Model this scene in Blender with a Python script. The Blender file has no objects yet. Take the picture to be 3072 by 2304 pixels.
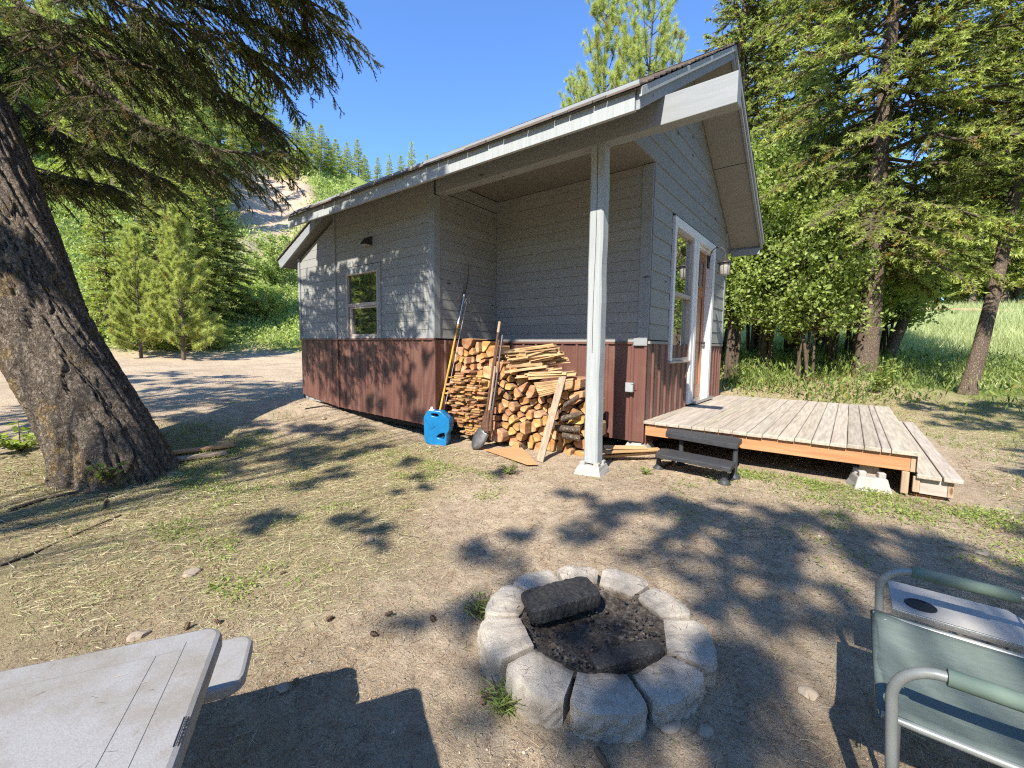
import bpy, math, random
import numpy as np
from mathutils import Vector, Matrix, noise

R_ = math.radians
scene = bpy.context.scene
COL = scene.collection
random.seed(7)

# ------------------------------------------------------------------ camera, sky, sun
CAMZ = 1.35
FPX = 1297.46
YAW, PIT, ROL = R_(-37.92669), R_(-4.939235), R_(0.637707)
F = np.array([math.sin(YAW)*math.cos(PIT), math.cos(YAW)*math.cos(PIT), math.sin(PIT)])
Rt = np.cross(F, [0, 0, 1]); Rt /= np.linalg.norm(Rt)
Up = np.cross(Rt, F)
CR = math.cos(ROL)*Rt + math.sin(ROL)*Up
CU = -math.sin(ROL)*Rt + math.cos(ROL)*Up
CP = np.array([0.0, 0.0, CAMZ])

cam = bpy.data.cameras.new("camera")
camo = bpy.data.objects.new("camera", cam)
COL.objects.link(camo)
cam.sensor_fit = 'HORIZONTAL'
cam.sensor_width = 36
cam.lens = FPX/3072*36
cam.clip_start = 0.05
cam.clip_end = 3000
M = Matrix(((CR[0], CU[0], -F[0], 0), (CR[1], CU[1], -F[1], 0), (CR[2], CU[2], -F[2], CAMZ), (0, 0, 0, 1)))
camo.matrix_world = M
scene.camera = camo

SUNV = Vector((0.21, -1.0, 0.975)).normalized()
world = bpy.data.worlds.new("World")
scene.world = world
world.use_nodes = True
wn = world.node_tree
bg = wn.nodes['Background']
sky = wn.nodes.new('ShaderNodeTexSky')
sky.sky_type = 'NISHITA'
sky.sun_disc = False
sky.sun_elevation = math.asin(SUNV.z)
sky.sun_rotation = math.atan2(SUNV.x, SUNV.y)
sky.air_density = 1.0
sky.dust_density = 0.15
sky.ozone_density = 1.6
sky.altitude = 1200
skg = wn.nodes.new('ShaderNodeMix'); skg.data_type = 'RGBA'; skg.blend_type = 'MULTIPLY'; skg.inputs[0].default_value = 1
skg.inputs[7].default_value = (.80, 1.10, 1.48, 1)
wn.links.new(sky.outputs[0], skg.inputs[6]); wn.links.new(skg.outputs[2], bg.inputs[0])
bg.inputs[1].default_value = 0.125

sun = bpy.data.lights.new("sun", 'SUN')
sun.energy = 5.0
sun.angle = R_(0.53)
sun.color = (1.0, 0.93, 0.82)
suno = bpy.data.objects.new("sun", sun)
COL.objects.link(suno)
suno.rotation_euler = SUNV.to_track_quat('Z', 'Y').to_euler()

scene.view_settings.view_transform = 'Standard'
scene.view_settings.look = 'None'
scene.view_settings.exposure = 1.02
scene.cycles.sample_clamp_indirect = 4.0
scene.view_settings.gamma = 1
scene.render.engine = 'CYCLES'
scene.cycles.use_denoising = False
scene.cycles.filter_width = 1.2
scene.cycles.max_bounces = 6
scene.cycles.transparent_max_bounces = 6

# ------------------------------------------------------------------ picture -> world measuring helpers
def ray(px, py):
    return F + (px-1536)/FPX*CR - (py-1152)/FPX*CU
def onY(px, py, Y):
    d = ray(px, py); return CP + d*(Y/d[1])
def onX(px, py, X):
    d = ray(px, py); return CP + d*(X/d[0])
def onZ(px, py, z=0.0):
    d = ray(px, py); return CP + d*((z-CAMZ)/d[2])
def atD(px, py, dep):
    return CP + ray(px, py)*dep
V = 1.38879     # the 2212 px wide working view
def ss(a, b, x):
    t = np.clip((np.asarray(x, float)-a)/(b-a), 0, 1); return t*t*(3-2*t)

# ------------------------------------------------------------------ numpy value noise
def vnoise(x, y, seed=0):
    x = np.asarray(x, float); y = np.asarray(y, float)
    xi = np.floor(x).astype(np.int64); yi = np.floor(y).astype(np.int64)
    xf = x-xi; yf = y-yi
    def h(a, b):
        n = (a*374761393 + b*668265263 + seed*1442695041) & 0xffffffff
        n = ((n ^ (n >> 13))*1274126177) & 0xffffffff
        n = (n ^ (n >> 16)) & 0xffffffff
        return n/4294967295.0
    u = xf*xf*(3-2*xf); v = yf*yf*(3-2*yf)
    a = h(xi, yi); b = h(xi+1, yi); c = h(xi, yi+1); d = h(xi+1, yi+1)
    return (a*(1-u)+b*u)*(1-v)+(c*(1-u)+d*u)*v
def fbm(x, y, oct=4, seed=0):
    s = 0; a = .5; t = 0
    for i in range(oct):
        s = s+a*vnoise(x, y, seed+i*17); t += a; a *= .5; x = np.asarray(x)*2.03+13.1; y = np.asarray(y)*2.03+7.7
    return s/t

def gbase(x, y):
    x = np.asarray(x, float); y = np.asarray(y, float)
    r = np.sqrt(x*x+y*y)
    z = -0.09*(1-ss(2.0, 4.0, y))*ss(-7.0, -4.0, x)
    z = z + 0.30*ss(4.9, 8.3, -x)*ss(-2.5, 4.0, y)
    # ground behind the deck climbs towards the meadow
    z = z + ss(9.6, 15.0, y)*(0.38+0.37*ss(2.2, .3, x)*1.0)*ss(-14, -4, x)
    z = z + 0.132*np.maximum(y-16, 0)*ss(-16, -2, x)*(1-0.75*ss(60, 120, y))
    # wooded hillside on the left
    s = -0.94*x+0.34*y
    hill = 0.49*(np.sqrt((s-27)**2+9)+(s-27))/2
    hill = np.where(hill > 34, 34+10*np.tanh((hill-34)/10), hill)
    w = ss(-10, -20, x)
    z = z + hill*w + (fbm(x*.06+3, y*.06, 3, 5)-.5)*5*ss(30, 60, s)*w
    z = z + 0.5*np.sqrt(np.maximum(s-28, 0))*(fbm(x*.25, y*.25, 3, 9)-.5)*w
    return z
def gz(x, y):
    x = np.asarray(x, float); y = np.asarray(y, float)
    r = np.sqrt(x*x+y*y)
    near = np.exp(-(r/14)**2)
    z = gbase(x, y)
    z = z + (fbm(x*.9+5, y*.9, 3, 1)-.5)*.07*near
    z = z + (fbm(x*5, y*5, 3, 2)-.5)*.028*near
    z = z + (fbm(x*19, y*19, 2, 3)-.5)*.016*np.exp(-(r/6)**2)+(fbm(x*48, y*48, 2, 33)-.5)*.009*np.exp(-(r/5)**2)
    z = z + ss(20, 30, r)*(fbm(x*.3, y*.3, 2, 4)-.5)*.25
    # the cabin's left yard: churned soil
    z = z + (fbm(x*2.2, y*1.2, 3, 21)-.45)*.10*ss(-6.5, -9, x)*ss(1.5, 3.5, y)*np.exp(-(r/20)**2)
    return z
def gpt(px, py):
    d = ray(px, py); t = .3
    for i in range(4000):
        p = CP+d*t
        if p[2] < float(gbase(p[0], p[1])): break
        t *= 1.004
    return p
def GV(x, y): return gpt(x*V, y*V)

# ------------------------------------------------------------------ materials
def mat(name, rough=.8, spec=.3, metallic=0.0):
    m = bpy.data.materials.new(name); m.use_nodes = True
    b = m.node_tree.nodes['Principled BSDF']
    b.inputs['Roughness'].default_value = rough
    b.inputs['Specular IOR Level'].default_value = spec
    b.inputs['Metallic'].default_value = metallic
    return m, m.node_tree, b
def N(nt, typ, **k):
    n = nt.nodes.new(typ)
    for a, v in k.items(): setattr(n, a, v)
    return n
def coords(nt, scale=(1, 1, 1), rot=(0, 0, 0), kind='Object'):
    tc = N(nt, 'ShaderNodeTexCoord'); mp = N(nt, 'ShaderNodeMapping')
    mp.inputs['Scale'].default_value = scale; mp.inputs['Rotation'].default_value = rot
    nt.links.new(tc.outputs[kind], mp.inputs[0]); return mp.outputs[0]
def noi(nt, vec, scale=5, detail=4, rough=.6):
    n = N(nt, 'ShaderNodeTexNoise'); n.inputs['Scale'].default_value = scale
    n.inputs['Detail'].default_value = detail; n.inputs['Roughness'].default_value = rough
    nt.links.new(vec, n.inputs['Vector']); return n.outputs['Fac']
def ramp(nt, fac, stops, interp='LINEAR'):
    r = N(nt, 'ShaderNodeValToRGB'); r.color_ramp.interpolation = interp
    el = r.color_ramp.elements
    while len(el) < len(stops): el.new(.5)
    for e, (p, c) in zip(el, stops):
        e.position = p; e.color = (c[0], c[1], c[2], 1) if hasattr(c, '__len__') else (c, c, c, 1)
    nt.links.new(fac, r.inputs[0]); return r.outputs[0]
def mix(nt, fac, a, b, blend='MIX'):
    m = N(nt, 'ShaderNodeMix', data_type='RGBA', blend_type=blend)
    for s, val in ((0, fac), (6, a), (7, b)):
        if hasattr(val, 'is_output'): nt.links.new(val, m.inputs[s])
        elif s == 0: m.inputs[0].default_value = val
        else: m.inputs[s].default_value = (*val, 1)
    return m.outputs[2]
def bump(nt, b, h, strength=.3, dist=.01):
    n = N(nt, 'ShaderNodeBump'); n.inputs['Strength'].default_value = strength; n.inputs['Distance'].default_value = dist
    nt.links.new(h, n.inputs['Height']); nt.links.new(n.outputs[0], b.inputs['Normal']); return n
def attr(nt, name):
    a = N(nt, 'ShaderNodeAttribute', attribute_name=name); return a
def math_(nt, op, a, b=0.0):
    m = N(nt, 'ShaderNodeMath', operation=op)
    for i, v in enumerate((a, b)):
        if hasattr(v, 'is_output'): nt.links.new(v, m.inputs[i])
        else: m.inputs[i].default_value = v
    return m.outputs[0]

def simple(name, c, rough=.7, spec=.3, metallic=0., var=.25, scale=8, bmp=.15, c2=None):
    m, nt, b = mat(name, rough, spec, metallic)
    v = coords(nt)
    n = noi(nt, v, scale, 5)
    c2 = c2 or tuple(x*(1-var) for x in c)
    nt.links.new(ramp(nt, n, [(.3, c2), (.7, c)]), b.inputs['Base Color'])
    if bmp: bump(nt, b, noi(nt, v, scale*8, 4), bmp, .004)
    return m

def woodgrain(name, c1, c2, axis='X', scale=1.0, rough=.85, knots=0.0, knotc=(.05, .04, .03), bmp=.3, kind='Object', contrast=(.35, .7), big=.15, bigscale=1.3):
    """grain stretched along axis"""
    m, nt, b = mat(name, rough, .25)
    s = {'X': (.9, 14, 14), 'Y': (14, .9, 14), 'Z': (14, 14, .9)}[axis]
    v = coords(nt, tuple(q*scale for q in s), kind=kind)
    n1 = noi(nt, v, 2.2, 5, .65)
    col = ramp(nt, n1, [(contrast[0], c2), (contrast[1], c1)])
    v2 = coords(nt, (1, 1, 1), kind=kind)
    n2 = noi(nt, v2, bigscale, 3)
    col = mix(nt, math_(nt, 'MULTIPLY', ramp(nt, n2, [(.3, 1.0), (.75, 0.0)]), big), col, c2)
    if knots > 0:
        ks = {'X': (3, 9, 9), 'Y': (9, 3, 9), 'Z': (9, 9, 3)}[axis]
        vo = N(nt, 'ShaderNodeTexVoronoi'); vo.inputs['Scale'].default_value = .55
        nt.links.new(coords(nt, ks, kind=kind), vo.inputs['Vector'])
        k = ramp(nt, vo.outputs['Distance'], [(knots*.55, 1.0), (knots, 0.0)])
        col = mix(nt, k, col, knotc)
    tn = attr(nt, 'tint')
    col = mix(nt, .8, col, mix(nt, 1.0, col, tn.outputs['Color'], 'MULTIPLY'))
    nt.links.new(col, b.inputs['Base Color'])
    bump(nt, b, n1, bmp, .004)
    return m

MT = {}
MT['siding'] = woodgrain('grey_painted_siding', (.288, .289, .275), (.265, .267, .254), 'X', 1, .62, .05, (.07, .08, .08), .06)
MT['sidingY'] = woodgrain('grey_painted_siding_gable', (.278, .281, .268), (.245, .249, .238), 'Y', 1, .62, .11, (.06, .07, .07), .12)
MT['trimgrey'] = woodgrain('grey_painted_trim', (.285, .30, .305), (.235, .25, .255), 'X', .8, .6, .10, (.10, .11, .11), .25)
MT['postgrey'] = woodgrain('grey_painted_post', (.38, .405, .40), (.30, .32, .32), 'Z', .9, .65, .0, (.10, .11, .11), .35)
MT['dark'] = simple('dark_backing', (.03, .03, .03), .9)
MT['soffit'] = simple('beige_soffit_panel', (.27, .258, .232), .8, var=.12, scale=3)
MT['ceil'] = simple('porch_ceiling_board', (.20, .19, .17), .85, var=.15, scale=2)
MT['white'] = simple('white_painted_trim', (.74, .74, .73), .45, .4, var=.08, scale=3, bmp=.05)
MT['vinyl'] = simple('tan_window_vinyl', (.42, .36, .31), .5, .4, var=.1, scale=3, bmp=.03)
MT['flash'] = simple('brown_metal_flashing', (.17, .085, .065), .4, .5, var=.2, scale=4, bmp=.05)
def metal_panel():
    m, nt, b = mat('brown_ribbed_metal', .42, .45)
    v = coords(nt, (6, 6, .6)); n = noi(nt, v, 2, 4)
    v2 = coords(nt, (1, 1, 1)); n2 = noi(nt, v2, 3, 4)
    c = ramp(nt, n, [(.3, (.122, .055, .043)), (.75, (.158, .076, .060))])
    c = mix(nt, math_(nt, 'MULTIPLY', ramp(nt, n2, [(.5, 0.0), (.8, 1.0)]), .35), c, (.26, .17, .13))
    nt.links.new(c, b.inputs['Base Color'])
    bump(nt, b, noi(nt, v2, 12, 3), .08, .01)
    return m
MT['metal'] = metal_panel()
def glassm(name, refl, tint=(.02, .025, .025)):
    m, nt, b = mat(name, .02, .8); out = nt.nodes['Material Output']
    b.inputs['Base Color'].default_value = (*tint, 1)
    g = N(nt, 'ShaderNodeBsdfGlossy'); g.inputs['Roughness'].default_value = .015; g.inputs['Color'].default_value = (.9, .95, .92, 1)
    v = coords(nt); bn = bump(nt, b, noi(nt, v, 1.5, 2), .05, .03); nt.links.new(bn.outputs[0], g.inputs['Normal'])
    ms = N(nt, 'ShaderNodeMixShader'); ms.inputs[0].default_value = refl
    nt.links.new(b.outputs[0], ms.inputs[1]); nt.links.new(g.outputs[0], ms.inputs[2]); nt.links.new(ms.outputs[0], out.inputs[0])
    return m
MT['glass'] = glassm('window_glass', .22)
MT['glassm'] = glassm('gable_window_glass', .62)
MT['deck'] = woodgrain('weathered_deck_board', (.49, .43, .355), (.29, .25, .20), 'Y', 1.1, .85, .06, (.13, .10, .08), .5)
MT['deckx'] = woodgrain('weathered_step_board', (.48, .43, .36), (.32, .28, .24), 'X', 1.1, .85, .05, (.13, .10, .08), .5)
MT['cedar'] = woodgrain('cedar_rim_joist', (.52, .27, .13), (.38, .175, .08), 'X', 1, .8, .07, (.22, .10, .05), .4)
MT['lumber'] = woodgrain('raw_lumber', (.46, .36, .25), (.32, .23, .15), 'Z', 1, .85, .08, (.16, .09, .05), .4)
MT['conc'] = simple('pale_concrete', (.40, .38, .345), .9, .2, var=.25, scale=9, bmp=.6)
MT['dirtyconc'] = None
def shingle():
    m, nt, b = mat('asphalt_shingle', .95, .15)
    v = coords(nt); n = noi(nt, v, 300, 2); n2 = noi(nt, v, 5, 3)
    c = ramp(nt, n, [(.3, (.05, .04, .035)), (.7, (.20, .16, .13))])
    nt.links.new(mix(nt, .7, c, mix(nt, 1, c, attr(nt, 'tint').outputs['Color'], 'MULTIPLY')), b.inputs['Base Color'])
    bump(nt, b, n, .5, .003); return m
MT['shingle'] = shingle()
def logends():
    m, nt, b = mat('split_log_end', .85, .2)
    v = coords(nt, (1, 1, 1))
    n = noi(nt, v, 9, 5); n2 = noi(nt, v, 60, 4)
    c = ramp(nt, n, [(.3, (.28, .13, .05)), (.5, (.50, .275, .115)), (.72, (.64, .44, .24))])
    c = mix(nt, .9, c, mix(nt, 1, c, attr(nt, 'tint').outputs['Color'], 'MULTIPLY'))
    c = mix(nt, math_(nt, 'MULTIPLY', ramp(nt, n2, [(.5, 0.0), (.75, 1.0)]), .4), c, (.22, .11, .05))
    nt.links.new(c, b.inputs['Base Color']); bump(nt, b, n2, .5, .006); return m
MT['logend'] = logends()
MT['logside'] = woodgrain('split_log_side', (.50, .32, .17), (.24, .14, .075), 'Y', 1.2, .9, 0, bmp=.7)
MT['bark'] = None
MT['slat'] = woodgrain('kindling_slat', (.58, .40, .21), (.36, .22, .11), 'X', 1.2, .85, .0, bmp=.5)
MT['plank'] = woodgrain('grey_brown_plank', (.42, .33, .24), (.24, .17, .12), 'Z', 1.0, .85, .05, bmp=.4)
MT['ply'] = woodgrain('orange_plywood', (.52, .30, .15), (.40, .21, .10), 'X', .6, .8, .0, bmp=.2)
MT['blue'] = simple('blue_jug_plastic', (.008, .17, .40), .28, .6, var=.25, scale=5, bmp=.04)
MT['cap'] = simple('white_cap_plastic', (.75, .74, .72), .4, .5, var=.1)
MT['steel'] = simple('dull_tool_steel', (.20, .19, .19), .45, .5, .7, var=.4, scale=20)
MT['rust'] = simple('rusty_tool_steel', (.16, .09, .06), .8, .3, .3, var=.5, scale=30)
MT['alu'] = simple('bare_aluminium', (.55, .55, .55), .35, .5, .85, var=.2)
MT['black'] = simple('black_rubber', (.025, .025, .028), .6, .4, var=.3)
MT['bamboo'] = woodgrain('yellow_varnished_pole', (.70, .42, .09), (.52, .28, .05), 'Z', 1, .4, 0, bmp=.1)
MT['stepblk'] = woodgrain('ribbed_black_plastic', (.060, .062, .066), (.035, .036, .04), 'X', 3, .5, 0, bmp=.6)
MT['char'] = None
def charm():
    m, nt, b = mat('charred_wood', .6, .35)
    v = coords(nt); nz = N(nt, 'ShaderNodeTexNoise'); nz.inputs['Scale'].default_value = 9; nz.inputs['Detail'].default_value = 4; nt.links.new(v, nz.inputs['Vector'])
    vo = N(nt, 'ShaderNodeTexVoronoi'); vo.inputs['Scale'].default_value = 1; vo.feature = 'DISTANCE_TO_EDGE'; vo.inputs['Randomness'].default_value = .7
    nt.links.new(mix(nt, 1.0, coords(nt, (16, 52, 52), (0, 0, -.45)), mix(nt, 1.0, nz.outputs['Color'], (1.6, 1.6, 1.6), 'MULTIPLY'), 'ADD'), vo.inputs['Vector'])
    n = noi(nt, v, 45, 6, .8)
    nt.links.new(ramp(nt, n, [(.35, (.012, .012, .013)), (.62, (.04, .04, .042)), (.8, (.10, .10, .10))]), b.inputs['Base Color'])
    bump(nt, b, math_(nt, 'ADD', ramp(nt, vo.outputs['Distance'], [(0.0, 0.0), (.05, .7)]), n), .9, .006); return m
MT['char'] = charm()
def blockm():
    m, nt, b = mat('fire_ring_concrete', .95, .15)
    v = coords(nt); n = noi(nt, v, 14, 5); n2 = noi(nt, v, 90, 4); n3 = noi(nt, v, 5, 3)
    c = ramp(nt, n, [(.25, (.38, .335, .275)), (.7, (.62, .565, .475))])
    c = mix(nt, math_(nt, 'MULTIPLY', ramp(nt, n2, [(.62, 0.0), (.72, 1.0)]), .5), c, (.18, .16, .14))
    soot = attr(nt, 'soot').outputs['Fac']
    s = math_(nt, 'MULTIPLY', soot, ramp(nt, n3, [(.25, .45), (.65, 1.0)]))
    c = mix(nt, s, c, (.085, .062, .048))
    c = mix(nt, math_(nt, 'MULTIPLY', ramp(nt, noi(nt, v, 7, 4), [(.5, 0.0), (.75, 1.0)]), .5), c, (.30, .215, .15))
    nt.links.new(c, b.inputs['Base Color']); bump(nt, b, math_(nt, 'ADD', noi(nt, v, 60, 8, .85), math_(nt, 'MULTIPLY', noi(nt, v, 220, 3, .8), .5)), 1.0, .010); return m
MT['block'] = blockm()
MT['table'] = None
def tablem():
    m, nt, b = mat('speckled_grey_table_plastic', .5, .35)
    v = coords(nt); n = noi(nt, v, 500, 2); n2 = noi(nt, v, 3.5, 6, .7)
    v3 = coords(nt, (30, 3, 1), (0, 0, .6)); n3 = noi(nt, v3, 4, 5, .7)
    c = ramp(nt, n, [(.3, (.215, .21, .205)), (.6, (.30, .295, .29))])
    c = mix(nt, math_(nt, 'MULTIPLY', ramp(nt, n2, [(.46, 0.0), (.66, 1.0)]), .55), c, (.17, .135, .085))
    c = mix(nt, math_(nt, 'MULTIPLY', ramp(nt, n3, [(.66, 0.0), (.72, 1.0)]), .4), c, (.15, .13, .11))
    nt.links.new(c, b.inputs['Base Color']); bump(nt, b, noi(nt, v, 260, 3), .12, .003); return m
MT['table'] = tablem()
MT['grooveg'] = simple('shadowy_groove_plastic', (.26, .255, .25), .6, .3)
MT['legsteel'] = simple('grey_steel_leg', (.25, .26, .28), .45, .5, .5)
MT['tube'] = simple('grey_enamel_tube', (.30, .315, .29), .38, .55, .2, var=.2, scale=12, bmp=.05)
MT['fabric'] = simple('sage_green_fabric', (.150, .188, .168), .75, .2, var=.30, scale=7, bmp=.0)
_nt = MT['fabric'].node_tree; bump(_nt, _nt.nodes['Principled BSDF'], math_(_nt, 'ADD', noi(_nt, coords(_nt, (1, 1, 1)), 600, 2), math_(_nt, 'MULTIPLY', noi(_nt, coords(_nt, (3, 9, 3)), 3, 3), 3.0)), .5, .004)
MT['foam'] = simple('dark_green_sleeve', (.13, .18, .145), .7, .25, var=.2, scale=9, bmp=.3)
MT['laminate'] = simple('speckled_white_laminate', (.40, .385, .36), .6, .25, var=.15, scale=220, bmp=.05)
MT['fence'] = woodgrain('pale_fence_wood', (.52, .38, .24), (.36, .25, .15), 'X', .4, .9)
MT['lampmetal'] = simple('bronze_lamp_metal', (.055, .045, .04), .45, .5, .3, var=.3)
MT['lampglass'] = simple('seeded_lamp_glass', (.42, .40, .36), .25, .6, var=.2, scale=30)
MT['boxgrey'] = simple('grey_cast_box', (.42, .44, .45), .5, .4, .3)
MT['tarp'] = simple('pale_grey_sheeting', (.44, .46, .46), .45, .4, var=.3, scale=7, bmp=.5)

def barkm(name, c1, c2, c3, sc=1.0, lichen=0.25):
    m, nt, b = mat(name, .95, .1)
    v0 = coords(nt, (1, 1, 1))
    nz = N(nt, 'ShaderNodeTexNoise'); nz.inputs['Scale'].default_value = 7*sc; nz.inputs['Detail'].default_value = 6; nz.inputs['Roughness'].default_value = .7
    nt.links.new(v0, nz.inputs['Vector'])
    v = coords(nt, (17*sc, 17*sc, 5.5*sc))
    vo = N(nt, 'ShaderNodeTexVoronoi'); vo.feature = 'DISTANCE_TO_EDGE'; vo.inputs['Scale'].default_value = 1.5
    nt.links.new(mix(nt, 1.0, v, mix(nt, 1.0, nz.outputs['Color'], (2.6, 2.6, 2.6), 'MULTIPLY'), 'ADD'), vo.inputs['Vector'])
    e = ramp(nt, vo.outputs['Distance'], [(0.0, 0.0), (.22, 1.0)])
    n2 = noi(nt, v0, 26*sc, 8, .8); n3 = noi(nt, v0, 3.0*sc, 6, .75); n4 = noi(nt, v0, 90*sc, 4, .8)
    c = ramp(nt, n2, [(.32, c2), (.5, tuple((p+q)/2 for p, q in zip(c1, c2))), (.66, c1)])
    c = mix(nt, math_(nt, 'MULTIPLY', ramp(nt, n3, [(.54, 0.0), (.60, 1.0)]), math_(nt, 'MULTIPLY', ramp(nt, n2, [(.4, 0.0), (.6, 1.0)]), lichen)), c, c3)
    c = mix(nt, math_(nt, 'MULTIPLY', ramp(nt, n4, [(.35, 1.0), (.5, 0.0)]), .6), c, tuple(q*.35 for q in c2))
    c = mix(nt, math_(nt, 'ADD', math_(nt, 'MULTIPLY', e, .55), .45), tuple(q*.45 for q in c2), c)
    nt.links.new(c, b.inputs['Base Color'])
    h = math_(nt, 'ADD', math_(nt, 'MULTIPLY', e, .45), math_(nt, 'ADD', math_(nt, 'MULTIPLY', n2, 1.2), math_(nt, 'MULTIPLY', n4, .4)))
    bump(nt, b, h, 1.0, .05/sc); return m
MT['bark'] = barkm('fir_bark', (.56, .47, .375), (.12, .09, .066), (.52, .34, .08), 1.0, .85)
MT['bark2'] = barkm('spruce_bark', (.42, .33, .255), (.20, .145, .11), (.33, .28, .19), 1.3, .3)
MT['twig'] = simple('grey_brown_twig', (.12, .09, .065), .9, .1, var=.4, scale=12)

def leafm(name, dark, bright, trans=.3, tcol=None, rough=.55):
    m = bpy.data.materials.new(name); m.use_nodes = True
    nt = m.node_tree; b = nt.nodes['Principled BSDF']; out = nt.nodes['Material Output']
    b.inputs['Roughness'].default_value = rough; b.inputs['Specular IOR Level'].default_value = .25
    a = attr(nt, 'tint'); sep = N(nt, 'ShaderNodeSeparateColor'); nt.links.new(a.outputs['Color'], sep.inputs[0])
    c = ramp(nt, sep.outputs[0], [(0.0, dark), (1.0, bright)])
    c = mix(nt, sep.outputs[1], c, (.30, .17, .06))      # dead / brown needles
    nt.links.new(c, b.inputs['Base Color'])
    t = N(nt, 'ShaderNodeBsdfTranslucent')
    nt.links.new(mix(nt, 1.0, c, tcol or (1.5, 1.6, .7), 'MULTIPLY'), t.inputs[0])
    ms = N(nt, 'ShaderNodeMixShader'); ms.inputs[0].default_value = trans
    nt.links.new(b.outputs[0], ms.inputs[1]); nt.links.new(t.outputs[0], ms.inputs[2])
    nt.links.new(ms.outputs[0], out.inputs[0])
    return m
MT['fir'] = leafm('fir_needles', (.034, .050, .018), (.16, .185, .05), .3)
MT['spruce'] = leafm('spruce_needles', (.065, .095, .03), (.50, .55, .155), .40)
MT['pine'] = leafm('pine_needles', (.13, .17, .05), (.58, .61, .21), .35)
MT['farfir'] = leafm('distant_conifer_needles', (.07, .10, .035), (.50, .54, .16), .33)
MT['limefir'] = leafm('lime_fir_needles', (.13, .19, .04), (.54, .60, .14), .3)
MT['leaf'] = leafm('deciduous_leaves', (.06, .095, .028), (.40, .48, .14), .42)
MT['grass'] = leafm('green_grass_blades', (.07, .11, .025), (.32, .40, .11), .35)
MT['meadow'] = leafm('meadow_grass_blades', (.24, .29, .12), (.58, .61, .35), .35)
MT['bush'] = leafm('hillside_brush_leaves', (.12, .17, .05), (.48, .56, .19), .33)

# ------------------------------------------------------------------ mesh helpers
def link(o, parent=None):
    COL.objects.link(o)
    if parent is not None: o.parent = parent
    return o
def tag(o, label=None, cat=None, group=None, kind=None):
    if label: o['label'] = label
    if cat: o['category'] = cat
    if group: o['group'] = group
    if kind: o['kind'] = kind
    return o
def empty(name, loc=(0, 0, 0), rz=0):
    o = bpy.data.objects.new(name, None); o.empty_display_size = .1
    o.location = loc; o.rotation_euler = (0, 0, rz); return link(o)
def npmesh(name, verts, faces, mats, tint=None, smooth=False, extra=None, fmat=None):
    """verts (n,3) array, faces (m,k) array of one arity"""
    verts = np.asarray(verts, np.float32); faces = np.asarray(faces, np.int32)
    me = bpy.data.meshes.new(name)
    k = faces.shape[1]
    me.vertices.add(len(verts)); me.vertices.foreach_set('co', verts.ravel())
    me.loops.add(faces.size); me.loops.foreach_set('vertex_index', faces.ravel())
    me.polygons.add(len(faces))
    me.polygons.foreach_set('loop_start', np.arange(0, faces.size, k, dtype=np.int32))
    try: me.polygons.foreach_set('loop_total', np.full(len(faces), k, np.int32))
    except Exception: pass
    if smooth: me.polygons.foreach_set('use_smooth', np.ones(len(faces), bool))
    if fmat is not None: me.polygons.foreach_set('material_index', np.asarray(fmat, np.int32))
    if tint is not None:
        a = me.attributes.new('tint', 'FLOAT_COLOR', 'POINT')
        t = np.ones((len(verts), 4), np.float32); t[:, :tint.shape[1]] = tint
        a.data.foreach_set('color', t.ravel())
    if extra:
        for nm, arr in extra.items():
            a = me.attributes.new(nm, 'FLOAT', 'POINT'); a.data.foreach_set('value', np.asarray(arr, np.float32))
    for m in (mats if isinstance(mats, (list, tuple)) else [mats]): me.materials.append(m)
    me.update(calc_edges=True); me.validate()
    return me
def npobj(name, verts, faces, mats, parent=None, **k):
    return link(bpy.data.objects.new(name, npmesh(name, verts, faces, mats, **k)), parent)

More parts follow.
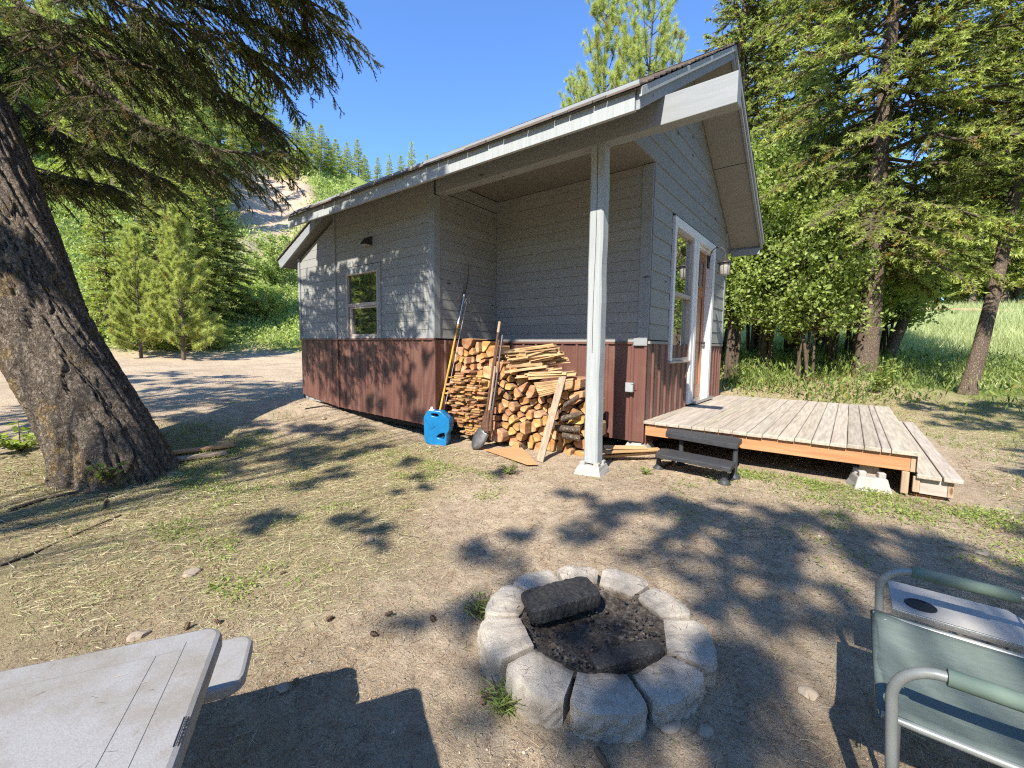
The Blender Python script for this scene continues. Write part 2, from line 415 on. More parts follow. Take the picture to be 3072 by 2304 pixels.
class MB:
    def __init__(s): s.v = []; s.f = []; s.m = []; s.t = []; s.smooth = []
    def add(s, vs, fs, mi=0, tint=None, smooth=False):
        o = len(s.v); s.v += [tuple(map(float, p)) for p in vs]
        tint = tint or (1, 1, 1)
        s.t += [tint]*len(vs)
        for i, f in enumerate(fs):
            s.f.append(tuple(o+i_ for i_ in f)); s.m.append(mi[i] if isinstance(mi, list) else mi); s.smooth.append(smooth)
    def box(s, x0, x1, y0, y1, z0, z1, mi=0, tint=None):
        vs = [(x0, y0, z0), (x1, y0, z0), (x1, y1, z0), (x0, y1, z0), (x0, y0, z1), (x1, y0, z1), (x1, y1, z1), (x0, y1, z1)]
        s.add(vs, [(0, 3, 2, 1), (4, 5, 6, 7), (0, 1, 5, 4), (1, 2, 6, 5), (2, 3, 7, 6), (3, 0, 4, 7)], mi, tint)
    def obox(s, c, ax, ay, az, mi=0, tint=None, jit=0):
        """box centred c with half-axis vectors"""
        c = Vector(c); ax = Vector(ax); ay = Vector(ay); az = Vector(az); vs = []
        for k in (-1, 1):
            for i, j in ((-1, -1), (1, -1), (1, 1), (-1, 1)):
                p = c+ax*i+ay*j+az*k
                if jit: p += Vector([random.uniform(-jit, jit) for _ in range(3)])
                vs.append(p)
        s.add(vs, [(0, 3, 2, 1), (4, 5, 6, 7), (0, 1, 5, 4), (1, 2, 6, 5), (2, 3, 7, 6), (3, 0, 4, 7)], mi, tint)
    def beam(s, a, b, w, h, up=(0, 0, 1), mi=0, tint=None, jit=0):
        a = Vector(a); b = Vector(b); d = b-a; L = d.length; d.normalize(); u = Vector(up)
        side = d.cross(u)
        if side.length < 1e-3: side = d.cross(Vector((1, 0, 0)))
        side.normalize(); u = side.cross(d)
        s.obox((a+b)/2, d*L/2, side*w/2, u*h/2, mi, tint, jit)
    def prism(s, poly, ext, mi=0, mcap=None, tint=None):
        """poly: list of 3D points, ext: extrusion vector"""
        n = len(poly); ext = Vector(ext)
        vs = [Vector(p) for p in poly]+[Vector(p)+ext for p in poly]
        fs = [tuple(range(n))[::-1], tuple(range(n, 2*n))]+[(i, (i+1) % n, n+(i+1) % n, n+i) for i in range(n)]
        mc = mi if mcap is None else mcap
        s.add(vs, fs, [mc, mc]+[mi]*n, tint)
    def tube(s, pts, rad, seg=10, mi=0, tint=None, cap=True, smooth=True):
        pts = [Vector(p) for p in pts]; n = len(pts)
        rr = rad if hasattr(rad, '__len__') else [rad]*n
        vs = []; prev = None
        for i, p in enumerate(pts):
            d = (pts[min(i+1, n-1)]-pts[max(i-1, 0)]).normalized()
            if prev is None:
                a = Vector((0, 0, 1)) if abs(d.z) < .9 else Vector((1, 0, 0))
                x = d.cross(a).normalized()
            else:
                x = (prev-d*prev.dot(d)).normalized()
            prev = x; y = d.cross(x)
            for k in range(seg):
                t = 2*math.pi*k/seg; vs.append(p+(x*math.cos(t)+y*math.sin(t))*rr[i])
        fs = [(i*seg+k, i*seg+(k+1) % seg, (i+1)*seg+(k+1) % seg, (i+1)*seg+k) for i in range(n-1) for k in range(seg)]
        s.add(vs, fs, mi, tint, smooth)
        if cap:
            o = len(s.v)
            s.add(vs[:seg], [tuple(range(seg))[::-1]], mi, tint); s.add(vs[-seg:], [tuple(range(seg))], mi, tint)
    def lathe(s, c, prof, seg=20, mi=0, axis='Z', tint=None):
        vs = []; c = Vector(c)
        for r, h in prof:
            for k in range(seg):
                t = 2*math.pi*k/seg
                if axis == 'Z': vs.append(c+Vector((r*math.cos(t), r*math.sin(t), h)))
                elif axis == 'Y': vs.append(c+Vector((r*math.cos(t), h, r*math.sin(t))))
                else: vs.append(c+Vector((h, r*math.cos(t), r*math.sin(t))))
        fs = [(i*seg+k, i*seg+(k+1) % seg, (i+1)*seg+(k+1) % seg, (i+1)*seg+k) for i in range(len(prof)-1) for k in range(seg)]
        s.add(vs, fs, mi, tint, True)
    def build(s, name, mats, parent=None, bevel=0, loc=None, rz=0):
        me = bpy.data.meshes.new(name); me.from_pydata(s.v, [], s.f)
        for m in (mats if isinstance(mats, (list, tuple)) else [mats]): me.materials.append(m)
        me.polygons.foreach_set('material_index', s.m); me.polygons.foreach_set('use_smooth', s.smooth)
        a = me.attributes.new('tint', 'FLOAT_COLOR', 'POINT')
        a.data.foreach_set('color', np.array([(*t, 1) for t in s.t], np.float32).ravel())
        me.update()
        o = link(bpy.data.objects.new(name, me), parent)
        if bevel:
            b = o.modifiers.new('bevel', 'BEVEL'); b.width = bevel; b.segments = 2; b.limit_method = 'ANGLE'; b.angle_limit = R_(40)
        if loc is not None: o.location = loc; o.rotation_euler = (0, 0, rz)
        return o
def tnt(a=.15):
    k = 1+random.uniform(-a, a); return (k, k*(1+random.uniform(-a, a)*.15), k*(1+random.uniform(-a, a)*.3))
def recenter(o, c):
    """move a top-level mesh's origin to c without moving the mesh"""
    c = Vector(c); me = o.data; me.transform(Matrix.Translation(-c)); o.location = c; return o

# ================================================================== GROUND
def build_ground():
    rad = np.concatenate([[0.0], np.geomspace(.25, 14, 430), np.geomspace(14.3, 700, 130)]); nr = len(rad)-1
    fine = np.radians(np.arange(-108, 36, .33)); coarse = np.radians(np.arange(36, 252, 4.0))
    ang = np.concatenate([fine, coarse]); na = len(ang)
    A, Rr = np.meshgrid(ang, rad[1:])
    x = (np.sin(A)*Rr).ravel(); y = (np.cos(A)*Rr).ravel()
    x = np.concatenate([[0], x]); y = np.concatenate([[0], y])
    z = gz(x, y)
    verts = np.stack([x, y, z], 1)
    i = np.arange(nr-1)[:, None]; j = np.arange(na)[None, :]; jn = (j+1) % na
    quads = np.stack([1+i*na+j, 1+(i+1)*na+j, 1+(i+1)*na+jn, 1+i*na+jn], -1).reshape(-1, 4)
    tris = np.stack([np.zeros(na, int), 1+np.arange(na), 1+(np.arange(na)+1) % na, 1+(np.arange(na)+1) % na], 1)[:, :4]
    quads = quads[:, ::-1]
    # masks
    s = -0.94*x+0.34*y
    g = grassmask(x, y)
    me = npmesh('ground', verts, quads, [groundm()], smooth=True, extra={'grassy': g[0], 'bare': g[1], 'litter': g[2]})
    o = link(bpy.data.objects.new('ground', me)); tag(o, kind='structure'); return o
def grassmask(x, y):
    x = np.asarray(x, float); y = np.asarray(y, float)
    r = np.sqrt(x*x+y*y); s = -0.94*x+0.34*y
    n = fbm(x*.8, y*.8, 3, 40)
    # yellow mown grass in the left foreground (litter)
    # a line from the tree foot to the table/pit divides grass (left) from bare path
    d = (-0.55*(x+2.4)-0.15*(y-2.2))
    lit = ss(-.5, .9, d+(n-.5)*1.8)*ss(4.6, 3.2, y+(n-.5))*ss(-8.5, -6.5, x)*(1-.9*ss(-5.2, -6.6, x)*ss(1.9, 2.8, y))
    lit = np.maximum(lit, .45*ss(.8, 2.4, x+(n-.5)*2)*ss(0, 2, y))
    lit = np.maximum(lit, .8*ss(8.8, 10.5, y)*ss(-5, -2, x)*(1-ss(12.5, 15, y)))
    green = ss(12.0, 15.5, y+(n-.5)*3)*ss(-8, -3, x)
    green = np.maximum(green, .65*ss(1.0, 4.0, x)*ss(5.5, 8.5, y+(n-.5)*3))
    green = np.maximum(green, ss(25, 29, s+(n-.5)*3)*ss(-9, -13, x))
    lit = np.maximum(lit, .6*ss(-1, -3, y)); green = np.maximum(green, .25*ss(-6, -12, y))
    # bare scarp up the hill
    az = np.degrees(np.arctan2(x, y))
    bare = np.exp(-(((az+66.6)/4.8)**2+((s-69)/21)**2)**3)
    bare = np.maximum(bare, .6*np.exp(-(((az+66)/5)**2+((s-44)/5)**2)**2))
    bare = bare*ss(.15, .45, fbm(x*.12, y*.12, 3, 77)+.2)
    return green*(1-np.clip(bare, 0, 1)), bare, lit
def groundm():
    m, nt, b = mat('dirt_and_dry_grass', .95, .1)
    v = coords(nt)
    n1 = noi(nt, v, .9, 6, .65); n2 = noi(nt, v, 9, 6, .7); n3 = noi(nt, v, 60, 5, .75)
    dirt = ramp(nt, n2, [(.25, (.34, .25, .165)), (.5, (.55, .435, .30)), (.78, (.68, .565, .415))])
    dirt = mix(nt, math_(nt, 'MULTIPLY', ramp(nt, n1, [(.4, 0.0), (.65, 1.0)]), .45), dirt, (.25, .18, .125))
    n5 = noi(nt, v, 210, 4, .8)
    dirt = mix(nt, math_(nt, 'MULTIPLY', ramp(nt, n3, [(.30, 1.0), (.50, 0.0)]), .65), dirt, (.12, .085, .058))
    dirt = mix(nt, math_(nt, 'MULTIPLY', ramp(nt, n5, [(.36, 1.0), (.47, 0.0)]), .55), dirt, (.11, .075, .05))
    dirt = mix(nt, math_(nt, 'MULTIPLY', ramp(nt, n5, [(.55, 0.0), (.66, 1.0)]), .45), dirt, (.66, .57, .43))
    # pebbles in the soil
    vo = N(nt, 'ShaderNodeTexVoronoi'); vo.inputs['Scale'].default_value = 38
    nt.links.new(v, vo.inputs['Vector'])
    sepc = N(nt, 'ShaderNodeSeparateColor'); nt.links.new(vo.outputs['Color'], sepc.inputs[0])
    peb = math_(nt, 'MULTIPLY', ramp(nt, vo.outputs['Distance'], [(.26, 1.0), (.34, 0.0)]), ramp(nt, sepc.outputs[0], [(.72, 0.0), (.74, 1.0)]))
    pebc = ramp(nt, sepc.outputs[1], [(0.0, (.30, .25, .20)), (1.0, (.62, .56, .46))])
    dirt = mix(nt, math_(nt, 'MULTIPLY', peb, .35), dirt, pebc)
    straw = ramp(nt, n3, [(.28, (.13, .095, .05)), (.5, (.34, .27, .145)), (.75, (.54, .46, .27))])
    straw = mix(nt, math_(nt, 'MULTIPLY', ramp(nt, n2, [(.5, 0.0), (.7, 1.0)]), .5), straw, (.22, .27, .08))
    green = ramp(nt, n2, [(.25, (.06, .09, .02)), (.5, (.17, .22, .055)), (.8, (.34, .38, .13))])
    bare = ramp(nt, n1, [(.3, (.34, .25, .17)), (.7, (.50, .39, .29))])
    c = mix(nt, math_(nt, 'MULTIPLY', attr(nt, 'litter').outputs['Fac'], .85), dirt, straw)
    c = mix(nt, attr(nt, 'grassy').outputs['Fac'], c, green)
    c = mix(nt, attr(nt, 'bare').outputs['Fac'], c, bare)
    nt.links.new(c, b.inputs['Base Color'])
    h = math_(nt, 'ADD', math_(nt, 'MULTIPLY', n2, .6), math_(nt, 'ADD', math_(nt, 'MULTIPLY', n3, .5), math_(nt, 'MULTIPLY', peb, .35)))
    bump(nt, b, math_(nt, 'ADD', h, math_(nt, 'MULTIPLY', n5, .35)), 1.0, .035); return m
build_ground()

# ================================================================== CABIN
cabin = empty('cabin', (-4.5, 6.5, 0.2))
tag(cabin, 'grey lap-sided cabin with brown ribbed metal skirt and open woodshed corner', 'cabin')
CO = Vector(cabin.location)
def cpart(mb, name, mats, bevel=0, parent=None):
    """build in world coords, parent to the cabin (or to one of its parts) keeping place"""
    o = mb.build(name, mats, None, bevel)
    o.parent = parent or cabin
    if not parent: o.matrix_parent_inverse = Matrix.Translation(-CO)
    return o
def keep(o, parent, off):
    o.parent = parent
    if parent.parent is None: o.matrix_parent_inverse = Matrix.Translation(-Vector(off))
    return o

HX0, XJ, XC, XG = -8.235, -6.966, -4.51, -2.02
YN, YB, YE, YR = 4.05, 5.365, 9.27, 6.6
ZT = 1.455          # bottom edge of the lap siding
SL = .622
def rake_bot(Y): return 3.27+SL*((Y-3.51) if Y < YR else (2*YR-3.51-Y))
def roof_top(Y): return rake_bot(Y)+.185

def siding(mb, axis, fixed, nrm, rows, lo, hi, holes=(), mi=0, joints=0.0):
    """lap boards on plane axis=fixed. rows: list of z edges; lo/hi: functions z->u limits. nrm: outward sign"""
    th0, th1 = (.008, .019) if (fixed == XG) else (.009, .0135)
    for z0, z1 in zip(rows[:-1], rows[1:]):
        segs = [(max(lo(z0), lo(z1)), min(hi(z0), hi(z1)), None)]
        a0, a1, b0, b1 = lo(z0), lo(z1), hi(z0), hi(z1)
        cuts = [(h[0], h[1]) for h in holes if h[2] < z1-.01 and h[3] > z0+.01]
        cuts.sort(); parts = []; cur = (a0, a1)
        for c0, c1 in cuts:
            if c0 > max(cur): parts.append((cur[0], cur[1], c0, c0))
            cur = (c1, c1)
        if min(b0, b1) > min(cur)-1e-6 or True: parts.append((cur[0], cur[1], b0, b1))
        t = tnt(.07); off = random.uniform(0, .0015)
        for p0, p1, q0, q1 in parts:
            if max(q0, q1)-min(p0, p1) < .02 or q0 < p0+.005: continue
            if q1 < p1: q1 = p1 = (q1+p1)/2
            ze = z1-.003
            def P(u, d, z):
                return (u, fixed+nrm*d, z) if axis == 'Y' else (fixed+nrm*d, u, z)
            vs = [P(p0, th1+off, z0), P(q0, th1+off, z0), P(q1, th0+off, ze), P(p1, th0+off, ze), P(p0, -.004, z0), P(q0, -.004, z0), P(q1, -.004, ze), P(p1, -.004, ze)]
            mb.add(vs, [(0, 1, 2, 3), (4, 7, 6, 5), (0, 4, 5, 1), (3, 2, 6, 7), (0, 3, 7, 4), (1, 5, 6, 2)], mi, t)
def rows_(z0, z1, e, first=None):
    r = [z0]; 
    while r[-1]+e < z1-.02: r.append(r[-1]+e*random.uniform(.985, 1.015))
    r.append(z1); return r

def ribmetal(mb, axis, fixed, nrm, ribs, u0, u1, zb, zt, mi=0):
    """ribbed sheet: profile along u, extruded in z; zb is a function of u"""
    prof = [(u0, .006)]
    for r in ribs:
        for du, d in ((-.034, .006), (-.020, .026), (.006, .026), (.020, .006)):
            if u0+.002 < r+du < u1-.002: prof.append((r+du, d))
        mid = r+.075
        for du, d in ((-.008, .006), (0, .010), (.008, .006)):
            if u0 < mid+du < u1: prof.append((mid+du, d))
    prof.append((u1, .006)); prof.sort()
    vs = []; fs = []
    for i, (u, d) in enumerate(prof):
        for z in (zb(u), zt):
            vs.append((u, fixed+nrm*d, z) if axis == 'Y' else (fixed+nrm*d, u, z))
        if i: fs.append((2*i-2, 2*i, 2*i+1, 2*i-1))
    mb.add(vs, fs, mi)

# --- near wall (faces the yard), main part and lean-to part
WIN = (-6.63, -5.69, 1.456, 2.60)
mb = MB()
siding(mb, 'Y', YN, -1, [1.455, 1.575, 1.699, 1.826, 1.962, 2.093, 2.231, 2.361, 2.482, 2.611, 2.739, 2.878, 3.018, 3.145, 3.279, 3.404, 3.52, 3.60], lambda z: XJ+.02, lambda z: XC-.09, [WIN])
mb.box(XJ, WIN[0]+.02, YN, YN+.08, .4, 3.58, 1); mb.box(WIN[1]-.02, XC-.01, YN, YN+.08, .4, 3.58, 1)
mb.box(WIN[0]+.02, WIN[1]-.02, YN, YN+.08, .4, WIN[2]-.002, 1); mb.box(WIN[0]+.02, WIN[1]-.02, YN, YN+.08, WIN[3]-.002, 3.58, 1)
cpart(mb, 'side_wall', [MT['siding'], MT['dark']])
mb = MB()
lt = lambda z: max(HX0+.05, HX0+.05+(z-2.93)/.405) if z > 2.93 else HX0+.05
siding(mb, 'Y', YN+.006, -1, [1.455+.143*i for i in range(15)]+[3.52], lt, lambda z: XJ-.03)
mb.prism([(HX0, YN+.02, .3), (XJ, YN+.02, .3), (XJ, YN+.02, 3.46), (HX0, YN+.02, 2.94)], (0, .06, 0), 1)
mb.prism([(HX0, YN+.02, .3), (HX0, YN+.02, 2.94), (HX0, 7.9, 2.94), (HX0, 7.9, .3)], (.05, 0, 0), 1)
cpart(mb, 'lean_to_wall', [MT['siding'], MT['siding']])
# corner boards and joint trim
mb = MB()
mb.box(XC-.09, XC+.006, YN-.026, YN+.0, ZT, 3.56)
mb.box(XC-.0, XC+.024, YN-.026, YN+.085, ZT, 3.355)
cpart(mb, 'corner_board', [MT['trimgrey']], .002)
mb = MB(); mb.box(XJ-.028, XJ+.022, YN-.030, YN-.0, 1.45, 3.56); cpart(mb, 'joint_trim', [MT['trimgrey']], .002)
mb = MB(); mb.box(HX0-.012, HX0+.05, YN-.028, YN+.02, 1.45, 2.93); cpart(mb, 'corner_board', [MT['trimgrey']], .002)
# ribbed metal skirt
mb = MB()
zbot = lambda u: .225+.045*min(1, max(0, (-u-4.6)/2.4))+(.11*max(0, (-u-7.0)) if u < -7 else 0)
ribmetal(mb, 'Y', YN+.0, -1, [-8.042, -7.823, -7.596, -7.363, -7.152, -6.947, -6.75, -6.533, -6.313, -6.089, -5.873, -5.644, -5.414, -5.184, -4.955, -4.735], HX0, XC, zbot, 1.432)
mb.prism([(XJ+.005, YN-.034, .27), (XJ+.045, YN-.034, .27), (XJ+.045, YN-.034, 1.43), (XJ+.005, YN-.034, 1.43)], (0, .03, 0))
mb.box(XC-.03, XC+.03, YN-.022, YN-.002, .23, 1.43)
cpart(mb, 'metal_skirt', [MT['metal']])
mb = MB(); mb.box(HX0-.005, XC+.03, YN-.036, YN-.003, 1.434, 1.452); cpart(mb, 'skirt_flashing', [MT['flash']])
mb = MB(); mb.box(HX0+.03, XC-.03, YN+.10, YN+.16, .15, 1.4); cpart(mb, 'floor_band', [MT['dark']])

# --- window in the near wall
mb = MB()
x0, x1, z0, z1 = WIN
mb.box(x0, x0+.035, YN-.028, YN+.05, z0, 2.505); mb.box(-5.795, -5.760, YN-.028, YN+.05, z0, 2.505)
mb.box(x0+.035, -5.795, YN-.026, YN+.05, 2.475, 2.505); mb.box(x0+.035, -5.795, YN-.026, YN+.05, z0, 1.49)
mb.box(x0+.035, -5.795, YN-.022, YN+.03, 1.965, 2.022)
fr = cpart(mb, 'window', [MT['vinyl']], .002)
mb = MB()
mb.box(-6.555, -6.515, YN-.012, YN+.03, 1.492, 1.962); mb.box(-5.82, -5.797, YN-.012, YN+.03, 1.492, 1.962)
mb.box(-6.515, -5.82, YN-.010, YN+.03, 1.492, 1.525); mb.box(-6.515, -5.82, YN-.010, YN+.03, 1.935, 1.962)
cpart(mb, 'sash', [MT['vinyl']], .002, fr)
mb = MB(); mb.box(x0+.036, -5.796, YN+.012, YN+.018, 2.024, 2.474); mb.box(-6.594, -5.796, YN+.022, YN+.028, 1.492, 1.964)
cpart(mb, 'pane', [MT['glass']], 0, fr)
mb = MB(); mb.box(-5.757, -5.69, YN-.030, YN+.01, z0, 2.60); mb.box(x0, -5.760, YN-.024, YN+.01, 2.507, 2.60)
cpart(mb, 'window_casing', [MT['trimgrey']], .002)

# --- woodshed recess: side wall, back wall, ceiling
mb = MB()
rr = [1.455+.135*i for i in range(15)]+[3.42]
siding(mb, 'X', XC, 1, rr, lambda z: YN+.09, lambda z: YB-.02)
mb.box(XC-.08, XC-.006, YN+.08, YB+.08, .25, 3.62, 1)
mb.box(XC+.0, XC+.018, YN+.20, YB-.02, 3.43, 3.59, 0)
cpart(mb, 'recess_side_wall', [MT['sidingY'], MT['dark']])
mb = MB()
rb = [1.43, 1.545, 1.675, 1.808, 1.941, 2.07, 2.205, 2.333, 2.46, 2.588, 2.721, 2.854, 2.98, 3.112, 3.25, 3.38, 3.50, 3.595]
siding(mb, 'Y', YB, -1, rb, lambda z: XC+.06, lambda z: XG-.13)
mb.box(XC, XG-.01, YB+.004, YB+.08, .25, 3.6, 1)
cpart(mb, 'recess_back_wall', [MT['siding'], MT['dark']])
mb = MB(); mb.box(XC+.018, XC+.06, YB-.03, YB+.0, ZT-.02, 3.59); cpart(mb, 'inner_corner_trim', [MT['trimgrey']])
mb = MB(); mb.box(XG-.13, XG+.004, YB-.028, YB+.0, 1.475, 3.59); cpart(mb, 'corner_board', [MT['trimgrey']], .002)
mb = MB(); mb.box(XG-.17, XG+.006, YB-.045, YB-.030, 1.38, 1.475); cpart(mb, 'corner_board', [MT['trimgrey']], .002)
mb = MB()
ribmetal(mb, 'Y', YB, -1, [XC+.1+.232*i for i in range(9)]+[-2.2], XC, XG-.02, lambda u: .14, 1.40)
ribmetal(mb, 'X', XC, 1, [4.25, 4.5, 4.75, 5.0, 5.25], YN, YB, lambda u: .24, 1.43)
cpart(mb, 'metal_skirt', [MT['metal']])
mb = MB(); mb.box(XC+.03, XG-.18, YB-.034, YB-.003, 1.40, 1.428); cpart(mb, 'skirt_flashing', [MT['flash']])
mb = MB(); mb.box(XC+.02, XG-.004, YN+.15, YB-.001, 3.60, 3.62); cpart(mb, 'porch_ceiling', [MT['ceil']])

# --- gable wall
GW = (6.07, 8.33, 1.16, 3.16); GD = (7.2, 8.33, .3, 3.16)
mb = MB()
glo = lambda z: YB if z < 3.6 else max(4.10, 3.51+(z-3.27)/SL+.03)
ghi = lambda z: min(YE, 2*YR-3.51-(z-3.27)/SL-.03)
grow = [1.455, 1.66, 1.88, 2.10, 2.32, 2.53, 2.744, 2.963, 3.185, 3.398, 3.612]
siding(mb, 'X', XG, 1, grow, lambda z: YB+.004, ghi, [GW])
siding(mb, 'X', XG, 1, [3.612+.213*i for i in range(8)]+[5.16], lambda z: max(4.10, 3.51+(z-3.27)/SL+.03), ghi)
mb.prism([(XG-.08, YB+.09, .2), (XG-.08, 6.1, .2), (XG-.08, 6.1, 3.6), (XG-.08, YB+.09, 3.6)], (.07, 0, 0), 1)
mb.prism([(XG-.08, 8.3, .2), (XG-.08, YE, .2), (XG-.08, YE, 3.55), (XG-.08, 8.3, 3.6)], (.07, 0, 0), 1)
mb.prism([(XG-.08, 4.2, 3.62), (XG-.08, YE, 3.6), (XG-.08, YR, 5.17)], (.07, 0, 0), 1)
mb.prism([(XG-.08, 6.1, 3.14), (XG-.08, 8.3, 3.14), (XG-.08, 8.3, 3.6), (XG-.08, 6.1, 3.6)], (.07, 0, 0), 1)
mb.prism([(XG-.08, 6.1, .2), (XG-.08, 7.2, .2), (XG-.08, 7.2, 1.17), (XG-.08, 6.1, 1.17)], (.07, 0, 0), 1)
cpart(mb, 'gable_wall', [MT['sidingY'], MT['dark']])
mb = MB(); mb.box(XG+.0, XG+.026, YE-.07, YE+.01, 1.44, 3.56); cpart(mb, 'corner_board', [MT['trimgrey']], .002)
mb = MB()
ribmetal(mb, 'X', XG, 1, [5.55, 5.80, 6.05, 6.29, 6.53, 6.77, 7.0], YB+.0, 7.06, lambda u: .435, 1.40)
ribmetal(mb, 'X', XG, 1, [8.48, 8.675, 8.877, 9.06, 9.2], 8.335, YE, lambda u: .435, 1.40)
mb.box(XG-.03, XG+.0, YB-.03, YB+.03, .14, 1.40)
mb.box(XG-.05, XG+.008, YB+.04, YE, .1, .44)
cpart(mb, 'metal_skirt', [MT['metal']])
for ya_, yb_ in ((YB-.01, 6.07), (8.335, YE+.01)):
    mb = MB(); mb.box(XG+.004, XG+.034, ya_, yb_, 1.402, 1.44); cpart(mb, 'skirt_flashing', [MT['soffit']])
# gable window + door in one white casing
mb = MB()
mb.box(XG+.0, XG+.045, 6.12, 6.20, 1.17, 3.15)
mb.box(XG+.0, XG+.045, 6.20, 8.32, 3.03, 3.15)
mb.box(XG-.11, XG+.045, 7.06, 7.19, .47, 3.028)
mb.box(XG-.11, XG+.048, 7.20, 7.31, .47, 3.026)
mb.box(XG-.11, XG+.046, 8.20, 8.33, .47, 3.028)
mb.box(XG-.11, XG+.0, 7.31, 8.20, 2.98, 3.028)
cpart(mb, 'door_casing', [MT['white']], .003)
mb = MB()
mb.box(XG-.06, XG+.030, 6.20, 7.06, 2.99, 3.028); mb.box(XG-.06, XG+.030, 6.20, 7.06, 1.17, 1.215)
mb.box(XG-.06, XG+.030, 6.20, 6.235, 1.215, 2.99); mb.box(XG-.06, XG+.030, 7.02, 7.06, 1.215, 2.99)
mb.box(XG-.06, XG+.024, 6.235, 7.02, 2.10, 2.155)
mb.box(XG-.02, XG+.055, 6.10, 7.07, 1.14, 1.168)
w = cpart(mb, 'window', [MT['vinyl']], .002)
mb = MB(); mb.box(XG-.03, XG-.02, 6.235, 7.02, 2.156, 2.989); mb.box(XG-.045, XG-.035, 6.235, 7.02, 1.216, 2.099)
cpart(mb, 'pane', [MT['glassm']], 0, w)
MT['doorwood'] = woodgrain('orange_stained_door', (.42, .20, .10), (.30, .13, .06), 'Z', .7, .45, 0, bmp=.15)
mb = MB()
DX = XG-.09
mb.box(DX-.04, DX-.002, 7.315, 8.195, .50, 2.975)
for a, b, c, d in ((7.315, 7.44, .50, 2.975), (8.07, 8.195, .50, 2.975), (7.44, 8.07, 2.83, 2.975), (7.44, 8.07, 2.24, 2.40), (7.44, 8.07, .50, .72), (7.70, 7.80, .72, 2.24), (7.63, 7.69, 2.40, 2.83), (7.82, 7.88, 2.40, 2.83)):
    mb.box(DX, DX+.018, a+.001, b-.001, c+.001, d-.001)
mb.box(DX, DX+.035, 7.44, 8.07, 2.36, 2.40)
door = cpart(mb, 'door', [MT['doorwood']], .003)
mb = MB(); mb.box(DX, DX+.006, 7.44, 8.07, 2.405, 2.826); cpart(mb, 'door_glass', [MT['glass']], 0, door)
mb = MB(); mb.lathe((DX+.02, 8.13, 1.45), [(.0, .06), (.028, .055), (.03, .03), (.012, .02), (.012, 0), (.03, -.001)], 14, axis='X'); cpart(mb, 'door_handle', [MT['lampmetal']], 0, door)
mb = MB(); mb.box(XG-.12, XG+.10, 7.30, 8.42, .455, .50); cpart(mb, 'door_sill', [MT['alu']], .003)

# --- porch beam and post
mb = MB(); mb.box(-4.485, -.857, YN+.0, YN+.14, 3.362, 3.612); cpart(mb, 'porch_beam', [MT['trimgrey']], .006)
mb = MB()
zs = np.linspace(.13, 3.36, 26); sec = []
for i, z in enumerate(zs):
    wv = .003*math.sin(z*5.1)+.003*math.sin(z*11)
    lean = -.006*z/3.3
    xa, xb, ya, yb = -2.183+lean+wv*.4, -2.028+lean+wv, YN+.002, YN+.15
    c = .018
    sec.append([(xa+c, ya, z), (xb-c, ya, z), (xb, ya+c, z), (xb, yb-c, z), (xb-c, yb, z), (xa+c, yb, z), (xa, yb-c, z), (xa, ya+c, z)])
vs = [p for s_ in sec for p in s_]
fs = [(i*8+k, i*8+(k+1) % 8, (i+1)*8+(k+1) % 8, (i+1)*8+k) for i in range(len(sec)-1) for k in range(8)]
mb.add(vs, fs); mb.add(sec[0], [tuple(range(8))[::-1]])
# drying crack
for i in range(len(zs)-1):
    xx = -2.105+.006*math.sin(zs[i]*3)
    if zs[i] > 1.2: mb.box(xx-.0025, xx+.0025, YN+.0002, YN+.0016, zs[i], zs[i+1], 1)
cpart(mb, 'porch_post', [MT['postgrey'], MT['dark']])

# --- roof
XL, XR = -7.45, -1.46
def slab(mb, x0, x1, Y0, Y1, dz0, dz1, mi=0):
    a, b = rake_bot(Y0), rake_bot(Y1)
    mb.add([(x0, Y0, a+dz0), (x1, Y0, a+dz0), (x1, Y1, b+dz0), (x0, Y1, b+dz0), (x0, Y0, a+dz1), (x1, Y0, a+dz1), (x1, Y1, b+dz1), (x0, Y1, b+dz1)],
           [(0, 3, 2, 1), (4, 5, 6, 7), (0, 1, 5, 4), (1, 2, 6, 5), (2, 3, 7, 6), (3, 0, 4, 7)], mi)
mb = MB(); slab(mb, XL+.02, XR-.04, 3.53, YR-.001, .06, .172); slab(mb, XL+.02, XR-.04, 2*YR-3.53, YR+.001, .06, .172)
cpart(mb, 'roof_deck', [MT['soffit']])
def shingles(mb, x0, x1, y0, y1, ztop, slope, rowd=.135):
    """courses of slightly uneven tabs; ztop(y) height of the sheathing"""
    n = int(abs(y1-y0)/rowd); sg = 1 if y1 > y0 else -1
    for i in range(n+1):
        ya = y0+sg*i*rowd; yb = ya+sg*(rowd+.05)
        if (yb-y1)*sg > 0: yb = y1
        x = x0-random.uniform(0, .2)
        while x < x1:
            w = random.choice((.12, .16, .2, .24, .3)); xa, xb = max(x, x0), min(x+w-.006, x1)
            if xb > xa+.01:
                h = random.uniform(.010, .020); t = tnt(.35); j = random.uniform(0, .015)*sg*-1
                ya_ = ya+j
                za, zb_ = ztop(ya_), ztop(yb)
                mb.add([(xa, ya_, za), (xb, ya_, za), (xb, yb, zb_), (xa, yb, zb_), (xa, ya_, za+h+.006), (xb, ya_, za+h+.006), (xb, yb, zb_+.004), (xa, yb, zb_+.004)],
                       [(0, 3, 2, 1), (4, 5, 6, 7), (0, 1, 5, 4), (1, 2, 6, 5), (2, 3, 7, 6), (3, 0, 4, 7)] if sg > 0 else
                       [(0, 1, 2, 3), (4, 7, 6, 5), (0, 4, 5, 1), (1, 5, 6, 2), (2, 6, 7, 3), (3, 7, 4, 0)], 0, t)
            x += w
mb = MB()
shingles(mb, XL-.025, XR+.03, 3.45, YR, lambda y: rake_bot(y)+.186, SL)
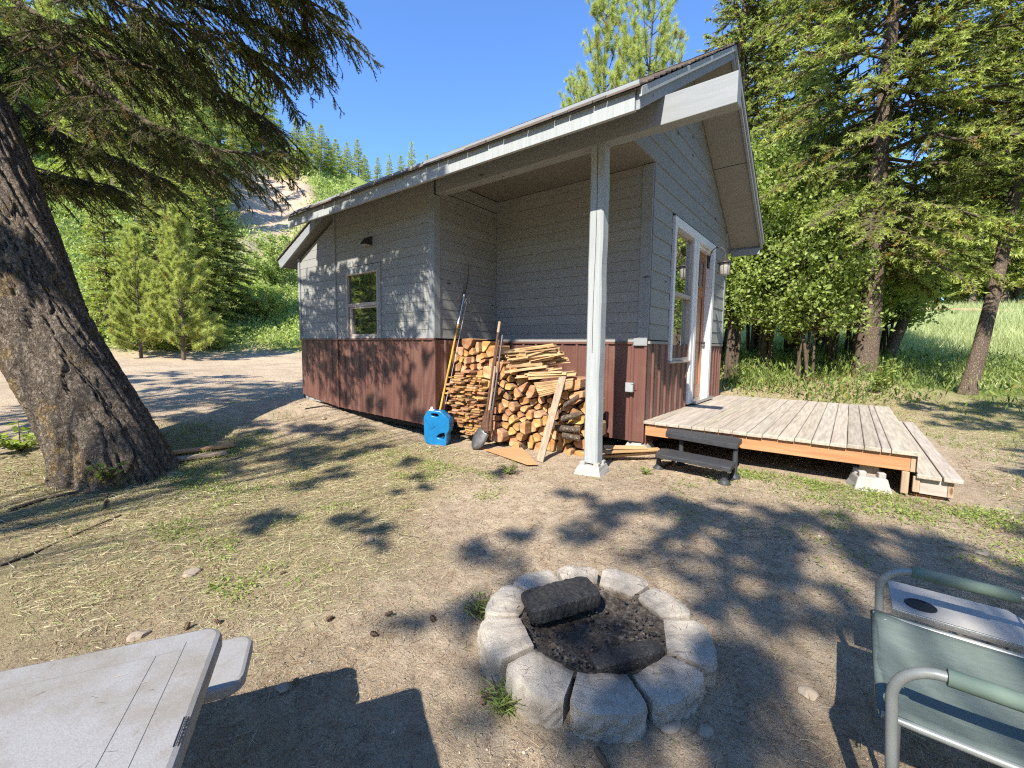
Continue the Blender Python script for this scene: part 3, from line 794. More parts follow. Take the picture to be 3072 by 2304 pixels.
shingles(mb, XL-.025, XR+.03, 2*YR-3.45, YR, lambda y: rake_bot(y)+.186, SL)
cpart(mb, 'roof_shingles', [MT['shingle']])
mb = MB()
mb.box(XL-.0, -1.50, 3.497, 3.533, 3.266, 3.415); cpart(mb, 'fascia_board', [MT['postgrey']], .003)
mb = MB(); mb.box(XL+.01, -1.497, 3.515, 3.545, 3.417, 3.448); mb.box(XL-.01, XR, 3.478, 3.512, 3.450, 3.485); cpart(mb, 'fascia_board', [MT['trimgrey']], .002)
mb = MB(); mb.box(XL, XR-.04, 2*YR-3.533, 2*YR-3.497, 3.266, 3.44); cpart(mb, 'fascia_board', [MT['trimgrey']], .003)
def rake(mb, X0, X1, Y0, Y1, d=.172, lift=0):
    a, b = rake_bot(Y0)+lift, rake_bot(Y1)+lift
    mb.prism([(X0, Y0, a), (X0, Y1, b), (X0, Y1, b+d), (X0, Y0, a+d)], (X1-X0, 0, 0))
for X0 in (XR-.036, XL):
    for Y0, Y1 in ((3.515, YR-.001), (2*YR-3.515, YR+.001)):
        mb = MB(); rake(mb, X0, X0+.034, Y0, Y1); cpart(mb, 'rake_board', [MT['trimgrey']], .002)
for Y0, Y1 in ((3.49, YR), (2*YR-3.49, YR+.001)):
    mb = MB(); rake(mb, XR, XR+.022, Y0, Y1, .075, .098); cpart(mb, 'rake_trim', [MT['postgrey']], .002)
# gable soffit, seams and screw rows
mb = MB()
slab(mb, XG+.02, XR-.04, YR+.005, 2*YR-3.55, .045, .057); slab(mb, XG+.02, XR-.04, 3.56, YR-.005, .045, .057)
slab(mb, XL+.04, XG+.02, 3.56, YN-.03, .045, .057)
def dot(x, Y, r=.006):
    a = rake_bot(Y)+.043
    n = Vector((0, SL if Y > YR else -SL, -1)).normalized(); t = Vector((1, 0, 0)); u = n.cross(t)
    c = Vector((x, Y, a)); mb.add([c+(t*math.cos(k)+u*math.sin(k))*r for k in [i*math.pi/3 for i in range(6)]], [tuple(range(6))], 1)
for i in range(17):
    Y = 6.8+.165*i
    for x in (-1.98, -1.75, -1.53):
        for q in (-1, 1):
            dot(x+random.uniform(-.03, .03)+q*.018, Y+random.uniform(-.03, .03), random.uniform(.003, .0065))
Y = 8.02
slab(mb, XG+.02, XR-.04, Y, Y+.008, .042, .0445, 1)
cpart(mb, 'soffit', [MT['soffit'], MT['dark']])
mb = MB(); mb.box(XG+.02, XR-.037, 2*YR-3.55-.03, 2*YR-3.55, 3.18, 3.30); cpart(mb, 'eave_return', [MT['trimgrey']], .002)
# ridge cap
mb = MB()
for i in range(22):
    x = XL-.02+i*.275; z = rake_bot(YR-.001)+.21+random.uniform(0, .006)
    for sg in (-1, 1):
        mb.add([(x, YR, z+.006), (x+.29, YR, z+.001), (x+.29, YR+sg*.13, z-.08), (x, YR+sg*.13, z-.075)], [(0, 1, 2, 3)], 0, tnt(.3))
cpart(mb, 'ridge_cap', [MT['shingle']])
# lean-to roof at the left end
mb = MB()
def lz(x): return 3.49+.405*(x+7.3)
mb.prism([(-8.63, YN-.12, 2.80), (-8.63, YN-.12, 2.93), (-6.98, YN-.12, lz(-6.98)+.03), (-6.98, YN-.12, lz(-6.98)-.11)], (0, 4.0, 0))
cpart(mb, 'lean_to_roof', [MT['ceil']])
mb = MB()
mb.prism([(-8.66, YN-.155, 2.77), (-8.74, YN-.155, 2.93), (-6.98, YN-.155, lz(-6.98)+.04), (-6.98, YN-.155, lz(-6.98)-.09)], (0, .034, 0))
cpart(mb, 'rake_board', [MT['trimgrey']], .002)
mb = MB()
for k in range(12):
    xa = -8.78+k*.15; mb.prism([(xa, YN-.18, lz(xa)+.05), (xa+.17, YN-.18, lz(xa+.17)+.042), (xa+.17, YN-.18, lz(xa+.17)+.055), (xa, YN-.18, lz(xa)+.072)], (0, 4.1, 0), 0, None, tnt(.2))
cpart(mb, 'roof_shingles', [MT['shingle']])
# back and far walls (keep the building closed from other views)
mb = MB(); mb.box(HX0, XG-.09, YE-.08, YE-.0, .1, 3.5); mb.box(XJ, XJ+.05, 7.95, YE-.09, .1, 3.5)
mb.prism([(XL+.5, 4.2, 3.4), (XL+.5, YE-.1, 3.4), (XL+.5, YR, 5.1)], (.05, 0, 0))
cpart(mb, 'back_wall', [MT['siding']])

# --- fixtures on the cabin
# lantern beside the door
lp = onX(1700+1405/3.16, 600+590/3.16, XG+.02)
lq = onX(1700+1498/3.16, 600+650/3.16, XG+.296)
LY, LZ = float(lq[1]), float(lq[2])+.13
lam = empty('wall_lantern', (XG+.026, LY, LZ)); tag(lam, 'bronze wall lantern with seeded glass hanging from a curled arm beside the door', 'lantern')
mb = MB(); mb.obox((.012, 0, 0), (.012, 0, 0), (0, .055, 0), (0, 0, .105)); mb.build('wall_plate', [MT['lampmetal']], lam, .004)
bx = .27
mb = MB(); pts = []
for i in range(17):
    t = math.pi*1.18*i/16
    pts.append((.03+(bx-.03)*(1-math.cos(t))/2*1.03, 0, .03+.20*math.sin(t)**.8*1.0 if math.sin(t) > 0 else .03-.03))
mb.tube(pts, .008, 8); mb.build('arm', [MT['lampmetal']], lam)
mb = MB(); mb.lathe((bx, 0, 0), [(.0, .10), (.012, .09), (.015, .05), (.04, .04), (.06, .005), (.115, -.03), (.12, -.045), (.095, -.05), (0, -.05)], 20); mb.build('cap', [MT['lampmetal']], lam)
mb = MB(); mb.lathe((bx, 0, 0), [(.086, -.052), (.082, -.22), (.06, -.235), (0, -.24)], 16); mb.build('glass_shade', [MT['lampglass']], lam)
mb = MB()
for k in range(8):
    t = k*math.pi/4; mb.tube([(bx+.09*math.cos(t), .09*math.sin(t), -.05), (bx+.086*math.cos(t), .086*math.sin(t), -.225)], .004, 6)
mb.build('cage', [MT['lampmetal']], lam)
# spotlight left wall
sp = empty('wall_spotlight', (-5.97, YN-.02, 2.95)); tag(sp, 'small dark wedge-shaped floodlight on the side wall above the window', 'floodlight')
mb = MB(); mb.prism([(.05, -.0, .055), (.05, -.0, -.075), (.05, -.13, -.055), (.05, -.03, .05)], (-.0, 0, 0)); 
mb = MB(); mb.prism([(.075, 0, .06), (.075, 0, -.07), (.075, -.12, -.06), (.075, -.03, .055)], (-.15, 0, 0)); mb.build('hood', [MT['lampmetal']], sp, .004)
mb = MB(); mb.box(-.055, .055, -.10, -.01, -.078, -.064); mb.build('lens', [MT['lampglass']], sp)
# electrical box
eb = onY(1200+1915/2.765, 900+725/2.765, YB-.03)
ebx = empty('outlet_box', (float(eb[0]), YB-.026, float(eb[2]))); tag(ebx, 'grey weatherproof outlet box on the brown metal skirt right of the post', 'outlet box')
mb = MB(); mb.box(-.045, .045, -.055, 0, -.06, .06); mb.build('box', [MT['boxgrey']], ebx, .006)
mb = MB(); mb.box(-.052, .052, -.072, -.057, -.055, .065); mb.build('cover', [MT['boxgrey']], ebx, .006)
mb = MB(); mb.tube([(.02, -.07, .05), (.09, -.08, .055)], .004, 6); mb.build('latch', [MT['black']], ebx)

# ================================================================== DECK
deck = empty('deck', (-.74, 7.35, 0)); tag(deck, 'low weathered plank deck with orange cedar rim in front of the door', 'deck')
DXo = Vector((-.74, 7.35, 0))
def dpart(mb, name, mats, bevel=0, off=DXo, root=None):
    o = mb.build(name, mats, None, bevel); return keep(o, root or deck, off)
seams = [-2.015]
xx = .0288
edges = [-2.015+.1465*i for i in range(15)]
edges = edges+[.029, .160, .288, .358]
edges = sorted(set([round(e, 3) for e in edges if e < -.05]+[.029, .160, .288, .358]))
edges[-5] = -.105 if edges[-5] > -.2 else edges[-5]
edges.append(.562)
mb = MB()
for a, b in zip(edges[:-1], edges[1:]):
    if b-a < .03: continue
    w0 = a+.003; w1 = b-.003; yj = random.uniform(-.006, .006); zt = .435+random.uniform(-.002, .002)
    t = tnt(.14)
    mb.add([(w0, 5.30+yj, zt-.036), (w1, 5.30+yj, zt-.036), (w1, 9.38, zt-.036), (w0, 9.38, zt-.036),
            (w0, 5.30+yj, zt-.006), (w0+.006, 5.305+yj, zt), (w1-.006, 5.305+yj, zt), (w1, 5.30+yj, zt-.006),
            (w1, 9.38, zt-.006), (w1-.006, 9.38, zt), (w0+.006, 9.38, zt), (w0, 9.38, zt-.006)],
           [(0, 3, 2, 1), (0, 1, 7, 4), (4, 7, 6, 5), (5, 6, 9, 10), (10, 9, 8, 11), (4, 5, 10, 11), (7, 8, 9, 6), (0, 4, 11, 3), (1, 2, 8, 7), (3, 11, 8, 2)], 0, t)
dpart(mb, 'deck_boards', [MT['deck']])
for ya_, yb_ in ((5.338, 5.376), (9.30, 9.338)):
    mb = MB(); mb.box(-2.0, .498, ya_, yb_, .245, .394); dpart(mb, 'rim_joist', [MT['cedar']], .003)
mb = MB(); mb.box(.500, .538, 5.336, 9.34, .243, .393); dpart(mb, 'end_joist', [MT['lumber']], .003)
mb = MB(); mb.box(.540, .560, 5.302, 9.38, .26, .398); dpart(mb, 'edge_board', [MT['deck']], .002)
mb = MB()
for i in range(6): mb.box(-1.9+.41*i, -1.86+.41*i, 5.38, 9.29, .25, .39)
dpart(mb, 'floor_joists', [MT['lumber']])
for (px, py) in ((.215, 5.46), (.215, 9.2), (-1.7, 9.2)):
    mb = MB(); mb.box(px-.075, px+.075, py-.02, py+.07, .03, .243); dpart(mb, 'support_post', [MT['lumber']], .004)
# low step along the right side
dst = empty('deck_step', (.8, 7.3, 0)); tag(dst, 'low grey plank step running along the right end of the deck', 'step')
DS = Vector((.8, 7.3, 0))
zs2 = .235
fl = onZ(2500+985/3.867, 1180+965/3.867, zs2); fr_ = onZ(2500+1520/3.867, 1180+1015/3.867, zs2); brr = onZ(2500+920/3.867, 1180+335/3.867, zs2)
sx0, sx1, sy0, sy1 = .545, float(fr_[0]), float(fr_[1]), float(brr[1])
sm = (sx0+sx1)/2+.02
mb = MB()
for a, b in ((sx0, sm-.006), (sm+.006, sx1)):
    mb.box(a, b, sy0, sy1, zs2-.038, zs2, 0, tnt(.1))
dpart(mb, 'step_boards', [MT['deck']], .007, DS, dst)
mb = MB(); mb.box(sx0+.03, sx1-.09, sy0+.05, sy0+.085, .05, zs2-.042); dpart(mb, 'step_riser', [MT['deckx']], .003, DS, dst)
mb = MB(); mb.box(sx1-.088, sx1-.05, sy0+.047, sy1-.04, .05, zs2-.041); dpart(mb, 'side_rail', [MT['lumber']], .003, DS, dst)
mb = MB(); mb.box(sx0-.02, sx0+.028, sy0+.03, sy0+.09, .06, zs2-.03); dpart(mb, 'support_block', [MT['lumber']], .006, DS, dst)
mb = MB(); mb.box(sx0-.10, sx0-.045, sy0+.03, sy0+.09, .03, .24); dpart(mb, 'support_block', [MT['lumber']], .008, DS, dst)
mb = MB(); mb.box(sx0, sx1-.1, sy0+.10, sy0+.19, 0.0, .03); dpart(mb, 'ground_plank', [MT['cedar']], .003, DS, dst)

# concrete pier blocks
def pier(x, y, z, w0, w1, h, rz, label, notch=None):
    mb = MB()
    n = 6; 
    pts0 = [(-w0, -w0), (w0, -w0), (w0, w0), (-w0, w0)]; pts1 = [(-w1, -w1), (w1, -w1), (w1, w1), (-w1, w1)]
    levels = [(-.06, 1.0), (0, 1.0), (h*.5, .5), (h*.93, .06), (h, 0.0)]
    vs = []
    for zz, k in levels:
        for a, b in zip(pts0, pts1):
            sx = b[0]+(a[0]-b[0])*k; sy = b[1]+(a[1]-b[1])*k
            if zz == h: sx *= .92; sy *= .92
            vs.append((sx+random.uniform(-.006, .006), sy+random.uniform(-.006, .006), zz+random.uniform(-.004, .004)))
    fs = [(i*4+k, i*4+(k+1) % 4, (i+1)*4+(k+1) % 4, (i+1)*4+k) for i in range(len(levels)-1) for k in range(4)]
    fs.append((16, 17, 18, 19)); mb.add(vs, fs)
    if notch:
        for sx in (-1, 1):
            for sy in (-1, 1):
                mb.box(sx*w1*.68-.030, sx*w1*.68+.030, sy*w1*.66-.032, sy*w1*.66+.032, h-.03, h+notch)
    o = mb.build('pier_block', [MT['conc']], None, .010, (x, y, z), rz)
    return tag(o, label, 'pier block', 'concrete pier blocks')
pier(-2.105, 4.12, .0, .15, .115, .115, .1, 'rough white concrete pier block under the tall porch post', .03)
pier(-2.13, 5.50, .0, .17, .10, .15, -.1, 'white concrete pier block under the cabin corner left of the deck')
pier(.215, 5.42, -.01, .155, .11, .15, .25, 'split white concrete pier block under the front deck support', .05)
pier(.215, 9.22, .0, .15, .11, .05, .1, 'concrete pier block under the deck far right corner')
pier(-1.7, 9.22, .0, .15, .11, .05, .1, 'concrete pier block under the deck far left corner')

# ================================================================== BLACK STEP STOOL
st = empty('step_stool', (-1.25, 4.75, .0)); tag(st, 'black ribbed plastic two-tread step standing against the deck edge', 'step stool')
SO = Vector((-1.25, 4.75, 0))
def q3(x, y): return (1950+x/5.53, 1250+y/5.53)
def tread(c4, z, th, bow=0):
    """c4: four pixel corners: front-left, front-right, back-right, back-left"""
    P = [onZ(*q3(*p), z) for p in c4]
    mb = MB(); n = 10; top = []
    for i in range(n+1):
        t = i/n; f = P[0]*(1-t)+P[1]*t; b = P[3]*(1-t)+P[2]*t
        d = (f-b); f = f+d*bow*(4*t*(1-t)); 
        if i in (0, n): f = f-d*.10; b = b+d*.10
        sh = -.004 if i in (0, n) else 0
        for k in range(7):
            u = k/6; p = f*(1-u)+b*u
            rib = .0
            top.append((p[0], p[1], z+rib+sh-(.006 if k in (0, 6) else 0)))
    m_ = 7
    fs = [(i*m_+k, (i+1)*m_+k, (i+1)*m_+k+1, i*m_+k+1) for i in range(n) for k in range(6)]
    bot = [(p[0]-.0, p[1], p[2]-th) for p in top]
    off = len(top)
    fb = [tuple(off+q for q in f[::-1]) for f in fs]
    ring = [i*m_ for i in range(n+1)]+[n*m_+k for k in range(1, m_)]+[i*m_+6 for i in range(n-1, -1, -1)]+[k for k in range(5, 0, -1)]
    fr = [(ring[i], off+ring[i], off+ring[(i+1) % len(ring)], ring[(i+1) % len(ring)]) for i in range(len(ring))]
    mb.add(top+bot, fs+fb+fr, 0)
    return mb, P
mb, PU = tread([(255, 255), (1450, 455), (1540, 345), (300, 170)], .385, .055, 0.0); o = mb.build('upper_tread', [MT['stepblk']], None, .006); keep(o, st, SO)
mb, PL = tread([(75, 610), (1330, 850), (1435, 735), (190, 500)], .205, .045, -.10); o = mb.build('lower_tread', [MT['stepblk']], None, .006); keep(o, st, SO)
def leg(p, ztop, zbot=0.0, r=.026, foot=True, tgt=None):
    mb = MB(); tgt = tgt or p
    mb.tube([(p[0], p[1], ztop), (tgt[0], tgt[1], zbot+.03)], [r*.9, r*1.1], 12)
    if foot: mb.lathe((tgt[0], tgt[1], zbot), [(.0, .052), (.035, .05), (.045, .035), (.062, .012), (.062, 0), (0, -.002)], 16)
    o = mb.build('leg', [MT['stepblk']], None); keep(o, st, SO)
fl = onZ(*q3(140, 860), .0); frt = onZ(*q3(1230, 1110), .0)
leg(fl, .17, -.005); leg(frt, .17, -.005)
dv = Vector((0.02, .27, 0))
bl = (fl[0]+.16, fl[1]+.27); br = (frt[0]+.04, frt[1]+.26)
leg(bl, .34); leg(br, .34)
bl = (bl[0]-.0, bl[1]+.20); br = (br[0]+.0, br[1]+.20)
for a in (fl, frt):
    mb = MB(); mb.beam((a[0]+.03, a[1]+.04, .012), (a[0]+.05, a[1]+.42, .012), .03, .02); o = mb.build('skid_rail', [MT['stepblk']], None, .004); keep(o, st, SO)

# ================================================================== FIREWOOD
def clip(poly, n, d):
    out = []
    for i in range(len(poly)):
        a, b = poly[i], poly[(i+1) % len(poly)]
        da = a[0]*n[0]+a[1]*n[1]-d; db = b[0]*n[0]+b[1]*n[1]-d
        if da <= 0: out.append(a)
        if da*db < 0:
            t = da/(da-db); out.append((a[0]+(b[0]-a[0])*t, a[1]+(b[1]-a[1])*t))
    return out
def inpoly(p, poly):
    c = False; j = len(poly)-1
    for i in range(len(poly)):
        if (poly[i][1] > p[1]) != (poly[j][1] > p[1]) and p[0] < (poly[j][0]-poly[i][0])*(p[1]-poly[i][1])/(poly[j][1]-poly[i][1])+poly[i][0]: c = not c
        j = i
    return c
YF = 4.86
def YFx(x4): return 4.25+.44*min(1.1, max(-.02, (x4/2.765-140)/405))
def Z4(x, y, Y): p = onY(1200+x/2.765, 900+y/2.765, YFx(x)+(Y-YF)); return (float(p[0]), float(p[2]))
_tab = [(float(onY(1200+x/2.765, 1200, YFx(x))[0]), YFx(x)) for x in range(300, 1700, 20)]
def YofX(x): return float(np.interp(x, [t[0] for t in _tab], [t[1] for t in _tab]))
rng = random.Random(11)
def voro(region, spacing, jit=.38, seed=3):
    rg = random.Random(seed)
    xs = [p[0] for p in region]; zs_ = [p[1] for p in region]
    pts = []; z = min(zs_); row = 0
    while z < max(zs_)+spacing:
        x = min(xs)+(.5*spacing if row % 2 else 0)
        while x < max(xs)+spacing:
            pts.append((x+rg.uniform(-jit, jit)*spacing, z+rg.uniform(-jit, jit)*spacing)); x += spacing*rg.uniform(.75, 1.35)
        z += spacing*.82; row += 1
    pts = [p for p in pts if inpoly(p, region)]
    cells = []
    for i, p in enumerate(pts):
        poly = [(p[0]-.14, p[1]-.12), (p[0]+.14, p[1]-.12), (p[0]+.14, p[1]+.12), (p[0]-.14, p[1]+.12)]
        for j, q in enumerate(pts):
            if i == j: continue
            dx, dz = q[0]-p[0], q[1]-p[1]
            if dx*dx+dz*dz > .16: continue
            L = math.hypot(dx, dz); n = (dx/L, dz/L); mx, mz = (p[0]+q[0])/2, (p[1]+q[1])/2
            poly = clip(poly, n, n[0]*mx+n[1]*mz-.004)
            if len(poly) < 3: break
        if len(poly) < 3: continue
        # simplify tiny edges into split-wedge shapes
        q2 = [poly[0]]
        for a in poly[1:]:
            if math.hypot(a[0]-q2[-1][0], a[1]-q2[-1][1]) > .022: q2.append(a)
        if len(q2) > 3 and math.hypot(q2[0][0]-q2[-1][0], q2[0][1]-q2[-1][1]) < .022: q2.pop()
        if len(q2) >= 3: cells.append((p, q2))
    return cells
def yz(x): return YF+.0
LOGN = [0]
def make_log(p, poly, yfront, length, label, group, tone=None, mats=None, barkp=.35):
    mb = MB(); n = len(poly)
    cx = sum(a[0] for a in poly)/n; cz = sum(a[1] for a in poly)/n
    tilt = rng.uniform(-.05, .05); dx = rng.uniform(-.02, .02); sc = rng.uniform(.80, 1.0)
    k = rng.uniform(.55, 1.15); tone = tone or (k, k*rng.uniform(.84, 1.08), k*rng.uniform(.7, 1.25))
    # bevelled, slightly rounded outline
    out = []
    for i in range(n):
        a, b, c = poly[i-1], poly[i], poly[(i+1) % n]
        for q, t in ((a, .13), (c, .13)):
            out.append((b[0]+(q[0]-b[0])*t, b[1]+(q[1]-b[1])*t))
    out2 = [(cx+(a[0]-cx)*sc, cz+(a[1]-cz)*sc) for a in out]
    m_ = len(out2)
    bark = rng.randrange(m_) if rng.random() < barkp else -9
    vs = []
    for j, (yy, s2) in enumerate(((0, .93), (.008, 1.0), (length*.5, 1.0), (length, .97))):
        for (a, b) in out2:
            jx, jz = rng.uniform(-.002, .002), rng.uniform(-.002, .002)
            vs.append(((a-cx)*s2+dx*yy*3+jx, yy+(rng.uniform(-.004, .004) if j < 2 else 0), (b-cz)*s2+tilt*yy*.3+jz))
    fs = []; mi = []
    fs.append(tuple(range(m_))); mi.append(0)
    for j in range(3):
        for q in range(m_):
            fs.append((j*m_+q, (j+1)*m_+q, (j+1)*m_+(q+1) % m_, j*m_+(q+1) % m_)); mi.append(0 if j == 0 else (2 if 0 <= (q-bark) % m_ < 3 and bark >= 0 else 1))
    fs.append(tuple(range(3*m_, 4*m_))[::-1]); mi.append(0)
    # polygon orientation: make the front face look to -Y
    area = sum(out2[i][0]*out2[(i+1) % m_][1]-out2[(i+1) % m_][0]*out2[i][1] for i in range(m_))
    if area < 0: fs = [f[::-1] for f in fs]
    mb.add(vs, fs, mi, tone)
    o = mb.build('firewood_log', mats or [MT['logend'], MT['logside'], MT['bark2']], None, 0, (cx, yfront, cz))
    tag(o, label, 'firewood', group); LOGN[0] += 1
    return o
regR = [Z4(*p, YF) for p in ((700, 660), (800, 560), (880, 520), (1010, 690), (1110, 700), (1120, 780), (1250, 760), (1430, 700), (1490, 820), (1500, 1300), (1450, 1310), (1270, 1270), (1080, 1200), (930, 1180), (780, 1130), (760, 900))]
regL = [Z4(*p, YF+.12) for p in ((475, 385), (560, 375), (690, 358), (745, 420), (760, 520), (850, 560), (860, 640), (740, 640), (700, 640), (520, 600), (450, 520))]
lab1 = 'split pine log with its cut end facing out, one of those low in the woodpile'
for p, poly in voro(regR, .118, .42, 5):
    zz_ = 'bottom rows' if p[1] < .33 else ('middle height' if p[1] < .68 else 'upper rows')
    xx_ = 'beside the leaning tools' if p[0] < -3.85 else ('between tools and leaning plank' if p[0] < -3.15 else 'right of the leaning plank')
    lab1 = 'split pine log end in the woodpile, %s, %s' % (zz_, xx_)
    make_log(p, poly, YofX(p[0])+rng.uniform(-.06, .08), .40, lab1, 'split logs in the main woodpile')
lab2 = 'split log in the upper left corner of the woodpile beside the recess wall'
for p, poly in voro(regL, .10, .36, 9):
    make_log(p, poly, YofX(p[0])+.10+rng.uniform(-.04, .05), .34, lab2, 'split logs on the upper left of the woodpile')
# back filling so the pile is solid behind the visible course
regB = [Z4(*p, 5.18) for p in ((600, 470), (1270, 450), (1450, 560), (1500, 900), (1500, 1150), (500, 1100), (480, 700))]
# lath ends stacked like bricks on the left
y = 0
crib = [(380, 800), (400, 700), (435, 610), (560, 590), (700, 640), (720, 700), (740, 900), (700, 1000), (690, 1120), (500, 1110), (440, 960)]
creg = [Z4(*p, YF+.0) for p in crib]
zlo = min(p[1] for p in creg); zhi = max(p[1] for p in creg); z = zlo
lab3 = 'thin sawn lumber offcut end in the brick-like stack left of the tools'
while z < zhi:
    h = rng.uniform(.026, .038); x = min(p[0] for p in creg)-rng.uniform(0, .1)
    while x < max(p[0] for p in creg):
        w = rng.choice((.07, .1, .14, .17, .2))
        if inpoly((x+w/2, z+h/2), creg):
            t = rng.uniform(-.003, .003)
            lab3 = 'thin sawn offcut end in the brick-like stack left of the tools, ' + ('near the ground' if z < .45 else ('at middle height' if z < .75 else 'near its top'))
            make_log(None, [(x, z+t), (x+w-.005, z-t), (x+w-.005, z+h-.004), (x, z+h-.004+t)], YofX(x+w/2)-.03+rng.uniform(-.06, .05), .36, lab3, 'sawn offcuts stacked on the left of the woodpile', barkp=0)
        x += w
    z += h
# kindling laths lying lengthwise, top right
def lath(a, b, w, h, label, group, mtl='slat'):
    a = Vector(a); b = Vector(b); c = (a+b)/2
    mb = MB(); mb.beam(a-c, b-c, w, h, mi=0, tint=tnt(.3), jit=.004)
    o = mb.build('kindling_lath', [MT[mtl]], None, 0, c); tag(o, label, 'kindling', group); return o
lab4 = 'long thin kindling lath lying lengthwise in the bundle on top of the woodpile'
for i in range(84):
    t = (i % 64)/63; row = rng.random()
    lab4 = 'long thin kindling lath lying lengthwise in the bundle on top of the woodpile, ' + ('topmost layers' if t < .33 else ('middle layers' if t < .66 else 'lowest layers'))
    py = 395+240*t+rng.uniform(-8, 8)
    x0 = rng.uniform(860, 1080)+60*abs(t-.5); x1 = min(rng.uniform(1150, 1480), 1290+230*t)
    yy = YF-.06+rng.uniform(-.03, .20)
    a = Z4(x0, py+18+rng.uniform(-14, 14), yy); b = Z4(x1, py-28*(x1-x0)/500+rng.uniform(-18, 18)+(10 if t < .3 else 0), yy+.03)
    dY = yy-YF
    lath((a[0], YFx(x0)+dY, a[1]), (b[0], YFx(x1)+dY+rng.uniform(-.03, .06), b[1]), rng.uniform(.03, .09), rng.uniform(.008, .034), lab4, 'kindling laths on top of the woodpile')
lab5 = 'pale kindling lath in the small fan-shaped bundle behind the leaning plank'
for i in range(16):
    t = i/15; yy = YF-.08+.01*rng.random()
    a = Z4(1115+50*t, 690+110*t, yy); b = Z4(1440-10*t, 655+70*t, yy)
    dY = yy-YF
    lath((a[0], YFx(1115+50*t)+dY, a[1]), (b[0], YFx(1440-10*t)+dY, b[1]), .05, .012, lab5, 'pale kindling behind the leaning plank')
lab6 = 'chunky split billet lying lengthwise near the right end of the woodpile'
for (x0, y0, x1, y1, w) in ((1330, 990, 1490, 950, .10), (1290, 1060, 1490, 1080, .10), (1360, 880, 1480, 800, .09), (1350, 1120, 1490, 1150, .11), (870, 440, 940, 420, .06)):
    a = Z4(x0, y0, YF-.06); b = Z4(x1, y1, YF-.06)
    mb = MB(); A = Vector((a[0], YFx(x0)-.07, a[1])); B = Vector((b[0], YFx(x1)-.05, b[1])); c = (A+B)/2
    d = (B-A).normalized(); L = (B-A).length/2; up = Vector((0, 0, 1)); sd = d.cross(up)
    poly = [c*0-d*L+sd*(w*.5*math.cos(k))+up*(w*.5*math.sin(k))*rng.uniform(.7, 1) for k in (0, 1.0, 2.0, 3.1, 4.2, 5.2)]
    mb.prism(poly, d*2*L, 0, 1, tnt(.2)); o = mb.build('split_billet', [MT['bark2'], MT['logend']], None, .008, c); tag(o, lab6, 'firewood', 'chunky billets at the right end of the woodpile')
# boards scattered right of the post
for i, (dx, dz, rz, L) in enumerate(((0, .02, .25, .75), (.02, .045, .33, .7), (-.03, .07, .18, .62), (.06, .10, .42, .66), (-.02, .13, .30, .5))):
    mb = MB(); mb.box(-L/2, L/2, -.05, .05, -.009, .009, 0, tnt(.2))
    o = mb.build('scrap_board', [MT['slat'] if i != 2 else MT['ply']], None, .002, (-2.02+dx, 4.95-.03*i, .04+dz), rz)
    o.rotation_euler = (0.05*i-.1, -.12+.03*i, rz+.35)
    tag(o, ['bottom scrap board of the little pile right of the post', 'second scrap board in the pile right of the post', 'reddish scrap board in the middle of the pile right of the post', 'scrap board near the top of the pile right of the post', 'shortest scrap board on top of the pile right of the post'][i], 'board', 'scrap boards beside the porch post')

# ================================================================== TOOLS AND JUG
def at4(x, y, Y): p = onY(1200+x/2.765, 900+y/2.765, Y); return Vector(p)
# pole saw
b0 = Vector(onX(1200+350/2.765, 900+830/2.765, -4.468))
gpz = float(gz(b0.x, b0.y))
t0 = Vector(onX(800+1640/2.765, 500+1060/2.765, XC+.042))
dirp = (t0-b0).normalized(); base = b0-dirp*((b0.z-.02)/dirp.z)
ps = empty('pole_saw', base); tag(ps, 'pole pruner with yellow shaft and curved saw blade leaning in the recess corner', 'pole saw')
bt = t0-base; y1 = bt*.80
mb = MB(); mb.tube([(0, 0, 0), y1], .0145, 10); mb.build('pole', [MT['bamboo']], ps)
mb = MB(); mb.tube([y1, bt], .013, 10); mb.tube([y1*.985, y1*1.02], .021, 10); mb.build('metal_sleeve', [MT['alu']], ps)
top = Vector(onX(800+1660/2.765, 500+800/2.765, XC+.10))-base
mb = MB(); n = 12; q = []
for i in range(n+1):
    t = i/n; p = bt*(1-t)+top*t; bow = Vector((.0, .05, .0))*math.sin(t*2.6)
    q.append((p+bow, .030*(1-t*.85)))
for (p, w), (p2, w2) in zip(q[:-1], q[1:]):
    mb.add([p+Vector((-.002, -w/2, 0)), p+Vector((-.002, w/2, 0)), p2+Vector((-.002, w2/2, 0)), p2+Vector((-.002, -w2/2, 0)), p+Vector((.002, -w/2, 0)), p+Vector((.002, w/2, 0)), p2+Vector((.002, w2/2, 0)), p2+Vector((.002, -w2/2, 0))],
           [(0, 1, 2, 3), (4, 7, 6, 5), (0, 3, 7, 4), (1, 5, 6, 2)])
mb.build('saw_blade', [MT['steel']], ps)
mb = MB(); mb.tube([bt*.93+Vector((0, .02, 0)), bt*.985+Vector((.03, .07, .03)), bt*.96+Vector((.03, .1, -.04))], .007, 6); mb.obox(bt*.97, (.008, 0, 0), (0, .03, 0), (0, 0, .035)); mb.build('pruner_head', [MT['alu']], ps)
mb = MB(); mb.tube([bt*.95+Vector((.02, .06, 0)), bt*.6+Vector((.05, .03, 0)), bt*.25+Vector((.06, .02, 0))], .0025, 5); mb.build('pull_cord', [MT['cap']], ps)
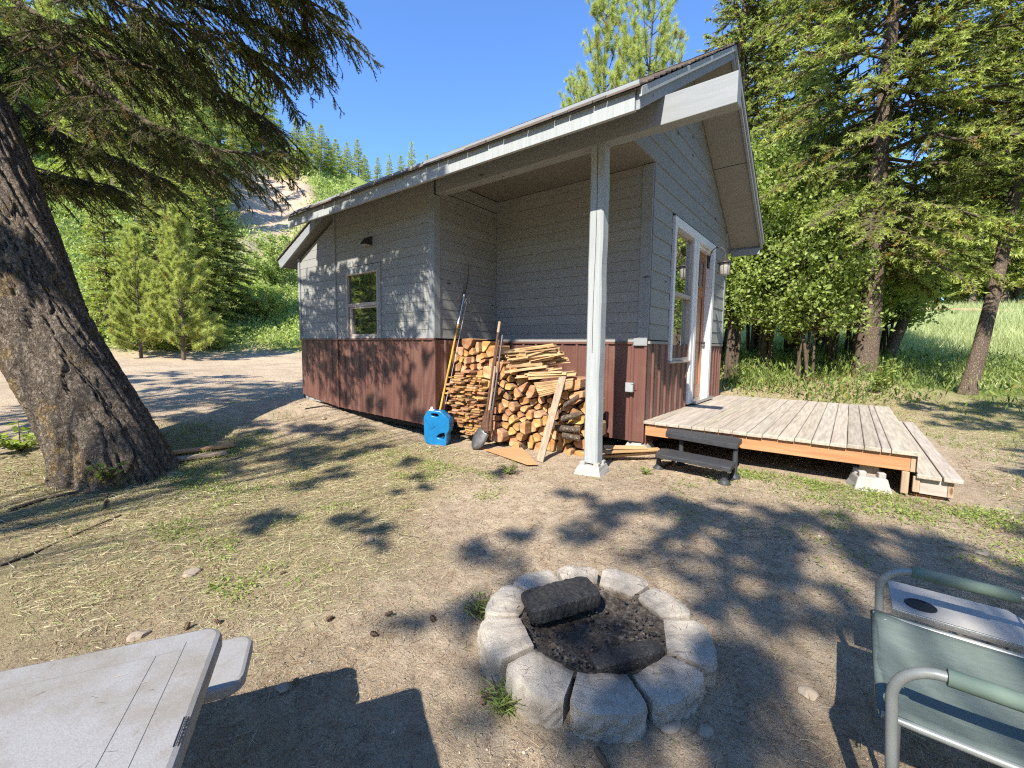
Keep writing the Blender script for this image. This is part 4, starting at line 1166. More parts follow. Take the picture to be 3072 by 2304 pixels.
# shovel
sb = at4(612, 1215, 4.12)
sb.z = .0
stp = at4(827, 180, 4.48)
neck = at4(700, 1080, 4.22)
sh = empty('shovel', sb); tag(sh, 'round-point shovel, dark blade on the ground, leaning on the woodpile', 'shovel')
nk = neck-sb; tp = stp-sb
mb = MB(); mb.tube([nk*.95, nk+(tp-nk)*.93], .017, 10); mb.build('shaft', [MT['rust']], sh)
mb = MB(); mb.tube([nk+(tp-nk)*.90, tp], .019, 10); mb.build('grip', [MT['lumber']], sh)
d = nk.normalized(); side = d.cross(Vector((0, 1, 0))).normalized(); nr_ = side.cross(d)
mb = MB(); rows = []
L = nk.length
for i in range(9):
    t = i/8; hw = .11*math.sqrt(max(0.02, 1-(1-min(t, .6)/.6)**2)) if t < .6 else .11-.015*(t-.6)/.4
    for k in range(7):
        u = (k-3)/3; rows.append(d*(L*t)+side*hw*u-nr_*(.028*(1-u*u))*1.0)
fs = [(i*7+k, i*7+k+1, (i+1)*7+k+1, (i+1)*7+k) for i in range(8) for k in range(6)]
mb.add(rows, fs, 0, None, True)
o = mb.build('blade', [MT['steel']], sh); s_ = o.modifiers.new('solid', 'SOLIDIFY'); s_.thickness = .003
# digging bar and other handled tools, all leaning together
def tool(name, x0, y0, Y0, x1, y1, Y1, r, mt_, label, cat, head=None):
    a = at4(x0, y0, Y0); b = at4(x1, y1, Y1)
    o = empty(name, a); v = b-a
    mb = MB(); mb.tube([(0, 0, 0), v*.5+Vector((.003, 0, 0)), v], r, 8); mb.build('handle', [MT[mt_]], o)
    if head: head(o, v)
    return tag(o, label, cat)
def rakehead(o, v):
    mb = MB(); d = v.normalized()
    mb.beam(Vector((-.03, 0, .02))+d*.02, Vector((.05, 0, .0))+d*.02, .03, .12); mb.tube([(0, 0, 0), d*.22], .024, 10)
    mb.build('head', [MT['rust']], o, .004)
def ferr(o, v):
    mb = MB(); d = v.normalized(); mb.tube([(0, 0, 0), d*.28], [.03, .018], 10); mb.obox(d*.03, (.035, 0, 0), (0, .012, 0), (0, 0, .05)); mb.build('head', [MT['rust']], o, .004)
tool('digging_bar', 742, 1085, 4.22, 850, 290, 4.47, .013, 'steel', 'straight dark digging bar, rightmost of the leaning tools', 'digging bar', ferr)
tool('garden_hoe', 690, 1060, 4.24, 822, 330, 4.44, .014, 'rust', 'rusty long-handled hoe squeezed between shovel and digging bar', 'hoe', rakehead)
tool('pick_handle', 715, 1090, 4.19, 790, 550, 4.34, .016, 'plank', 'short reddish wooden-handled tool in front of the leaning tools', 'hand tool', ferr)

# leaning plank, plywood
a = at4(1160, 1335, 4.16); a.z = .0; b = at4(1352, 630, 4.54)
c = (a+b)/2; dd = (b-a).normalized(); wv = Vector((1, .12, 0)); wv = (wv-dd*wv.dot(dd)).normalized(); nn = dd.cross(wv)
mb = MB(); mb.obox((0, 0, 0), dd*(b-a).length/2, wv*.045, nn*.011)
o = mb.build('leaning_plank', [MT['plank']], None, .003, c); tag(o, 'pale weathered plank with a sooty foot leaning diagonally on the woodpile', 'plank')
P4 = [onZ(1200+x/2.765, 900+y/2.765, .03) for x, y in ((700, 1240), (1055, 1362), (1140, 1362), (1010, 1225))]
mb = MB(); c = sum(P4)/4
mb.prism([tuple(np.array(p)-c) for p in P4], (0, 0, .012)); o = mb.build('plywood_scrap', [MT['ply']], None, 0, (c[0], c[1], .022)); tag(o, 'flat orange-brown plywood scrap on the dirt in front of the woodpile', 'plywood')

# blue jug
jp = gpt(1326, 1327); jz = float(gz(jp[0], jp[1]))
jug = empty('water_jug', (float(jp[0])+.03, float(jp[1])-.09, jz), R_(22)); jug.scale = (.96, .8, .96); tag(jug, 'translucent blue plastic water jug with white cap beside the cabin corner', 'jug')
def JX(l): return [((a-435)/470*.375, (1008-b)/720*.485) for a, b in l]
jout = JX([(330, 1000), (245, 975), (212, 900), (206, 700), (200, 450), (218, 395), (262, 320), (295, 300), (500, 300), (545, 340), (600, 395), (662, 450), (674, 560), (672, 640), (655, 700), (622, 740), (618, 900), (612, 1004)])
def grow(h, d=.016):
    cx_ = sum(p[0] for p in h)/len(h); cz_ = sum(p[1] for p in h)/len(h)
    return [(p[0]+d*(p[0]-cx_)/math.hypot(p[0]-cx_, p[1]-cz_), p[1]+d*(p[1]-cz_)/math.hypot(p[0]-cx_, p[1]-cz_)) for p in h]
jh1 = JX([(330, 350), (370, 338), (440, 338), (468, 350), (478, 385), (462, 408), (430, 412), (360, 400), (338, 380)])
jh2 = JX([(425, 838), (500, 775), (585, 735), (590, 800), (580, 880), (500, 858)])
import bmesh
def outline_solid(name, outline, holes, thick, mats, parent, round_=.02):
    cu = bpy.data.curves.new(name, 'CURVE'); cu.dimensions = '2D'; cu.fill_mode = 'BOTH'
    for pts in [outline]+holes:
        sp_ = cu.splines.new('POLY'); sp_.points.add(len(pts)-1)
        for q_, p_ in zip(sp_.points, pts): q_.co = (p_[0], p_[1], 0, 1)
        sp_.use_cyclic_u = True
    cu.extrude = thick/2-round_; cu.bevel_depth = round_; cu.bevel_resolution = 3; cu.offset = -round_*.0
    tmp = bpy.data.objects.new(name, cu); COL.objects.link(tmp)
    dg = bpy.context.evaluated_depsgraph_get(); me = bpy.data.meshes.new_from_object(tmp.evaluated_get(dg))
    bpy.data.objects.remove(tmp)
    me.materials.clear()
    for m_ in mats: me.materials.append(m_)
    me.transform(Matrix.Rotation(math.pi/2, 4, 'X'))
    for p_ in me.polygons: p_.use_smooth = True
    o = bpy.data.objects.new(name, me); link(o, parent)
    return o
o = outline_solid('body', jout, [grow(jh1), grow(jh2, .02)], .19, [MT['blue']], jug, .012)
mb = MB(); mb.lathe((-.105, -.0, .475), [(.045, -.02), (.045, .015), (.03, .02), (.018, .025), (.022, .04), (.012, .058), (0, .06)], 18); mb.build('cap', [MT['cap']], jug)
mb = MB(); mb.beam((-.165, -.098, .36), (-.08, -.098, .23), .006, .010, up=(0, 1, 0)); mb.beam((-.08, -.098, .23), (-.02, -.098, .27), .006, .010, up=(0, 1, 0)); mb.build('moulded_rib', [MT['blue']], jug)

# ================================================================== FIRE RING
PC = Vector((-.918, 1.835, 0)); zg = -.085
seam = [-108, -73, -37, 2, 43, 78, 112, 143, 178, 215, 252]
names = ['front left', 'front', 'front right', 'right', 'right rear', 'rear right', 'rear', 'rear left', 'left', 'left front']
labs = ['fire-ring block at the near left, chipped with pine needles on top', 'fire-ring block nearest the camera, broad pale bluish top', 'fire-ring block at the near right with brown scorched inner corner',
        'fire-ring block at the right-hand side of the ring', 'fire-ring block on the right rear between the pale side block and the rear ones', 'fire-ring block at the rear right of the ring, narrow curved top',
        'fire-ring block at the very back of the ring', 'fire-ring block at the back left behind the charred log', 'fire-ring block at the left rear with pinkish scorch marks beside the log end', 'fire-ring block at the left front with dark stained outer face']
for i in range(10):
    a0, a1 = R_(seam[i]+1.3), R_(seam[i+1]-1.3)
    rg = random.Random(50+i)
    ri = .355+rg.uniform(-.01, .01); ro = .535+rg.uniform(-.008, .008); h = .104+rg.uniform(-.004, .005)
    n = 14; m_ = 7
    vs = []; soot = []
    mid = (a0+a1)/2
    c = Vector((PC.x+.46*math.cos(mid), PC.y+.46*math.sin(mid), zg))
    def XY(u, w):   # u along arc 0..1, w radial 0..1
        # scalloped outer face: bulging middle
        ai = a0+(a1-a0)*u
        aa = mid+(ai-mid)*(1 - .015*w*abs(2*u-1)**3)
        bul = (1-abs(2*u-1)**6)
        r_in = ri*math.cos((a1-a0)/2)/max(.3, math.cos(ai-mid)) if True else ri
        r_out = ro-.030+.036*bul
        r = r_in+(r_out-r_in)*w
        return PC.x+r*math.cos(aa)-c.x, PC.y+r*math.sin(aa)-c.y
    grid = []
    for j in range(n+1):
        for k in range(m_+1):
            x, y = XY(j/n, k/m_)
            e = min(j/n, 1-j/n, k/m_*.6+.02, (1-k/m_)*.6)
            z = h-(.006 if (j in (0, n) or k in (0, m_)) else 0)+.006*(fbm(j*.7+i*9, k*.8, 2, 5)-.5)+rg.uniform(-.0012, .0012)+.003*math.sin(j*.9+i)
            vs.append((x, y, z)); soot.append(max(0, 1-k/m_*1.9)*(.6+.5*rg.random())*(1.0 if i in (6, 7, 8, 0, 1, 2) else .6))
    W_ = m_+1
    fs = [(j*W_+k, j*W_+k+1, (j+1)*W_+k+1, (j+1)*W_+k) for j in range(n) for k in range(m_)]
    ring = [j*W_ for j in range(n, -1, -1)][::-1]
    ring = [j*W_ for j in range(0, n+1)]+[n*W_+k for k in range(1, m_+1)]+[j*W_+m_ for j in range(n-1, -1, -1)]+[k for k in range(m_-1, 0, -1)]
    lv = 5; prev = ring
    for q in range(1, lv+1):
        base_ = len(vs); t = q/lv
        for idx in ring:
            x, y, z = vs[idx]
            isout = (idx % W_) == m_
            rough = .008 if isout else .002
            rr_ = math.hypot(x+c.x-PC.x, y+c.y-PC.y); ux, uy = (x+c.x-PC.x)/rr_, (y+c.y-PC.y)/rr_
            dd_ = rg.uniform(-rough, rough)+(.006 if isout else 0)
            if not isout: dd_ += 0
            vs.append((x+ux*dd_, y+uy*dd_, h-.006-(h+.02)*t)); soot.append(.95 if (idx % W_) == 0 else (.5 if not isout else .10*rg.random()))
        cur = list(range(base_, base_+len(ring)))
        for u in range(len(ring)):
            v2 = (u+1) % len(ring); fs.append((prev[u], cur[u], cur[v2], prev[v2]))
        prev = cur
    me = bpy.data.meshes.new('ring_block'); me.from_pydata(vs, [], fs); me.materials.append(MT['block'])
    at_ = me.attributes.new('soot', 'FLOAT', 'POINT'); at_.data.foreach_set('value', soot)
    bm = bmesh.new(); bm.from_mesh(me); bmesh.ops.recalc_face_normals(bm, faces=bm.faces); bm.to_mesh(me); bm.free()
    o = bpy.data.objects.new('fire_ring_block', me); link(o); o.location = c+Vector((0, 0, rg.uniform(-.006, .006))); o.rotation_euler = (rg.uniform(-.025, .025), rg.uniform(-.025, .025), 0)
    tag(o, labs[i], 'paver block', 'fire ring blocks')
# ash bed
rg = np.random.default_rng(4)
n = 46; gx, gy = np.meshgrid(np.linspace(-.40, .40, n), np.linspace(-.40, .40, n))
rr_ = np.sqrt(gx**2+gy**2)
zz = -.052+.05*ss(.22, .38, rr_)*(.5+fbm(gx*9+50, gy*9, 2, 8))+(fbm(gx*22+40, gy*22, 3, 6)-.5)*.04
vs = np.stack([gx.ravel(), gy.ravel(), zz.ravel()], 1)
idx = np.arange(n*n).reshape(n, n)
q = np.stack([idx[:-1, :-1], idx[:-1, 1:], idx[1:, 1:], idx[1:, :-1]], -1).reshape(-1, 4)
q = q[(rr_[:-1, :-1].ravel() < .385)]
def ashm():
    m, nt, b = mat('ash_and_charcoal', .95, .1); v = coords(nt)
    n_ = noi(nt, v, 35, 6, .75); n2 = noi(nt, v, 4, 3)
    c = ramp(nt, n_, [(.35, (.02, .018, .017)), (.52, (.07, .06, .052)), (.72, (.24, .215, .19))])
    c = mix(nt, math_(nt, 'MULTIPLY', ramp(nt, n2, [(.45, 0.0), (.7, 1.0)]), .5), c, (.13, .10, .075))
    nt.links.new(c, b.inputs['Base Color']); bump(nt, b, n_, 1.0, .02); return m
o = npobj('ash', vs, q, [ashm()], smooth=True); o.location = (PC.x, PC.y, .0); tag(o, 'bed of black ash and charcoal crumbs inside the fire ring', 'ash', kind='stuff')
# charcoal crumbs
def rubble(n, area, size, seed, squash=.7):
    """many small faceted stones: returns verts, faces, tint"""
    rgn = np.random.default_rng(seed)
    base = np.array([(1, 0, 0), (0, 1, 0), (-1, 0, 0), (0, -1, 0), (0, 0, 1), (0, 0, -1)], float)
    fc = np.array([(0, 1, 4), (1, 2, 4), (2, 3, 4), (3, 0, 4), (1, 0, 5), (2, 1, 5), (3, 2, 5), (0, 3, 5)])
    P, S = area(n, rgn), size(n, rgn)
    V_ = base[None]*S[:, None, None]*rgn.uniform(.6, 1.35, (n, 6, 1)); V_[:, :, 2] *= squash
    V_[:, :, :2] += rgn.uniform(-.35, .35, (n, 6, 2))*S[:, None, None]
    a = rgn.uniform(0, 6.28, n); c_, s_ = np.cos(a)[:, None], np.sin(a)[:, None]
    X = V_[:, :, 0]*c_-V_[:, :, 1]*s_; Y_ = V_[:, :, 0]*s_+V_[:, :, 1]*c_
    V_ = np.stack([X, Y_, V_[:, :, 2]], -1)+P[:, None, :]
    Fc = (fc[None]+6*np.arange(n)[:, None, None]).reshape(-1, 3)
    t = rgn.uniform(0, 1, n)
    return V_.reshape(-1, 3), Fc, np.repeat(t, 6)
def stonem(name, a, b_):
    m, nt, b = mat(name, .9, .2); v = coords(nt)
    sp_ = N(nt, 'ShaderNodeSeparateColor'); nt.links.new(attr(nt, 'tint').outputs['Color'], sp_.inputs[0])
    c = ramp(nt, sp_.outputs[0], [(0.0, a), (1.0, b_)])
    n_ = noi(nt, v, 90, 3); nt.links.new(mix(nt, math_(nt, 'MULTIPLY', n_, .5), c, tuple(x*.5 for x in a)), b.inputs['Base Color']); return m
def area_pit(n, rgn):
    r = .33*np.sqrt(rgn.random(n)); a = rgn.uniform(0, 6.28, n)
    x = r*np.cos(a); y = r*np.sin(a)
    return np.stack([PC.x+x, PC.y+y, -.035+.05*ss(.2, .36, r)+rgn.uniform(0, .015, n)], 1)
v_, f_, t_ = rubble(520, area_pit, lambda n, g: .003+.010*g.random(n)**3, 3)
o = npobj('charcoal_crumbs', v_, f_, [stonem('charcoal', (.012, .012, .013), (.12, .11, .10))], tint=np.stack([t_, t_, t_], 1)); tag(o, 'loose charcoal crumbs strewn over the ash in the fire ring', 'charcoal', kind='stuff')
# charred logs
def charlog(a, b, w, h, label, seed):
    rg_ = random.Random(seed); a = Vector(a); b = Vector(b); c = (a+b)/2; d = (b-a).normalized(); L = (b-a).length
    side = d.cross(Vector((0, 0, 1))).normalized(); up = side.cross(d)
    n_ = 26; sgs = 16; vs = []
    for i in range(n_+1):
        t = i/n_; k = 1-.18*abs(2*t-1)**6
        for j in range(sgs):
            th = 2*math.pi*j/sgs; ex = .36
            x = math.copysign(abs(math.cos(th))**ex, math.cos(th))*w/2; y = math.copysign(abs(math.sin(th))**ex, math.sin(th))*h/2
            r = k*(1+rg_.uniform(-.035, .035)); vs.append((a-c)+d*L*t+side*x*r+up*y*r)
    fs = [(i*sgs+j, i*sgs+(j+1) % sgs, (i+1)*sgs+(j+1) % sgs, (i+1)*sgs+j) for i in range(n_) for j in range(sgs)]
    fs += [tuple(range(sgs))[::-1], tuple(range(n_*sgs, (n_+1)*sgs))]
    mb = MB(); mb.add(vs, fs); o = mb.build('charred_log', [MT['char']], None, 0, c)
    tag(o, label, 'charred log', 'charred logs in the fire ring'); return o
def z6p(x, y, z): p = onZ(1350+x/2.3565, 1600+y/2.3565, z); return Vector(p)
charlog(z6p(540, 530, .03), z6p(1010, 400, .065), .20, .095, 'blocky charred log propped against the left rear of the fire ring', 1)
charlog(z6p(1010, 960, -.01), z6p(1480, 830, -.0), .09, .085, 'low burnt-out log lying along the right front of the fire ring', 2)

# ================================================================== PICNIC TABLE
u = Vector((.878, -.479, 0)); nn = Vector((-.504, -.864, 0)); nn = Vector((-.479, -.878, 0))
ZTB = .64
TC = Vector(onZ(1662/2.458*1.0, 1700+412/2.458, ZTB)); 
pt = empty('picnic_table', (TC.x+u.x*.38+nn.x*.9, TC.y+u.y*.38+nn.y*.9, zg), math.atan2(u.y, u.x))
tag(pt, 'speckled grey moulded plastic picnic table with bench, near left corner', 'picnic table')
# local frame: x = u (across), y = -nn (towards the far end); origin centre of the top
def roundslab(mb, x0, x1, y0, y1, z0, z1, r=.04, edge=.012, seg=6):
    def ringp(ins, z):
        pts = []
        for cx, cy, a in ((x1-r, y1-r, 0), (x0+r, y1-r, 90), (x0+r, y0+r, 180), (x1-r, y0+r, 270)):
            for k in range(seg+1):
                t = R_(a+90*k/seg); pts.append((cx+(r-ins)*math.cos(t), cy+(r-ins)*math.sin(t), z))
        return pts
    prof = [(edge*1.2, z0), (0, z0+edge), (0, z1-edge), (edge*.3, z1-edge*.3), (edge, z1)]
    vs = []; m_ = (seg+1)*4
    for ins, z in prof: vs += ringp(ins, z)
    fs = [(i*m_+k, i*m_+(k+1) % m_, (i+1)*m_+(k+1) % m_, (i+1)*m_+k) for i in range(len(prof)-1) for k in range(m_)]
    fs += [tuple(range(m_))[::-1], tuple(range((len(prof)-1)*m_, len(prof)*m_))]
    mb.add(vs, fs)
zt = ZTB-zg
mb = MB(); roundslab(mb, -.38, .38, -.9, .9, zt-.045, zt, .045, .012)
# moulded groove lines near the rim
top_ = mb.build('tabletop', [MT['table']], pt)
mb = MB()
def groove(x0, y0, x1, y1, w=.001): mb.beam((x0, y0, zt+.0006), (x1, y1, zt+.0006), w, .0008)
groove(-.30, -.8, -.30, .82); groove(.31, -.8, .31, .82); groove(-.33, .83, .33, .83); groove(-.30, .78, .30, .78)
mb.build('moulded_lines', [MT['grooveg']], top_)
# lettering: two border lines and the word, reading towards the corner
g0 = onZ(500+610/11.85, 2130+262/11.85, ZTB); g1 = onZ(500+225/11.85, 2130+1330/11.85, ZTB); g2 = onZ(500+865/11.85, 2130+262/11.85, ZTB); g3 = onZ(500+535/11.85, 2130+1250/11.85, ZTB)
def tl(p):
    d_ = Vector((p[0]-pt.location.x, p[1]-pt.location.y, 0)); return d_.dot(u), -d_.dot(nn)
L0, L1, L2, L3 = tl(g0), tl(g1), tl(g2), tl(g3)
xa, xb = L0[0], L1[0]; yl = (L0[1]+L1[1])/2; yr = (L2[1]+L3[1])/2
mb = MB()
mb.beam((xa, yl, zt+.001), (xb, yl, zt+.001), .0012, .0008); mb.beam((xa, yl+.004*(1 if yr > yl else -1), zt+.001), (xb, yl+.004*(1 if yr > yl else -1), zt+.001), .0012, .0008); mb.beam((xa, yr, zt+.001), (xb, yr, zt+.001), .0012, .0008)
mb.build('logo_border', [MT['black']], top_)
fc = bpy.data.curves.new('lettering', 'FONT'); fc.body = 'LIFETIME'; fc.space_character = 1.15; fc.align_x = 'CENTER'; fc.align_y = 'CENTER'; fc.extrude = .0004
wdt = abs(xb-xa)*.84; fc.size = abs(yr-yl)*.85
tmp = bpy.data.objects.new('tmp', fc); COL.objects.link(tmp); dg = bpy.context.evaluated_depsgraph_get(); me = bpy.data.meshes.new_from_object(tmp.evaluated_get(dg)); bpy.data.objects.remove(tmp)
xs_ = [v_.co.x for v_ in me.vertices]; sc_ = wdt/(max(xs_)-min(xs_)); me.transform(Matrix.Diagonal((sc_, 1, 1, 1)))
me.materials.clear(); me.materials.append(MT['black'])
lo_ = bpy.data.objects.new('lettering', me); link(lo_, top_); lo_.location = ((xa+xb)/2, (yl+yr)/2+.002*(1 if yr > yl else -1), zt+.0012)
lo_.rotation_euler = (0, 0, math.pi)
zb_ = .34-zg
for sx in (-1, 1):
    mb = MB(); xc = sx*(.38+.305)
    roundslab(mb, xc-.125, xc+.125, -.9, .9, zb_-.045, zb_, .05, .012)
    mb.build('bench', [MT['table']], pt)
for sy in (-.55, .55):
    mb = MB()
    mb.tube([(-.69, sy, zb_-.06), (.69, sy, zb_-.06)], .016, 8)
    for sx in (-1, 1):
        mb.tube([(sx*.25, sy, zt-.05), (sx*.62, sy, .0)], .016, 8)
    mb.build('leg_frame', [MT['legsteel']], pt)

# ================================================================== CAMP CHAIR
ch = empty('camp_chair', (.42, 1.83, -.1)); tag(ch, 'folding camp chair with green fabric, grey tube arms and white side table', 'camp chair')
CHO = Vector((.42, 1.83, -.1))
def cpt(mb, name, mats, bevel=0, parent=None):
    o = mb.build(name, mats, None, bevel); return keep(o, parent or ch, CHO)
def arcpts(yc, xf=.145, zarm=.525, r=.10, xe=.66, foot=(.175, -.09)):
    pts = [(foot[0], yc, foot[1]), (xf, yc, zarm-r)]
    for k in range(1, 9):
        t = math.pi/2*k/8; pts.append((xf+r-r*math.cos(t), yc, zarm-r+r*math.sin(t)))
    pts += [(xe, yc, zarm)]
    for k in range(1, 7):
        t = math.pi/2*k/6; pts.append((xe+.08*math.sin(t), yc, zarm-.08+.08*math.cos(t)))
    pts += [(xe+.08, yc, -.09)]
    return pts
for nm, yc in (('far', 2.155), ('near', 1.50)):
    mb = MB(); mb.tube(arcpts(yc), .0135, 12); fr_ = cpt(mb, 'arm_frame', [MT['tube']])
    mb = MB(); mb.tube([(.245 if nm == 'near' else .232, yc, .525), (.50, yc, .525)], .0215, 14); cpt(mb, 'arm_sleeve', [MT['foam']], 0, fr_)
# seat fabric with sag
mb = MB(); n_ = 14; vs = []
for i in range(n_+1):
    for j in range(n_+1):
        ux = i/n_; uy = j/n_
        x = .135+.44*ux; y = 2.135-.595*uy
        z = .345-.05*math.sin(math.pi*uy)*(.4+.6*math.sin(math.pi*min(1, ux+.15)))-.01*ux
        if j in (0,): z += .0
        vs.append((x, y, z))
fs = [(i*(n_+1)+j, (i+1)*(n_+1)+j, (i+1)*(n_+1)+j+1, i*(n_+1)+j+1) for i in range(n_) for j in range(n_)]
mb.add(vs, fs, 0, None, True)
mb.tube([(.135, 2.14, .335), (.135, 1.84, .30), (.135, 1.54, .335)], .012, 8)
seat = cpt(mb, 'seat', [MT['fabric']]); s_ = seat.modifiers.new('solid', 'SOLIDIFY'); s_.thickness = .004
mb = MB(); mb.prism([(.57, 2.10, .45), (.57, 1.56, .45), (.66, 1.56, .85), (.66, 2.10, .85)], (.006, 0, 0)); cpt(mb, 'backrest', [MT['fabric']])
for yc in (2.125, 1.535):
    mb = MB(); mb.tube([(.13, yc, .335), (.60, yc, .335)], .011, 8); mb.tube([(.60, yc, .30), (.68, yc, .90)], .011, 8); cpt(mb, 'side_rail', [MT['tube']])
for a, b in (((.165, 2.10, .335), (.20, 1.55, -.075)), ((.165, 1.56, .335), (.20, 2.10, -.075)), ((.56, 2.10, .33), (.56, 1.56, -.075)), ((.56, 1.56, .33), (.56, 2.10, -.075))):
    mb = MB(); mb.tube([a, b], .009, 8); cpt(mb, 'cross_brace', [MT['tube']])
mb = MB(); mb.tube([(.16, 1.535, .33), (.175, 1.53, -.09)], .0125, 8); cpt(mb, 'front_leg', [MT['legsteel']])
mb = MB(); mb.box(.172, .178, 1.61, 1.71, .225, .285); mb.build; cpt(mb, 'care_tag', [MT['cap']])
mb = MB()
for yc_, xs__ in ((2.155, (.158, .165)), (1.50, (.158, .165))):
    for z_ in (.30, .10): mb.lathe((.158-.013, yc_, z_), [(0, -.004), (.006, -.003), (.007, 0)], 8, axis='X')
cpt(mb, 'rivets', [MT['alu']])
# side table
mb = MB(); 
zt2 = .36
T1, T2, T4 = [onZ(2400+x/2.357, 1600+y/2.357, zt2) for x, y in ((640, 330), (635, 555), (1460, 560))]
x0, x1 = .5*(T1[0]+T2[0]), .5*(T1[0]+T2[0])+.37; y0, y1 = float(T2[1])+.0, float(T1[1])
y0 = max(y0, 2.17)
pts = [(x0, y0, zt2), (x1+.05, y0, zt2), (x1+.05, y1-.12, zt2), (x1-.02, y1, zt2), (x0, y1, zt2)]
mb.prism(pts, (0, 0, -.012)); stt = cpt(mb, 'side_table', [MT['laminate']], .003)
cup = onZ(2400+852/2.357, 1600+512/2.357, zt2)
mb = MB(); mb.lathe((cup[0], cup[1], zt2), [(.043, .001), (.045, .004), (.048, .002), (.048, -.001)], 24); mb.lathe((cup[0], cup[1], zt2), [(.0, .0006), (.043, .0012)], 24, 0)
cpt(mb, 'cup_holder', [MT['black']], 0, stt)
mb = MB(); mb.box(x0, x1+.05, y0-.008, y0-.0, zt2-.022, zt2+.001); cpt(mb, 'edge_rail', [MT['alu']], .001, stt)
mb = MB(); mb.tube([(x1, y1-.03, zt2-.01), (x1-.1, y0+.03, -.07)], .008, 8); mb.tube([(x1-.1, y1-.03, zt2-.012), (x1, y0+.03, -.07)], .008, 8); cpt(mb, 'side_table_leg', [MT['legsteel']], 0, stt)

# ================================================================== VEGETATION GENERATORS
def nrm(a): return a/np.maximum(np.linalg.norm(a, axis=-1, keepdims=True), 1e-9)
def blades(P, D, L, W, rg, tint, flat=0.0):
    """one triangle per blade: P base (n,3), D direction (n,3), L,W (n,), tint (n,3)"""
    n = len(P)
    r = nrm(rg.normal(size=(n, 3))); S = nrm(np.cross(D, r))
    if flat > 0:
        Sf = nrm(np.cross(D, np.array([0, 0, 1.0])+.3*rg.normal(size=(n, 3)))); S = nrm(S*(1-flat)+Sf*flat)
    v = np.empty((n, 3, 3)); v[:, 0] = P-S*W[:, None]*.5; v[:, 1] = P+S*W[:, None]*.5; v[:, 2] = P+D*L[:, None]
    return v.reshape(-1, 3), np.arange(3*n).reshape(n, 3), np.repeat(tint, 3, 0)
def leaves4(P, D, L, W, rg, tint):
    n = len(P); r = nrm(rg.normal(size=(n, 3))+np.array([0, 0, .8])); S = nrm(np.cross(D, r))
    v = np.empty((n, 4, 3)); v[:, 0] = P; v[:, 1] = P+D*L[:, None]*.5+S*W[:, None]*.5; v[:, 2] = P+D*L[:, None]; v[:, 3] = P+D*L[:, None]*.5-S*W[:, None]*.5
    return v.reshape(-1, 3), np.arange(4*n).reshape(n, 4), np.repeat(tint, 4, 0)
def taper_tubes(paths, rads, seg=5):
    """paths (n,k,3), rads (n,k) -> quads"""
    n, k, _ = paths.shape
    d = np.empty_like(paths); d[:, 1:-1] = paths[:, 2:]-paths[:, :-2]; d[:, 0] = paths[:, 1]-paths[:, 0]; d[:, -1] = paths[:, -1]-paths[:, -2]
    d = nrm(d); a = np.where(np.abs(d[..., 2:3]) < .9, np.array([0, 0, 1.0]), np.array([1.0, 0, 0]))
    x = nrm(np.cross(d, a)); y = np.cross(d, x)
    th = np.arange(seg)*2*np.pi/seg
    v = paths[:, :, None]+(x[:, :, None]*np.cos(th)[None, None, :, None]+y[:, :, None]*np.sin(th)[None, None, :, None])*rads[:, :, None, None]
    idx = np.arange(n*k*seg).reshape(n, k, seg); nx = np.roll(idx, -1, 2)
    f = np.stack([idx[:, :-1], nx[:, :-1], nx[:, 1:], idx[:, 1:]], -1).reshape(-1, 4)
    return v.reshape(-1, 3), f
